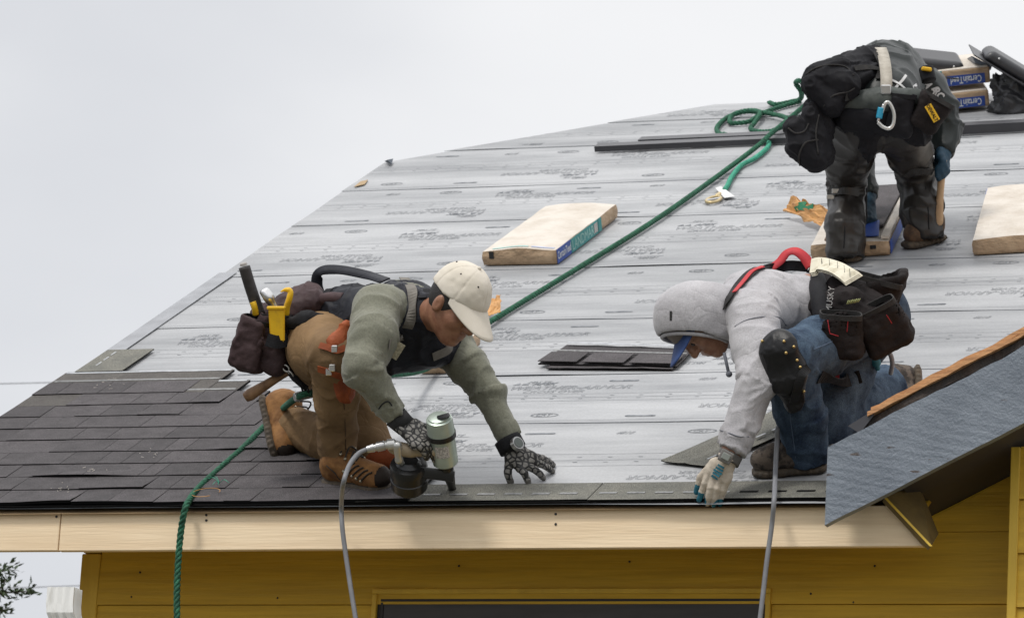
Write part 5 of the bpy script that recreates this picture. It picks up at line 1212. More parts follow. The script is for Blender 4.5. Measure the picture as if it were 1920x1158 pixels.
# ================================================================== roofer at the top, seen from behind
M_RAIN = mat('black_rain_trousers', (0.020, 0.017, 0.015), (0.016, 0.014, 0.012), rough=0.40, scale=8, bump=0.1, bscale=70, spec=0.42)
M_JACK = mat('dark_green_rain_jacket', (0.017, 0.022, 0.021), (0.013, 0.017, 0.017), rough=0.45, scale=8, bump=0.15, bscale=60, spec=0.32)
M_BOOTB = mat('brown_hiking_leather', (0.15, 0.085, 0.045), (0.06, 0.036, 0.022), rough=0.75, scale=26, bump=0.4, bscale=120)
M_CLOTHB = mat('black_quilted_cloth', (0.011, 0.011, 0.014), (0.007, 0.007, 0.009), rough=0.7, scale=12, bump=0.3, bscale=60, spec=0.2)
M_GREENB = mat('faded_green_belt', (0.065, 0.075, 0.068), (0.035, 0.042, 0.040), rough=0.7, scale=20)
M_BEIGE = mat('beige_webbing', (0.46, 0.43, 0.37), (0.34, 0.31, 0.26), rough=0.85, scale=30, bump=0.3, bscale=200)
M_ALU = mat('brushed_aluminium', (0.66, 0.66, 0.64), rough=0.35, metal=0.7)
M_CYAN = mat('cyan_sleeve', (0.03, 0.35, 0.55), rough=0.35)
M_BLUE = mat('blue_glove', (0.006, 0.04, 0.075), (0.005, 0.03, 0.055), rough=0.7, scale=30)
M_TAN = mat('tan_glove_back', (0.32, 0.27, 0.2), rough=0.85)
M_LOGO = mat('yellow_logo_patch', (0.75, 0.44, 0.01), rough=0.6)

p3 = empty('person', rp(1660, 480), 'bent over roofer in black rain gear seen from behind near the ridge', 'person', 'roofers working on the roof')
Z = 16.75
Ht1 = cp(1606, 240, 16.62); Kt1 = cp(1588, 350, 16.90); At1 = cp(1592, 440, 16.77)
Ht2 = cp(1690, 240, 16.66); Kt2 = cp(1718, 325, 16.98); At2 = cp(1744, 412, 16.94)
Pt = cp(1650, 208, 16.62); Mt = cp(1656, 160, 16.85); Ct = cp(1664, 145, 17.12)
St2 = cp(1738, 168, 17.02); Et2 = cp(1772, 238, 17.0); Wt2 = cp(1768, 290, 16.93)
St1 = cp(1605, 160, 17.10); Et1 = cp(1612, 300, 17.22); Wt1 = cp(1626, 372, 17.12)
Hc3 = cp(1668, 215, 17.25); F3 = dv(.05, .5, -.8); U3 = dv(.05, .8, .55); U3 = unit(U3 - F3 * (U3 @ F3))
s = Solid(0.007); Ph, Lh = head(s, Hc3, F3, U3, cp(1666, 175, 17.2), 1.0)
s.chain([Pt, Mt, Ct, cp(1666, 175, 17.2)], [.10, .10, .11, .06], .05); s.chain([St2, Et2, Wt2], [.05, .042, .03], .02); s.chain([St1, Et1, Wt1], [.05, .042, .03], .02); s.chain([St1, Ct, St2], [.05, .09, .05], .04)
s.chain([Ht1, Kt1, Kt1 * .15 + At1 * .85], [.066, .045, .034], .03); s.chain([Ht2, Kt2, Kt2 * .15 + At2 * .85], [.066, .045, .034], .03); s.build(); s.obj('body', M_SKIN, p3)
s = Solid(0.006); s.ell(Ph(-.01, .02), np.array([F3, U3, Lh]), (.105, .105, .088), .01); s.half(Ph(.04, 0), F3, .004); s.build(); s.obj('hair', M_HAIR, p3)
s = Solid(0.007)                                   # rain jacket
s.cone(Pt + UP * .03, Mt, .150, .155, .05); s.cone(Mt, Ct, .150, .150, .05); s.chain([St1 + RT * .02, Ct, St2 - RT * .03], [.10, .12, .10], .05)
s.chain([St2, cp(1762, 205, 17.0), Et2], [.085, .072, .066], .03); s.flat(Et2, Wt2, .062, .048, .03); s.chain([St1, Et1], [.08, .06], .03); s.flat(Et1, Wt1, .06, .048, .03)
s.build(); s.folds(0.016, 9, .9, .6, [Et2, St2, Mt], .16, 1.7, iso=.004); jack = s; s.obj('rain_jacket', M_JACK, p3)
s = Solid(0.007)                                   # rain trousers
s.cone(cp(1612, 215, 16.62), cp(1688, 215, 16.64), .125, .12, .05); s.cone(Pt, Mt, .14, .13, .04)
s.chain([Ht1, cp(1588, 300, 16.78), Kt1], [.106, .086, .068], .05); s.cone(Kt1, cp(1584, 420, 16.77), .066, .074, .04); s.flat(cp(1584, 420, 16.77), cp(1586, 484, 16.745), .074, .080, .03)
s.chain([Ht2, cp(1706, 285, 16.80), Kt2], [.106, .080, .066], .05); s.cone(Kt2, cp(1727, 390, 16.92), .068, .074, .04); s.flat(cp(1727, 390, 16.92), cp(1735, 448, 16.91), .080, .074, .03)
s.build(); s.folds(0.022, 9, .8, .55, [Kt1, Kt2, cp(1590, 410, 16.84), cp(1730, 390, 16.9), cp(1600, 285, 16.74)], .15, 4.9, iso=.003); rtro = s; s.obj('rain_trousers', M_RAIN, p3)
boot(rp(1605, 494, .004), rp(1560, 474, .004), NRM, At1, p3, M_BOOTB, seed=7, wid=.88)
boot(rp(1764, 452, .004), rp(1702, 467, .004), NRM, At2, p3, M_BOOTB, seed=8, wid=1.0)
bv3 = [jack.bvh(), rtro.bvh()]
# gloves
hand(cp(1769, 288, 16.92), cp(1768, 308, 16.86), dv(.75, 0, .6), [cp(1757, 318, 16.84), cp(1757, 324, 16.84), cp(1758, 330, 16.84), cp(1760, 335, 16.85)], cp(1756, 312, 16.92), [.018] * 4, p3, [M_BLUE], cuff=.03, r_=.014, width=.085, cuffr=.042)
h5, hs5, _ = hand(cp(1627, 376, 17.10), cp(1624, 404, 17.04), dv(.5, -.1, .8), [cp(1612, 425, 17.02), cp(1620, 430, 17.02), cp(1628, 430, 17.02), cp(1634, 426, 17.02)], cp(1606, 408, 17.04), [.010] * 4, p3, [M_BLUE], cuff=.05, r_=.014, width=.10)
# knee pads, their straps
for (K_, A_, bx) in ((Kt1, At1, 1), (Kt2, At2, 1)):
    d = unit(A_ - K_); s = Solid(.006); f_ = unit(FW * .8 + RT * .75 * bx)
    s.cone(K_ + f_ * .060 - d * .06, K_ + f_ * .060 + d * .14, .062, .05, .02, (f_, 2.2)); s.build(); ko = s.obj('knee_pad', M_BLK, p3)
strap('knee_strap', [(1556, 362), (1572, 360), (1590, 358), (1608, 362)], bv3, .030, M_RAIN, p3, off=.008)
strap('knee_strap', [(1697, 327), (1715, 321), (1735, 319), (1746, 320)], bv3, .030, M_RIMB, p3, off=.010)
for x, y in ((1570, 360), (1562, 372)):
    h_ = hit(bv3, x, y, .012); bm = bmesh.new(); add_box(bm, h_[0], (RT, UP, FW), (.016, .010, .004), .002); link('buckle', bm_mesh(bm), M_STEEL, p3)
# tool belt, bags and pouches
bel3 = blob('tool_belt', [(cp(1592, 195, 16.50), cp(1660, 188, 16.44), .050, .050, (UP, 1.0)), (cp(1660, 188, 16.44), cp(1715, 190, 16.50), .05, .05, None)], M_GREENB, p3, fold=.004)[0]
blob('seat_cloth', [(cp(1590, 220, 16.50), cp(1660, 222, 16.47), .06, .065, None), (cp(1660, 222, 16.47), cp(1712, 215, 16.52), .06, .055, None), (cp(1632, 235, 16.50), cp(1628, 285, 16.54), .06, .028, (FW, 2.0)), (cp(1628, 285, 16.54), cp(1629, 303, 16.54), .028, .006, (FW, 1.6)), (cp(1690, 220, 16.5), cp(1722, 250, 16.52), .06, .05, None)], M_CLOTHB, bel3, fold=.012, fs=10)
_, _g1 = blob('bag', [(cp(1530, 150, 16.46), cp(1580, 160, 16.46), .052, .070, None), (cp(1525, 165, 16.44), cp(1560, 195, 16.44), .040, .052, None), (cp(1540, 140, 16.46), cp(1575, 128, 16.5), .05, .045, None)], M_CLOTHB, bel3, fold=.010, fs=9)
_, _g2 = blob('bag_flap', [(cp(1575, 128, 16.52), cp(1628, 112, 16.7), .05, .055, None), (cp(1600, 150, 16.5), cp(1640, 140, 16.6), .05, .05, None), (cp(1620, 108, 16.85), cp(1650, 112, 16.8), .045, .05, None)], M_CLOTHB, bel3, fold=.014, fs=10)
_, _g3 = blob('hanging_pad', [(cp(1490, 240, 16.44), cp(1500, 265, 16.44), .044, .050, None), (cp(1500, 275, 16.44), cp(1528, 300, 16.44), .050, .052, None), (cp(1520, 215, 16.45), cp(1538, 290, 16.46), .040, .055, None), (cp(1530, 195, 16.46), cp(1545, 240, 16.48), .035, .05, None)], M_CLOTHB, bel3, fold=.012, fs=8)
pt_, ps_ = pouch('pouch', cp(1743, 212, 16.42), dv(.86, .50, .1), dv(.50, -.86, .1), dv(.1, .1, .98), .125, .150, .09, M_POUCHB, M_RIMB, bel3, .10, 8, .007)
pouch('pouch', cp(1690, 215, 16.42), dv(.97, .1, .1), dv(.1, -.97, .1), dv(0, .1, .98), .10, .18, .09, M_CLOTHB, M_BLK, bel3, -.02, 9, .007)
h_ = hit([ps_.bvh()], 1748, 212, .003); r_ax = dv(.50, .86, .0); u_ax = dv(.86, -.5, 0)
if h_:
    nn = np.cross(r_ax, u_ax)
    bm = bmesh.new(); add_box(bm, h_[0] , (r_ax, u_ax, nn), (.036, .0145, .0015), .001); lg = link('logo_patch', bm_mesh(bm), M_LOGO, pt_)
    txt('printed_word', "DEWALT", h_[0] , r_ax, u_ax, .020, M_BLK, pt_, .88, .0006, lift=.0026)
# cross on the jacket, white letters down the arm
for ln in ([(1676, 168), (1690, 152), (1697, 143)], [(1672, 152), (1686, 160), (1700, 172)], [(1700, 172), (1716, 160)]):
    strap('reflective_tape', ln, bv3 + [ps_.bvh()], .010, M_WHITE, p3, off=.006, zdef=16.6)
for ch, x, y in (("M", 1738, 158), ("A", 1752, 168), ("R", 1757, 172), ("C", 1763, 180)):
    h_ = hit(bv3, x, y, .003)
    if h_: txt('printed_letter', ch, h_[0], dv(.6, .75, 0), dv(.75, -.6, .3), .045, M_WHITE, p3, .8, .002, lift=.003)
# webbing down the back with a loose buckle
C_ = spline([cp(1651, 90, 16.74), cp(1656, 104, 16.62), cp(1660, 125, 16.50), cp(1662, 150, 16.44), cp(1661, 172, 16.42), cp(1660, 182, 16.41)], 6)
link('back_strap', pmesh(*ribbon_arr(C_, np.tile(-FW + UP * .2, (len(C_), 1)), .046, .005)), M_BEIGE, p3)
bm = bmesh.new(); add_box(bm, cp(1661, 168, 16.39), (RT, UP, FW), (.020, .018, .006), .003); link('buckle', bm_mesh(bm), M_STEEL, p3)
bm = bmesh.new(); add_box(bm, cp(1661, 186, 16.40), (RT, UP, FW), (.014, .024, .005), .002); link('strap_end', bm_mesh(bm), M_BLK, p3)

_gb = [_g1.bvh(), _g2.bvh(), _g3.bvh()]
for ln in ([(1512, 140), (1530, 128), (1556, 122), (1585, 126), (1600, 142)], [(1545, 200), (1562, 180), (1590, 172), (1602, 165)], [(1478, 240), (1492, 250), (1508, 246), (1516, 232)], [(1500, 310), (1498, 290), (1510, 268), (1534, 262)], [(1535, 215), (1530, 250), (1534, 290)]):
    P = [hit(_gb, x, y, .002) for x, y in ln]; P = [h for h in P if h]
    if len(P) > 2: link('piping', pmesh(*tube_arr(spline([h[0] for h in P], 6), .0035, 6)), M_RIMB, bel3)
for ln, w_ in (([(1600, 130), (1625, 128), (1650, 132)], .022), ([(1585, 182), (1612, 178), (1640, 176)], .03), ([(1640, 100), (1648, 125), (1646, 150)], .018)):
    strap('harness_strap', ln, bv3 + _gb, w_, M_RIMB, p3, off=.008)
for ln in ([(1580, 395), (1584, 430), (1582, 465)], [(1735, 350), (1740, 390), (1742, 430)]):
    P = [hit([rtro.bvh()], x, y, .001) for x, y in ln]; P = [h for h in P if h]
    if len(P) > 2: link('seam', pmesh(*tube_arr(spline([h[0] for h in P], 6), .002, 5)), M_BLK, p3)
# ================================================================== nail gun in the right glove
M_GUN = mat('pale_green_magnesium', (0.46, 0.53, 0.47), (0.38, 0.44, 0.39), rough=0.33, metal=0.45, scale=12, spec=0.6)
M_GUNTAN = mat('bronze_grip_panel', (0.38, 0.30, 0.20), rough=0.5)
M_LABEL = mat('grey_spec_label', (0.55, 0.52, 0.50), (0.30, 0.29, 0.28), rough=0.5, scale=160, lo=0.45, hi=0.55)
M_HOSE = mat('grey_rubber_hose', (0.215, 0.22, 0.235), (0.17, 0.175, 0.19), rough=0.5, scale=20)
GZ_ = 13.86; ga = unit(cp(849, 918, 13.98) - cp(822, 790, 13.84)); tipg = rp(849, 920, .006)
gun = empty('nail_gun', tipg, 'pale green coil nail gun with black magazine pressed to the starter strip', 'nail gun')
def cyl(bm, a, b, ra, rb=None, seg=20):
    v, f = tube_arr(np.array([a, b]), np.array([ra, ra if rb is None else rb]), seg); o = [bm.verts.new(V(p)) for p in v]
    for q in f:
        q = list(dict.fromkeys(q)); bm.faces.new([o[i] for i in q])
def lathe(name, a, b, prof, m_, parent, seg=24):
    """revolved body: prof = (t along a-b, radius)"""
    a, b = np.asarray(a), np.asarray(b); P = np.array([a + (b - a) * t for t, r_ in prof]); return link(name, bm_auto(tube_arr2(P, [r_ for t, r_ in prof], seg)), m_, parent)
def tube_arr2(P, rad, seg):
    d = unit(P[-1] - P[0]); n = unit(np.cross(d, [.31, .2, .93])); b = np.cross(d, n); a = np.arange(seg) * 2 * math.pi / seg
    V_ = np.concatenate([p + r_ * (np.cos(a)[:, None] * n + np.sin(a)[:, None] * b) for p, r_ in zip(P, rad)]); m = len(P)
    F = [(i * seg + j, i * seg + (j + 1) % seg, (i + 1) * seg + (j + 1) % seg, (i + 1) * seg + j) for i in range(m - 1) for j in range(seg)] + [tuple(range(seg))[::-1], tuple((m - 1) * seg + j for j in range(seg))]; return V_, F
def bm_auto(vf):
    me = pmesh(*vf); me.set_sharp_from_angle(angle=R(35)); return me
g0, g1 = cp(823, 783, 13.86), cp(836, 868, 13.95)
lathe('motor_housing', g0, g1, [(0, .036), (.02, .044), (.32, .047), (.34, .044), (.97, .043), (1, .038)], M_GUN, gun)
lathe('end_cap', g0 - unit(g1 - g0) * .008, g0 + unit(g1 - g0) * .004, [(0, .028), (.3, .037), (1, .037)], M_GUN, gun)
lathe('exhaust_plate', cp(830, 776, 13.85), cp(832, 783, 13.85), [(0, .020), (1, .024)], M_BLKG, gun)
lathe('band', g0 + (g1 - g0) * .31, g0 + (g1 - g0) * .41, [(0, .049), (1, .049)], M_BLKG, gun)
gx = unit(g1 - g0); gs = unit(np.cross(gx, FW)); lab = g0 + (g1 - g0) * .62
P = []; n = 10
for i in range(n):
    a = R(-38 + 62 * i / (n - 1)); d = -math.cos(a) * unit(FW - gx * (FW @ gx)) + math.sin(a) * gs; P += [lab + d * .0445 - gx * .022, lab + d * .0445 + gx * .022]
link('spec_label', pmesh(np.array(P), [(2 * i, 2 * i + 2, 2 * i + 3, 2 * i + 1) for i in range(n - 1)]), M_LABEL, gun)
lathe('nose_collar', g1, cp(838, 882, 13.96), [(0, .030), (.5, .024), (1, .022)], M_BLKG, gun)
lathe('nose', cp(839, 878, 13.965), tipg, [(0, .021), (.45, .018), (.8, .013), (1, .015)], M_BLKG, gun)
bm = bmesh.new(); add_box(bm, cp(818, 888, 13.96), (dv(1, .12, 0), dv(-.12, 1, 0), FW), (.062, .020, .018), .008, 2); link('feed_arm', bm_mesh(bm, True, 40), M_BLKG, gun)
m0, m1 = cp(765, 860, 13.92), cp(766, 914, 14.02)
lathe('magazine', cp(766, 866, 13.96), cp(768, 916, 14.03), [(0, .035), (.06, .060), (.14, .064), (.30, .064), (.32, .061), (.55, .061), (.57, .064), (.88, .062), (1, .05)], M_BLKG, gun, 28)
lathe('magazine_cap', cp(767, 862, 13.955), cp(767, 868, 13.962), [(0, .03), (1, .045)], M_BLKG, gun)
s = Solid(.004); s.cone(cp(812, 845, 13.91), cp(752, 842, 13.93), .022, .021, .02); s.cone(cp(770, 846, 13.92), cp(740, 838, 13.93), .021, .024, .01); s.build(); s.obj('grip', M_GUNTAN, gun)
s = Solid(.004); s.cone(cp(745, 835, 13.90), cp(748, 862, 13.93), .016, .012, .01); s.cone(cp(748, 862, 13.93), cp(757, 872, 13.95), .012, .008, .01); s.build(); s.obj('hanger_bracket', M_ALU, gun)
lathe('air_plug', cp(744, 832, 13.91), cp(722, 834, 13.91), [(0, .012), (.2, .019), (.8, .019), (.82, .014), (1, .014)], M_ALU, gun)
lathe('coupler', cp(722, 834, 13.91), cp(688, 842, 13.91), [(0, .014), (.05, .017), (.45, .017), (.47, .013), (.6, .013), (.62, .015), (1, .012)], M_STEEL, gun)

# air hoses
def edge(x, y, h): return rp(x, y, h)
eaveY = -0.05
def hang(x, y, Y=-0.055): return yp(x, y, Y)
hz = tube('air_hose', [cp(690, 841, 13.91), cp(672, 850, 13.90), cp(655, 872, 13.86), cp(644, 905, 13.80), hang(640, 945, -.10), hang(642, 990, -.085), hang(650, 1050, -.08), hang(659, 1110, -.08), hang(667, 1160, -.08), hang(674, 1210, -.08), hang(676, 1500, -.1)], .0082, M_HOSE, None, seg=12)
tag(hz, 'grey air hose running from the nail gun down over the eave', 'air hose')
hz = tube('air_hose', [rp(1640, 700, .03), rp(1570, 830, .02), rp(1500, 812, .02), cp(1462, 798, 13.90), cp(1457, 830, 13.86), cp(1454, 880, 13.80), hang(1452, 930, -.10), hang(1447, 985, -.085), hang(1438, 1050, -.08), hang(1431, 1110, -.08), hang(1425, 1160, -.08), hang(1418, 1230, -.08), hang(1410, 1500, -.1)], .0082, M_HOSE, None, seg=12)
tag(hz, 'grey air hose hanging over the eave in front of the trail shoe', 'air hose')
tube('swivel_hose', [cp(1632, 690, 14.28), cp(1642, 668, 14.3), cp(1655, 655, 14.36), cp(1668, 662, 14.40), cp(1673, 680, 14.42), cp(1670, 700, 14.46)], .0085, M_HOSE, None)
tag(bpy.data.objects['swivel_hose'], 'short grey hose looping from the tool belt of the hooded roofer', 'hose')
lathe('teal_coupler', cp(1638, 660, 14.24), cp(1646, 692, 14.28), [(0, .012), (.1, .016), (.7, .016), (.72, .010), (1, .009)], M_TEAL, bpy.data.objects['swivel_hose'])

# ropes
M_ROPE = mat('green_braided_rope', (0.024, 0.145, 0.078), (0.009, 0.06, 0.034), rough=0.8, scale=60, bump=0.4, bscale=300, speck=0.35, sscale=300)
M_ROPEL = mat('bright_mint_rope', (0.06, 0.38, 0.25), (0.03, 0.22, 0.14), rough=0.8, scale=60, speck=0.2)
P = spline([rp(1524, 186, .09), rp(1490, 214, .075), rp(1448, 249, .06), rp(1400, 290, .03), rp(1240, 405, .022), rp(1080, 505, .022), rp(960, 578, .022), rp(890, 622, .03), rp(800, 690, .06), cp(700, 705, 14.75), cp(640, 722, 14.62), cp(596, 735, 14.42), cp(558, 744, 14.38), rp(510, 785, .06), rp(455, 840, .028), rp(410, 880, .026), rp(372, 915, .026), rp(352, 942, .028), hang(345, 962, -.07), hang(340, 990, -.055), hang(335, 1040, -.05), hang(332, 1100, -.05), hang(332, 1165, -.05), hang(333, 1400, -.05)], 14)
rope = link('lifeline_rope', rope_mesh(P, .0115, .06), M_ROPE)
tag(rope, 'taut dark green lifeline rope running diagonally down the roof and over the eave', 'rope')
lathe('rope_grab', cp(552, 745, 14.375), cp(596, 734, 14.41), [(0, .013), (.05, .016), (.95, .016), (1, .013)], M_ALU, None)
tag(bpy.data.objects['rope_grab'], 'silver tubular rope grab clamped on the green rope by the brown trousers', 'rope grab')
P = spline([rp(1442, 192, .02), rp(1455, 196, .02), rp(1478, 192, .02), rp(1500, 186, .03), cp(1502, 172, 19.1), cp(1492, 156, 19.1), cp(1503, 154, 19.0), rp(1520, 188, .03)], 8)
r2 = link('slack_rope', rope_mesh(P, .0115, .06), M_ROPE); tag(r2, 'short green rope end looped upright at the ridge', 'rope')
P = spline([rp(1500, 190, .02), rp(1465, 200, .02), rp(1425, 215, .02), rp(1405, 228, .02), rp(1370, 230, .02), rp(1375, 215, .022), rp(1405, 207, .035), rp(1425, 212, .04), rp(1415, 230, .03), rp(1408, 242, .02), rp(1430, 247, .02), rp(1455, 243, .03), rp(1478, 225, .035), rp(1450, 214, .03), rp(1400, 209, .03), rp(1365, 220, .02), rp(1345, 238, .02), rp(1348, 250, .02), rp(1362, 252, .02)], 8)
r3 = link('slack_rope', rope_mesh(P, .0115, .06), M_ROPE); tag(r3, 'green slack rope lying in loose loops above the metal strips', 'rope')
P = spline([rp(1500, 205, .03), rp(1470, 235, .025), rp(1443, 252, .02), rp(1440, 275, .02), rp(1415, 297, .02), rp(1390, 310, .02), rp(1372, 332, .02), rp(1364, 348, .02), rp(1358, 356, .02)], 10)
r4 = link('lanyard_rope', rope_mesh(P, .0110, .055), M_ROPEL); tag(r4, 'bright mint lanyard rope ending in a brass snap hook', 'rope')
bm = bmesh.new(); add_hexa(bm, [rp(1341, 352, .02), rp(1352, 349, .02), rp(1378, 368, .015), rp(1358, 371, .015), rp(1341, 352, .024), rp(1352, 349, .024), rp(1378, 368, .018), rp(1358, 371, .018)])
tag(link('tag_label', bm_mesh(bm), M_WHITE), 'white paper tag lying beside the brass snap hook', 'tag')
hk = empty('snap_hook', rp(1336, 378, .01), 'brass double snap hook at the end of the mint rope', 'snap hook')
M_BRASS = mat('worn_brass', (0.62, 0.50, 0.28), rough=0.4, metal=0.7)
a = np.linspace(0, 2 * math.pi, 22); c = rp(1338, 374, .018); link('hook_body', pmesh(*tube_arr(np.array([c + .030 * np.cos(q) * XAX + .055 * np.sin(q) * VUP for q in a]), .007, 8, False)), M_BRASS, hk)
tube('hook_gate', [c - .03 * XAX - .02 * VUP, c + .012 * XAX + .012 * VUP, c + .028 * XAX + .02 * VUP], .006, M_STEEL, hk)
tube('swivel', [c + .05 * VUP, c + .10 * VUP], .011, M_BRASS, hk)

# karabiner on the back strap
kb = empty('karabiner', cp(1661, 215, 16.38), 'aluminium karabiner with cyan sleeve hanging from the beige back strap', 'karabiner')
zc = 16.36; tube('hook_frame', [cp(1653, 212, zc), cp(1660, 194, zc), cp(1668, 194, zc), cp(1676, 212, zc), cp(1675, 232, zc), cp(1667, 241, zc), cp(1656, 238, zc), cp(1646, 229, zc)], .0075, M_ALU, kb)
tube('gate', [cp(1646, 229, zc), cp(1650, 215, zc), cp(1657, 196, zc)], .006, M_STEEL, kb)
tube('gate_sleeve', [cp(1648, 222, zc), cp(1652, 202, zc)], .0125, M_CYAN, kb, seg=14)

# ------------------------------------------------------------------ tools in the belts
def hammer_handle(name, a, b, r0, r1, lab, m_=M_WOOD):
    o = tube(name, [a, a * .7 + b * .3, a * .3 + b * .7, b], np.interp(np.linspace(0, 1, 25), [0, .08, .5, 1], [r1 * .9, r1 * 1.15, r0 * .9, r0]), m_, None, n=8, seg=12); return tag(o, lab, 'hammer')
hammer_handle('hammer', cp(460, 745, 14.40), cp(585, 668, 14.36), .016, .019, 'wooden hammer handle sticking out below the plum leather pouch')
hammer_handle('hammer', cp(1697, 616, 13.98), cp(1640, 585, 14.06), .014, .017, 'light wooden hammer handle poking out behind the black pouches')
hammer_handle('hammer', cp(1758, 424, 16.88), cp(1768, 300, 16.86), .016, .019, 'long pale wooden handle held upright in the blue glove', mat('pale_ash_wood', (0.50, 0.34, 0.20), (0.38, 0.24, 0.13), rough=0.6, scale=10, stretch=(3, 3, 1)))
bar = empty('pry_bar', cp(478, 560, 14.36), 'black taped tube handle standing up out of the leather pouch', 'pry bar')
tube('handle', [cp(458, 500, 14.34), cp(470, 540, 14.35), cp(487, 590, 14.36)], .0205, mat('black_tape', (0.02, 0.018, 0.018), (0.035, 0.03, 0.03), rough=0.6, scale=20, bump=.4, bscale=60), bar, seg=14)
bm = bmesh.new(); cyl(bm, cp(457, 497, 14.34), cp(456, 493, 14.338), .014, .011); link('worn_tip', bm_mesh(bm), mat('scratched_end', (0.35, 0.33, 0.31), rough=0.6, scale=60), bar)
cl = empty('claw_hammer', cp(505, 560, 14.34), 'bright steel claw of a hammer rising from the leather pouch', 'hammer')
s = Solid(.0035); s.cone(cp(492, 548, 14.33), cp(504, 558, 14.33), .010, .016, .01, (FW, .7)); s.cone(cp(503, 556, 14.33), cp(520, 585, 14.34), .017, .012, .01); s.cone(cp(500, 545, 14.33), cp(506, 560, 14.33), .012, .014, .01); s.cone(cp(489, 545, 14.33), cp(500, 553, 14.33), .004, .004, .002, sub=True); s.build(); s.obj('claw_head', M_STEEL, cl)
yk = empty('utility_knife', cp(518, 610, 14.28), 'yellow plastic knife holster on the front of the pouch', 'knife holster')
bm = bmesh.new(); add_hexa(bm, [cp(507, 640, 14.26), cp(534, 640, 14.26), cp(534, 640, 14.30), cp(507, 640, 14.30), cp(503, 578, 14.25), cp(534, 577, 14.25), cp(534, 577, 14.30), cp(503, 578, 14.30)]); bmesh.ops.bevel(bm, geom=bm.edges[:], offset=.004, segments=2, affect='EDGES'); link('holster', bm_mesh(bm, True, 40), M_YELTOOL, yk)
bm = bmesh.new(); add_box(bm, cp(518, 577, 14.27), (RT, UP, FW), (.031, .006, .027), .003); link('lip', bm_mesh(bm), M_YELTOOL, yk)
tg = tube('yellow_pry_hook', [cp(526, 547, 14.33), cp(536, 543, 14.33), cp(544, 546, 14.33), cp(543, 558, 14.33), cp(538, 575, 14.34), cp(536, 590, 14.35)], np.interp(np.linspace(0, 1, 41), [0, .15, .3, 1], [.002, .006, .010, .012]), M_YELTOOL, None); tag(tg, 'small yellow hooked hand tool behind the yellow holster', 'hook tool')
tg = tube('yellow_pencil', [cp(474, 566, 14.33), cp(477, 575, 14.33), cp(480, 590, 14.34)], .011, M_YELTOOL, None); tag(tg, 'stubby yellow handle beside the black pry bar', 'tool handle')
tg = tube('tape_measure', [cp(1736, 128, 16.5), cp(1742, 152, 16.48)], .030, M_BLK, None); tag(tg, 'black tool handle with yellow end cap in the pouch of the roofer in rain gear', 'tool handle')
bm = bmesh.new(); add_box(bm, cp(1737, 130, 16.47), (dv(1, .15, 0), dv(-.15, 1, 0), FW), (.020, .008, .02), .004); link('end_cap', bm_mesh(bm), M_LOGO, tg)
nb_ = empty('notepad', cp(1568, 508, 14.18), 'crumpled printed instruction sheet tucked on the back of the hooded roofer', 'booklet')
C_ = spline([cp(1524, 503, 14.16), cp(1545, 499, 14.14), cp(1570, 505, 14.08), cp(1590, 516, 14.02), cp(1602, 526, 14.0)], 5)
for k in range(3):
    link('page', pmesh(*ribbon_arr(C_ + UP * .004 * k - RT * .004 * k, np.tile(UP * .75 - FW * .8, (len(C_), 1)), .075 - .004 * k, .0012), smooth=False), M_PAPER, nb_)
for k in range(5):
    t0 = 4 + 3 * k; bm = bmesh.new(); add_box(bm, C_[t0] + UP * .012 + -FW * .008, (unit(C_[t0 + 1] - C_[t0]), unit(UP * .8 + FW * .75), unit(UP * .75 - FW * .8)), (.0012, .020, .0004)); link('print_line', bm_mesh(bm), M_RIMB, nb_)
sp = empty('plant_sprig', cp(1599, 566, 13.92), 'small green fir sprig caught in the black pouch', 'sprig')
bmx = []
for k in range(9):
    a = cp(1588 + 2.6 * k, 570 - .5 * k, 13.84); bmx.append(tube_arr(np.array([a, a + dv(.3 + .1 * (k % 3), -.8, .2) * .014]), np.array([.0022, .0012]), 5))
link('needles', pmesh(*join_arr(bmx)), mat('pale_fir_green', (0.35, 0.38, 0.16), rough=0.8), sp)

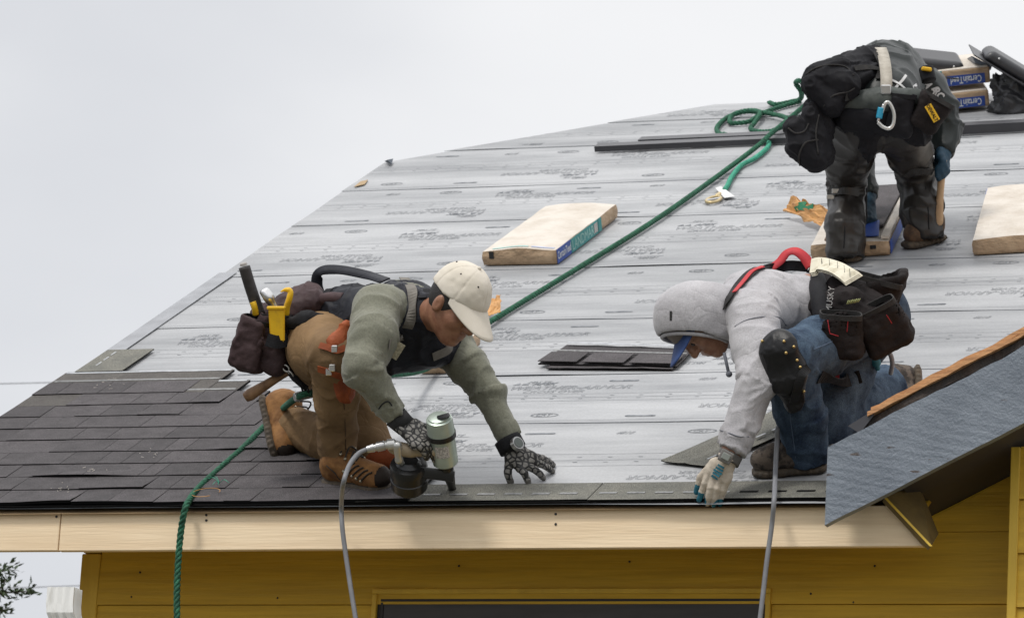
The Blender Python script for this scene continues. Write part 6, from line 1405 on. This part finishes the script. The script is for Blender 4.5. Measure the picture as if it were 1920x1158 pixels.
# ------------------------------------------------------------------ shingle bundles
M_KRAFT = mat('kraft_wrap', (0.50, 0.36, 0.23), (0.38, 0.26, 0.16), rough=0.5, scale=9, bump=0.9, bscale=20, detail=5, bdist=0.02, stretch=(1, 1, 1.6))
M_WRAP = mat('pale_dusty_wrap', (0.62, 0.57, 0.505), (0.50, 0.44, 0.37), rough=0.65, scale=8, bump=0.9, bscale=20, detail=6, bdist=0.012, lo=0.3, hi=0.6)
M_LBLUE = mat('label_blue', (0.02, 0.075, 0.36), (0.018, 0.06, 0.30), rough=0.45, scale=12)
M_LTEAL = mat('label_teal', (0.02, 0.27, 0.27), (0.018, 0.22, 0.22), rough=0.45, scale=12)
M_INKW = mat('label_white_ink', (0.75, 0.78, 0.78), rough=0.5)
M_INKT = mat('label_pale_teal_ink', (0.38, 0.62, 0.58), rough=0.5)
def bundle(c0, ax, up, L_, W_, T_, label, group=None, top=M_WRAP, hump=0.012, sag=0.0, seed=0):
    """wrapped bundle: c0 near-left bottom corner, ax along its length, width to the right"""
    ax = unit(ax); up = unit(up - ax * (up @ ax)); rt = np.cross(ax, up)
    if rt @ RT < 0: rt = -rt
    b = empty('shingle_bundle', c0 + ax * L_ / 2 + rt * W_ / 2, label, 'shingle bundle', group)
    nu, nv = 26, 12; P = lambda a, w_, h: c0 + ax * (a * L_) + rt * (w_ * W_) + up * h
    hh = lambda a, w_: T_ + hump * math.sin(math.pi * min(1, max(0, w_))) * (0.7 + .3 * math.cos(6 * a + seed)) + 0.004 * mnoise.noise((a * 5 + seed, w_ * 3, seed)) + sag * math.sin(math.pi * a)
    vt = []; F = []
    for i in range(nu + 1):
        for j in range(nv + 1): vt.append(P(i / nu, j / nv, hh(i / nu, j / nv)))
    for i in range(nu):
        for j in range(nv): F.append((i * (nv + 1) + j, i * (nv + 1) + j + 1, (i + 1) * (nv + 1) + j + 1, (i + 1) * (nv + 1) + j))
    link('wrapper_top', bm_fix(pmesh(np.array(vt), F)), top, b)
    vt = []; ring = [(0, j / nv) for j in range(nv + 1)] + [(i / nu, 1) for i in range(1, nu + 1)] + [(1, 1 - j / nv) for j in range(1, nv + 1)] + [(1 - i / nu, 0) for i in range(1, nu)]
    for k in range(5):
        for (a, w_) in ring:
            q = 0.0035 * mnoise.noise((a * 14 + seed, w_ * 9, k * .9)); ca, cw = (a - .5) * 2, (w_ - .5) * 2
            bul = (0.004 * math.sin(math.pi * k / 4) + q) * (0 if k in (0, 4) else 1)
            vt.append(P(a, w_, hh(a, w_) * k / 4) + ax * bul * (ca if abs(ca) > .99 else 0) + rt * bul * (cw if abs(cw) > .99 else 0))
    n = len(ring); F = [(k * n + i, k * n + (i + 1) % n, (k + 1) * n + (i + 1) % n, (k + 1) * n + i) for k in range(4) for i in range(n)] + [tuple(range(n))]
    link('wrapper_sides', bm_fix(pmesh(np.array(vt), F)), M_KRAFT, b)
    return b, P, ax, rt, up, hh
def bm_fix(me):
    bmx = bmesh.new(); bmx.from_mesh(me); bmesh.ops.recalc_face_normals(bmx, faces=bmx.faces[:]); bmx.to_mesh(me); bmx.free(); return me
def side_panel(b, P, rt, T_, a0_, a1_, m_, z0=.06, z1=.94, name='label_panel', th=.0015, off=.0055):
    bm = bmesh.new(); q = [P(a0_, 1, T_ * z0), P(a1_, 1, T_ * z0), P(a1_, 1, T_ * z1), P(a0_, 1, T_ * z1)]
    add_hexa(bm, [x + rt * off for x in q] + [x + rt * (off + th) for x in q]); return link(name, bm_mesh(bm), m_, b)
# the branded bundle in the middle of the roof
BL = rp(908, 497, .010); BR = rp(1040, 497, .010); BT = rp(1154, 410, .010)
Wb = np.linalg.norm(BR - BL); Lb = np.linalg.norm(BT - BR)
b, P, ax, rt, up, hh = bundle(BL, BT - BR, NRM, Lb, Wb, .058, 'pale wrapped shingle bundle with blue and teal label lying on the roof middle', 'wrapped shingle bundles', seed=1)
Tb = .060; bp_ = side_panel(b, P, rt, Tb, .0, .22, M_LBLUE, .0, .99); tp_ = side_panel(b, P, rt, Tb, .225, .66, M_LTEAL, .0, .97); side_panel(b, P, rt, Tb, .668, .72, M_LTEAL, .0, .97)
txt('printed_word', "CertainTeed", P(.11, 1, Tb * .55) + rt * .0072, ax, up, .046, M_INKW, bp_, .72, .0005, lift=.001)
txt('printed_word', "LANDMARK", P(.44, 1, Tb * .5) + rt * .0072, ax, up, .060, M_INKT, tp_, 1.0, 0, lift=.001)
bm = bmesh.new(); c = P(.62, 1, Tb * .5) + rt * .008; add_box(bm, c, (ax, up, rt), (.022, .020, .0006)); link('emblem', bm_mesh(bm), M_LABEL, tp_)
for (a, w0, w1, m_) in ((.030, .1, .60, M_INKT), (.030, .64, .96, mat('faded_blue_print', (0.45, 0.50, 0.66), rough=.6))):
    bm = bmesh.new(); pts = [P(a + .02 * s_, w0 + (w1 - w0) * t, hh(a, w0 + (w1 - w0) * t) + .002) for s_ in (0, 1) for t in np.linspace(0, 1, 8)]
    vv_ = [bm.verts.new(V(p)) for p in pts]
    for i in range(7): bm.faces.new([vv_[i], vv_[i + 1], vv_[8 + i + 1], vv_[8 + i]])
    link('printed_band', bm_mesh(bm), m_, b)
bm = bmesh.new(); add_box(bm, P(0, .12, Tb * .72) - ax * .005, (rt, up, ax), (.010, .015, .002)); link('black_mark', bm_mesh(bm), M_BLKG, b)
# the bundle at the right edge
BL = rp(1826, 478, .010); b, P, ax, rt, up, hh = bundle(BL, rp(1851, 388, .010) - BL, NRM, .93, .36, .060, 'pale wrapped shingle bundle lying alone by the right edge of the roof', 'wrapped shingle bundles', seed=5)
bm = bmesh.new(); add_box(bm, P(.93, .01, .045) - rt * .004, (ax, up, rt), (.05, .016, .001)); link('label_panel', bm_mesh(bm), M_LBLUE, b)
# the opened bundle between the boots of the top roofer
BL = rp(1523, 485, .010); BR = rp(1661, 485, .010); axd = rp(1694, 412, .010) - BR
b, P, ax, rt, up, hh = bundle(BL, axd, NRM, .95, np.linalg.norm(BR - BL), .056, 'opened shingle bundle showing dark shingles between the top roofer\'s boots', 'wrapped shingle bundles', seed=8, hump=.004)
bm = bmesh.new(); q = [P(.22, .22, .0635), P(.22, .86, .0635), P(1.0, .90, .0635), P(1.0, .10, .0635)]; add_hexa(bm, q + [x + up * .012 for x in q]); link('exposed_shingle', bm_mesh(bm), M_SHIN, b)
for k, (a, w_) in enumerate(((.80, .25), (.84, .32), (.72, .42), (.78, .50))):
    bm = bmesh.new(); add_box(bm, P(a, w_, .0765), (unit(ax + rt * .1), rt, up), (.055 if k < 2 else .09, .010, .0006)); link('release_tape', bm_mesh(bm), M_TAPE, b)
side_panel(b, P, rt, .058, .0, .45, M_LBLUE, .05, .95); side_panel(b, P, rt, .058, .46, .98, M_LTEAL, .05, .95)
bm = bmesh.new(); q = [P(.02, .90, .0625), P(.02, 1.0, .062), P(1, 1.0, .062), P(1, .92, .0625)]; add_hexa(bm, q + [x + up * .012 for x in q]); link('torn_wrapper_edge', bm_mesh(bm), M_WRAP, b)
bm = bmesh.new(); q = [P(.06, .60, .066), P(.06, .86, .066), P(.27, .80, .082), P(.30, .56, .082)]; add_hexa(bm, q + [x + up * .003 for x in q]); fl_ = link('folded_label', bm_mesh(bm), M_LBLUE, b)
bm = bmesh.new(); add_box(bm, P(0, .80, .036) - ax * .004, (rt, up, ax), (.012, .008, .002)); link('black_mark', bm_mesh(bm), M_BLKG, b)
# torn orange wrapper beside it
def crumple(name, pts, m_, seed, amp, label, cat, n=14, th=.002):
    P4 = [np.asarray(p, float) for p in pts]; vt = []
    for i in range(n + 1):
        for j in range(n + 1):
            a, b_ = i / n, j / n; p = P4[0] * (1 - a) * (1 - b_) + P4[1] * a * (1 - b_) + P4[2] * a * b_ + P4[3] * (1 - a) * b_
            p = p + NRM * amp * (mnoise.noise((a * 3 + seed, b_ * 3, seed)) + .6 * mnoise.noise((a * 8 + seed, b_ * 8, 1)) + .5) + XAX * amp * .8 * mnoise.noise((a * 4, b_ * 4 + seed, 3)); vt.append(p)
    o = link(name, pmesh(np.array(vt), [(i * (n + 1) + j, (i + 1) * (n + 1) + j, (i + 1) * (n + 1) + j + 1, i * (n + 1) + j + 1) for i in range(n) for j in range(n)], False), m_)
    md = o.modifiers.new('paper', 'SOLIDIFY'); md.thickness = th; return tag(o, label, cat)
M_ORW = mat('orange_kraft_paper', (0.62, 0.33, 0.11), (0.42, 0.20, 0.06), rough=0.5, scale=12, bump=.5, bscale=30)
o = crumple('torn_wrapper', [rp(1470, 402, .02), rp(1545, 432, .02), rp(1556, 400, .08), rp(1486, 372, .09)], M_ORW, 3, .026, 'crumpled orange paper wrapper torn off beside the opened bundle', 'wrapper')
_b = BVHTree.FromPolygons([v.co[:] for v in o.data.vertices], [p.vertices[:] for p in o.data.polygons]); M_GPR = mat('green_print', (0.02, 0.22, 0.10), rough=.6)
for ln in ([(1492, 392), (1502, 389), (1514, 391), (1526, 386), (1542, 384)], [(1498, 384), (1512, 382), (1530, 379)]):
    P = [hit([_b], x, y, .003) for x, y in ln]; P = [h for h in P if h]
    if len(P) > 1: link('printed_stripe', pmesh(*ribbon_arr(spline([h[0] for h in P], 5), spline([h[1] for h in P], 5), .022, .001), smooth=False), M_GPR, o)
# bundle hidden behind the kneeling roofer, and its torn paper
BL = rp(788, 700, .010); b, P, ax, rt, up, hh = bundle(BL, rp(900, 610, .01) - BL, NRM, .40, .10, .05, 'kraft wrapped bundle half hidden behind the roofer in the cream cap', 'wrapped shingle bundles', seed=12)
side_panel(b, P, rt, .05, .0, .3, M_LBLUE, .05, .95)
crumple('torn_wrapper', [rp(890, 600, .02), rp(938, 588, .03), rp(940, 556, .07), rp(905, 572, .05)], M_ORW, 9, .014, 'torn orange brown paper scrap sticking up behind the cream cap', 'wrapper')
# two stacked bundles at the ridge, their labels upside down
def ridge_bundle(pxl, pyb, pxr, lift, label, top_face):
    zd = depth(rp(1800, 214, 0)); c0 = cp(pxl, pyb, zd); c1 = cp(pxr, pyb - (pxr - pxl) * .015, zd); r_ = unit(c1 - c0); up = NRM; r_ = unit(r_ - up * (r_ @ up)); ax = np.cross(up, r_); Lw = np.linalg.norm(c1 - c0); T_ = .075
    b = empty('shingle_bundle', c0, label, 'shingle bundle', 'bundles stacked at the ridge')
    bm = bmesh.new(); add_box(bm, c0 + r_ * Lw / 2 + up * T_ / 2 + ax * .17, (r_, ax, up), (Lw / 2, .17, T_ / 2), .008, 2); link('wrapper_sides', bm_mesh(bm), M_KRAFT, b)
    bm = bmesh.new(); add_box(bm, c0 + r_ * Lw / 2 + up * (T_ + .001) + ax * .17, (r_, ax, up), (Lw / 2 - .006, .165, .004), .003); link('wrapper_top', bm_mesh(bm), M_WRAP, b)
    return b, c0, r_, up, ax, Lw, T_
for k, (xl, yb, xr, lab, tf) in enumerate(((1690, 215, 1856, 'lower shingle bundle of the pair stacked at the ridge', 0), (1690, 172, 1858, 'upper shingle bundle of the pair stacked at the ridge, roof vents resting on it', 1))):
    b, c0, r_, up, ax, Lw, T_ = ridge_bundle(xl, yb, xr, 0, lab, tf); q = np.linspace(0, 1, 2); px = Lw / (xr - xl)
    def pan(x0, x1, m_, z0=.04, z1=.66, nm='label_panel'):
        bm = bmesh.new(); add_box(bm, c0 + r_ * ((x0 + x1) / 2 - xl) * px + up * T_ * (z0 + z1) / 2 - ax * .001, (r_, up, ax), ((x1 - x0) / 2 * px, T_ * (z1 - z0) / 2, .002)); return link(nm, bm_mesh(bm), m_, b), c0 + r_ * ((x0 + x1) / 2 - xl) * px + up * T_ * (z0 + z1) / 2 - ax * .003
    p_, cc = pan(1777, 1848, M_LBLUE); txt('printed_word', "CertainTeed", cc, -r_, -up, .046, M_INKW, p_, .62, .0006, lift=.0015)
    p_, cc = pan(1700, 1772, M_LTEAL); txt('printed_word', "LANDMARK", cc - r_ * .02, -r_, -up, .05, M_INKT, p_, .7, 0, lift=.0015)
    if tf:
        pan(1700, 1768, M_LTEAL, .74, 1.02); pan(1748, 1754, M_INKW, .76, 1.0, 'printed_bar')

# roof vents on and beside the stack, a loose sheet of metal and a black jacket
M_VENT = mat('black_vent_plastic', (0.035, 0.036, 0.040), (0.028, 0.028, 0.032), rough=0.4, scale=10)
zd = depth(rp(1800, 214, 0))
def vent(c, r_, up, label, w_=.30, wid=.25, hh_=.055):
    r_ = unit(r_); up = unit(up - r_ * (up @ r_)); ax = np.cross(up, r_); v = empty('roof_vent', c, label, 'roof vent', 'black roof vents')
    bm = bmesh.new(); add_box(bm, c, (r_, ax, up), (w_ * .68, wid * .7, .003), .001); link('flange', bm_mesh(bm), M_VENT, v)
    s = Solid(.006); s.box(c + up * hh_ * .62, (r_, ax, up), (w_ / 2, wid / 2, hh_ * .55), .022, .01, taper=(-.06, -.06)); s.build(); s.obj('hood', M_VENT, v)
    for q in (-.33, .33):
        bm = bmesh.new(); bmesh.ops.create_uvsphere(bm, u_segments=8, v_segments=6, radius=.006, matrix=Matrix.Translation(V(c + r_ * w_ * q + up * hh_ * .8 - ax * (wid / 2 - .003)))); link('screw', bm_mesh(bm, True), M_STEEL, v)
vent(cp(1738, 126, zd + .1), dv(1, .10, -.1), dv(-.1, -.9, .35), 'black plastic roof vent lying on top of the stacked bundles', w_=.32, wid=.2)
vent(cp(1898, 140, zd - .05), dv(.85, .50, -.1), dv(.45, -.8, .2), 'black plastic roof vent tilted against the stack at the right edge', w_=.33, wid=.2, hh_=.05)
bm = bmesh.new(); q = [cp(1822, 105, zd), cp(1860, 124, zd), cp(1858, 131, zd), cp(1828, 117, zd)]; add_prism(bm, q, FW * .25); tag(link('metal_flashing', bm_mesh(bm), mat('blue_grey_metal', (0.20, 0.24, 0.30), rough=.4, metal=.4)), 'loose grey metal flashing pointing up above the ridge stack', 'flashing')
s = Solid(.007); jb = zd - .05
for a, b_, ra, rb in (((1880, 200), (1905, 198), .055, .07), ((1890, 175), (1905, 190), .05, .06), ((1878, 160), (1900, 165), .04, .05), ((1905, 165), (1925, 190), .06, .07), ((1895, 150), (1915, 150), .03, .04)):
    s.cone(cp(a[0], a[1], jb), cp(b_[0], b_[1], jb), ra, rb, .03, (FW, .75))
s.build(); s.folds(.030, 10, 1.2, 1, seed=2, iso=.01); tag(s.obj('rain_jacket', mat('black_bin_liner', (0.028, 0.028, 0.032), (0.018, 0.018, 0.02), rough=0.35, scale=10, bump=.3, bscale=40)), 'crumpled black jacket heaped beside the ridge stack under the tilted vent', 'jacket')

# drip edge strips lying across the roof
def drip(x0, y0, x1, y1, hgt, label):
    a, b_ = rp(x0, y0, .012), rp(x1, y1, .012); d = unit(b_ - a); e_ = unit(VUP - d * (VUP @ d)); o = empty('drip_edge', (a + b_) / 2, label, 'drip edge', 'dark metal drip edges')
    bm = bmesh.new(); add_prism(bm, [a, a + NRM * hgt, a + NRM * (hgt + .0015) + e_ * .002, a + e_ * .002], b_ - a); link('face', bm_mesh(bm), M_FLASH, o)
    bm = bmesh.new(); add_prism(bm, [a + NRM * hgt, a + NRM * hgt + e_ * .07, a + NRM * (hgt + .002) + e_ * .07, a + NRM * (hgt + .002)], b_ - a); link('leg', bm_mesh(bm), M_FLASH, o)
drip(1115, 285, 1490, 268, .024, 'longer dark metal drip edge lying across the upper roof')
drip(1197, 271, 1500, 258, .020, 'shorter dark metal drip edge laid behind the longer strip')
drip(1770, 254, 1960, 244, .040, 'dark metal drip edge below the stacked bundles at the right')

# loose shingles
def loose(pts, label, h=.012, t=.0035, parent=None, m_=M_SHIN, group='loose shingles'):
    o = empty('loose_shingle', sum(np.asarray(p) for p in pts) / 4, label, 'shingle', group)
    P4 = [np.asarray(p) for p in pts]; n = 12; vt = []; 
    for l in (0, 1):
        for i in range(n + 1):
            for j in range(5):
                a, b_ = i / n, j / 4; p = P4[0] * (1 - a) * (1 - b_) + P4[1] * a * (1 - b_) + P4[2] * a * b_ + P4[3] * (1 - a) * b_; vt.append(p + NRM * (h + t * l + .010 * max(0, mnoise.noise((a * 4 + P4[0][0] * 9, b_ * 2, 2)))))
    K = (n + 1) * 5; F = []
    for i in range(n):
        for j in range(4): q = (i * 5 + j, (i + 1) * 5 + j, (i + 1) * 5 + j + 1, i * 5 + j + 1); F.append(tuple(K + x for x in q)); F.append(q[::-1])
    nf = len(F)
    for i in range(n): F += [(i * 5, K + i * 5, K + i * 5 + 5, i * 5 + 5)[::-1], (i * 5 + 4, i * 5 + 9, K + i * 5 + 9, K + i * 5 + 4)[::-1]]
    for j in range(4): F += [(j, j + 1, K + j + 1, K + j)[::-1], (n * 5 + j, K + n * 5 + j, K + n * 5 + j + 1, n * 5 + j + 1)[::-1]]
    me = bm_fix(pmesh(np.array(vt), F, False)); q = link('sheet', me, [m_, M_ASPH], o)
    me.polygons.foreach_set('material_index', np.array([0] * nf + [1] * (len(F) - nf), np.int32))
    def W(a, b_, hh): return P4[0] * (1 - a) * (1 - b_) + P4[1] * a * (1 - b_) + P4[2] * a * b_ + P4[3] * (1 - a) * b_ + NRM * (h + t + hh)
    return o, W
o, W = loose([rp(1025, 697, .0), rp(1262, 699, .0), rp(1300, 664, .0), rp(1068, 664, .0)], 'lower dark shingle of the loose pair lying left of the grey hood', .012)
o, W = loose([rp(1010, 692, .0), rp(1270, 697, .0), rp(1304, 664, .0), rp(1064, 656, .0)], 'upper dark shingle of the loose pair lying left of the grey hood', .018)
for a, b_ in ((.0, .28), (.32, .62), (.66, .99)):
    bm = bmesh.new(); add_hexa(bm, [W(a, 0, .009), W(b_, 0, .009), W(b_, .48, .009), W(a, .48, .009), W(a, 0, .012), W(b_, 0, .012), W(b_, .48, .012), W(a, .48, .012)]); link('tab', bm_mesh(bm), M_SHIN, o)
bm = bmesh.new(); add_hexa(bm, [W(0, .52, .012), W(1, .52, .012), W(1, .58, .012), W(0, .58, .012), W(0, .52, .013), W(1, .52, .013), W(1, .58, .013), W(0, .58, .013)]); link('sealant_line', bm_mesh(bm), M_SEAL, o)
bm = bmesh.new(); add_hexa(bm, [W(.02, .92, .012), W(.9, .92, .012), W(.9, .99, .012), W(.02, .99, .012), W(.02, .92, .013), W(.9, .92, .013), W(.9, .99, .013), W(.02, .99, .013)]); link('release_strip', bm_mesh(bm), M_TAPE, o)
o, W = loose([rp(1240, 872, 0), rp(1330, 882, 0), rp(1560, 780, 0), rp(1470, 768, 0)], 'single olive starter shingle lying diagonally under the reaching arm', .012, m_=M_STARTER)
for k in range(7):
    t0 = .06 + .13 * k; bm = bmesh.new(); add_hexa(bm, [W(.80, t0, .010), W(.84, t0, .010), W(.84, t0 + .075, .010), W(.80, t0 + .075, .010), W(.80, t0, .0115), W(.84, t0, .0115), W(.84, t0 + .075, .0115), W(.80, t0 + .075, .0115)]); link('sealant_dash', bm_mesh(bm), M_TAPE, o)

# ------------------------------------------------------------------ litter on the shingles: frayed fibres and a strand
def litter(px, py, m_, label, n=5, big=.05):
    c = rp(px, py, .036); parts = []
    for k in range(n):
        a = rs.random() * 6.28; d = XAX * math.cos(a) + VUP * math.sin(a) * .9; parts.append(tube_arr(spline([c, c + d * big * .5 + NRM * .02 * rs.random(), c + d * big + NRM * .01], 4), .0011, 4))
    return tag(link('rope_fibre', pmesh(*join_arr(parts)), m_), label, 'fibre')
litter(412, 905, M_ROPEL, 'teal frayed rope fibres on the shingles beside the green rope', 5, .06)
c = rp(386, 924, .034); a = np.linspace(0, 5.4, 18); tag(link('orange_strand', pmesh(*tube_arr(np.array([c + XAX * .05 * np.cos(q) + VUP * .05 * np.sin(q) + NRM * .003 for q in a]), .0013, 5)), M_ORW), 'thin orange strand curled on the shingles near the eave', 'strand')
rl = random.Random(5)
for k, (x, y) in enumerate(((172, 882), (118, 914), (275, 850), (195, 720))):
    parts = []
    for q in range(8):
        c = rp(x + rl.gauss(0, 14), y + rl.gauss(0, 5), .035); d = XAX * rl.uniform(-1, 1) + VUP * rl.uniform(-1, 1); parts.append(tube_arr(np.array([c, c + unit(d) * rl.uniform(.004, .014)]), .0008, 4))
    o = tag(link('wood_chips', pmesh(*join_arr(parts)), M_WRAP), None, None, None, 'stuff')

# ------------------------------------------------------------------ fir tree and wires behind the house
M_FIR = mat('fir_needles', (0.055, 0.085, 0.03), (0.03, 0.05, 0.02), rough=0.8, scale=3)
M_BARK = mat('fir_bark', (0.07, 0.055, 0.04), rough=0.9, scale=12, bump=.5)
base = yp(-105, 1120, 9.0); tr = empty('fir_tree', (base[0], 9.0, -4.3), 'blurred fir tree whose branch tips show below the eave at far left', 'tree')
rt_ = random.Random(21); ztop = float(yp(0, 1050, 9.0)[2]) - .25; bx = float(base[0]) - .35
link('trunk', pmesh(*tube_arr(np.array([(bx, 9.0, -4.3), (bx + .02, 9.0, -2), (bx, 9.02, ztop)]), np.array([.16, .10, .015]), 10)), M_BARK, tr)
vt = []; F = []; lim = []
for k in range(120):
    t = rt_.random() ** .8; z = ztop - t * (ztop + 3.6); L_ = .28 + t * 1.15; an = rt_.random() * 6.283
    d = np.array([math.cos(an), math.sin(an), -.12 + .25 * rt_.random()]); o0 = np.array([bx, 9.0, z]); 
    tip = o0 + d * L_; lim.append(tube_arr(np.array([o0, o0 + d * L_ * .5 + np.array([0, 0, .03]), tip]), np.array([.014, .008, .003]), 5))
    for q in range(int(60 * L_) + 8):
        s_ = .2 + .8 * rt_.random() ** .7; p = o0 + d * L_ * s_ + np.array([rt_.gauss(0, .045), rt_.gauss(0, .045), rt_.gauss(0, .03) - .02]); dd = unit(d + np.array([rt_.gauss(0, .6), rt_.gauss(0, .6), rt_.gauss(0, .5)])); sd = unit(np.cross(dd, [rt_.gauss(0, 1), rt_.gauss(0, 1), 1])); l = rt_.uniform(.04, .09)
        i0 = len(vt); vt += [p - sd * .008, p + dd * l * .5 - sd * .014, p + dd * l, p + dd * l * .5 + sd * .014]; F.append((i0, i0 + 1, i0 + 2, i0 + 3))
for (x0, y0, x1, y1) in ((-30, 1112, 56, 1108), (-30, 1085, 22, 1062), (-30, 1150, 20, 1140), (2, 1110, 10, 1085)):
    o0 = yp(x0, y0, 8.4); tip = yp(x1, y1, 8.4); d = tip - o0; L_ = np.linalg.norm(d); d = d / L_; lim.append(tube_arr(np.array([np.array([bx, 9.0, o0[2] - .1]), o0, tip]), np.array([.014, .008, .003]), 5))
    for q in range(int(420 * L_)):
        s_ = rt_.random() ** .8; p = o0 + d * L_ * s_ + np.array([rt_.gauss(0, .02), rt_.gauss(0, .03), rt_.gauss(0, .018)]); dd = unit(d + np.array([rt_.gauss(0, .6), rt_.gauss(0, .6), rt_.gauss(0, .6)])); sd = unit(np.cross(dd, [rt_.gauss(0, 1), rt_.gauss(0, 1), 1])); l = rt_.uniform(.03, .06)
        i0 = len(vt); vt += [p - sd * .005, p + dd * l * .5 - sd * .009, p + dd * l, p + dd * l * .5 + sd * .009]; F.append((i0, i0 + 1, i0 + 2, i0 + 3))
link('crown', pmesh(np.array(vt), F, False), M_FIR, tr); link('branch', pmesh(*join_arr(lim)), M_BARK, tr)
M_WIRE = mat('wire_grey', (0.30, 0.31, 0.34), rough=.7)
for (p0, p1, lab) in (((-400, 722), (300, 712), 'thin overhead wire crossing the sky left of the shingles'), ((-400, 1110), (400, 1088), 'thin overhead wire below the eave behind the fir branches')):
    P = np.array([yp(*p0, 30.0), (yp(*p0, 30.0) + yp(*p1, 30.0)) / 2 - np.array([0, 0, .02]), yp(*p1, 30.0)]); P = np.vstack([P[0] + (P[0] - P[2]) * 6, P, P[2] + (P[2] - P[0]) * 6])
    tag(link('overhead_wire', pmesh(*tube_arr(P, .006, 6)), M_WIRE), lab, 'wire')
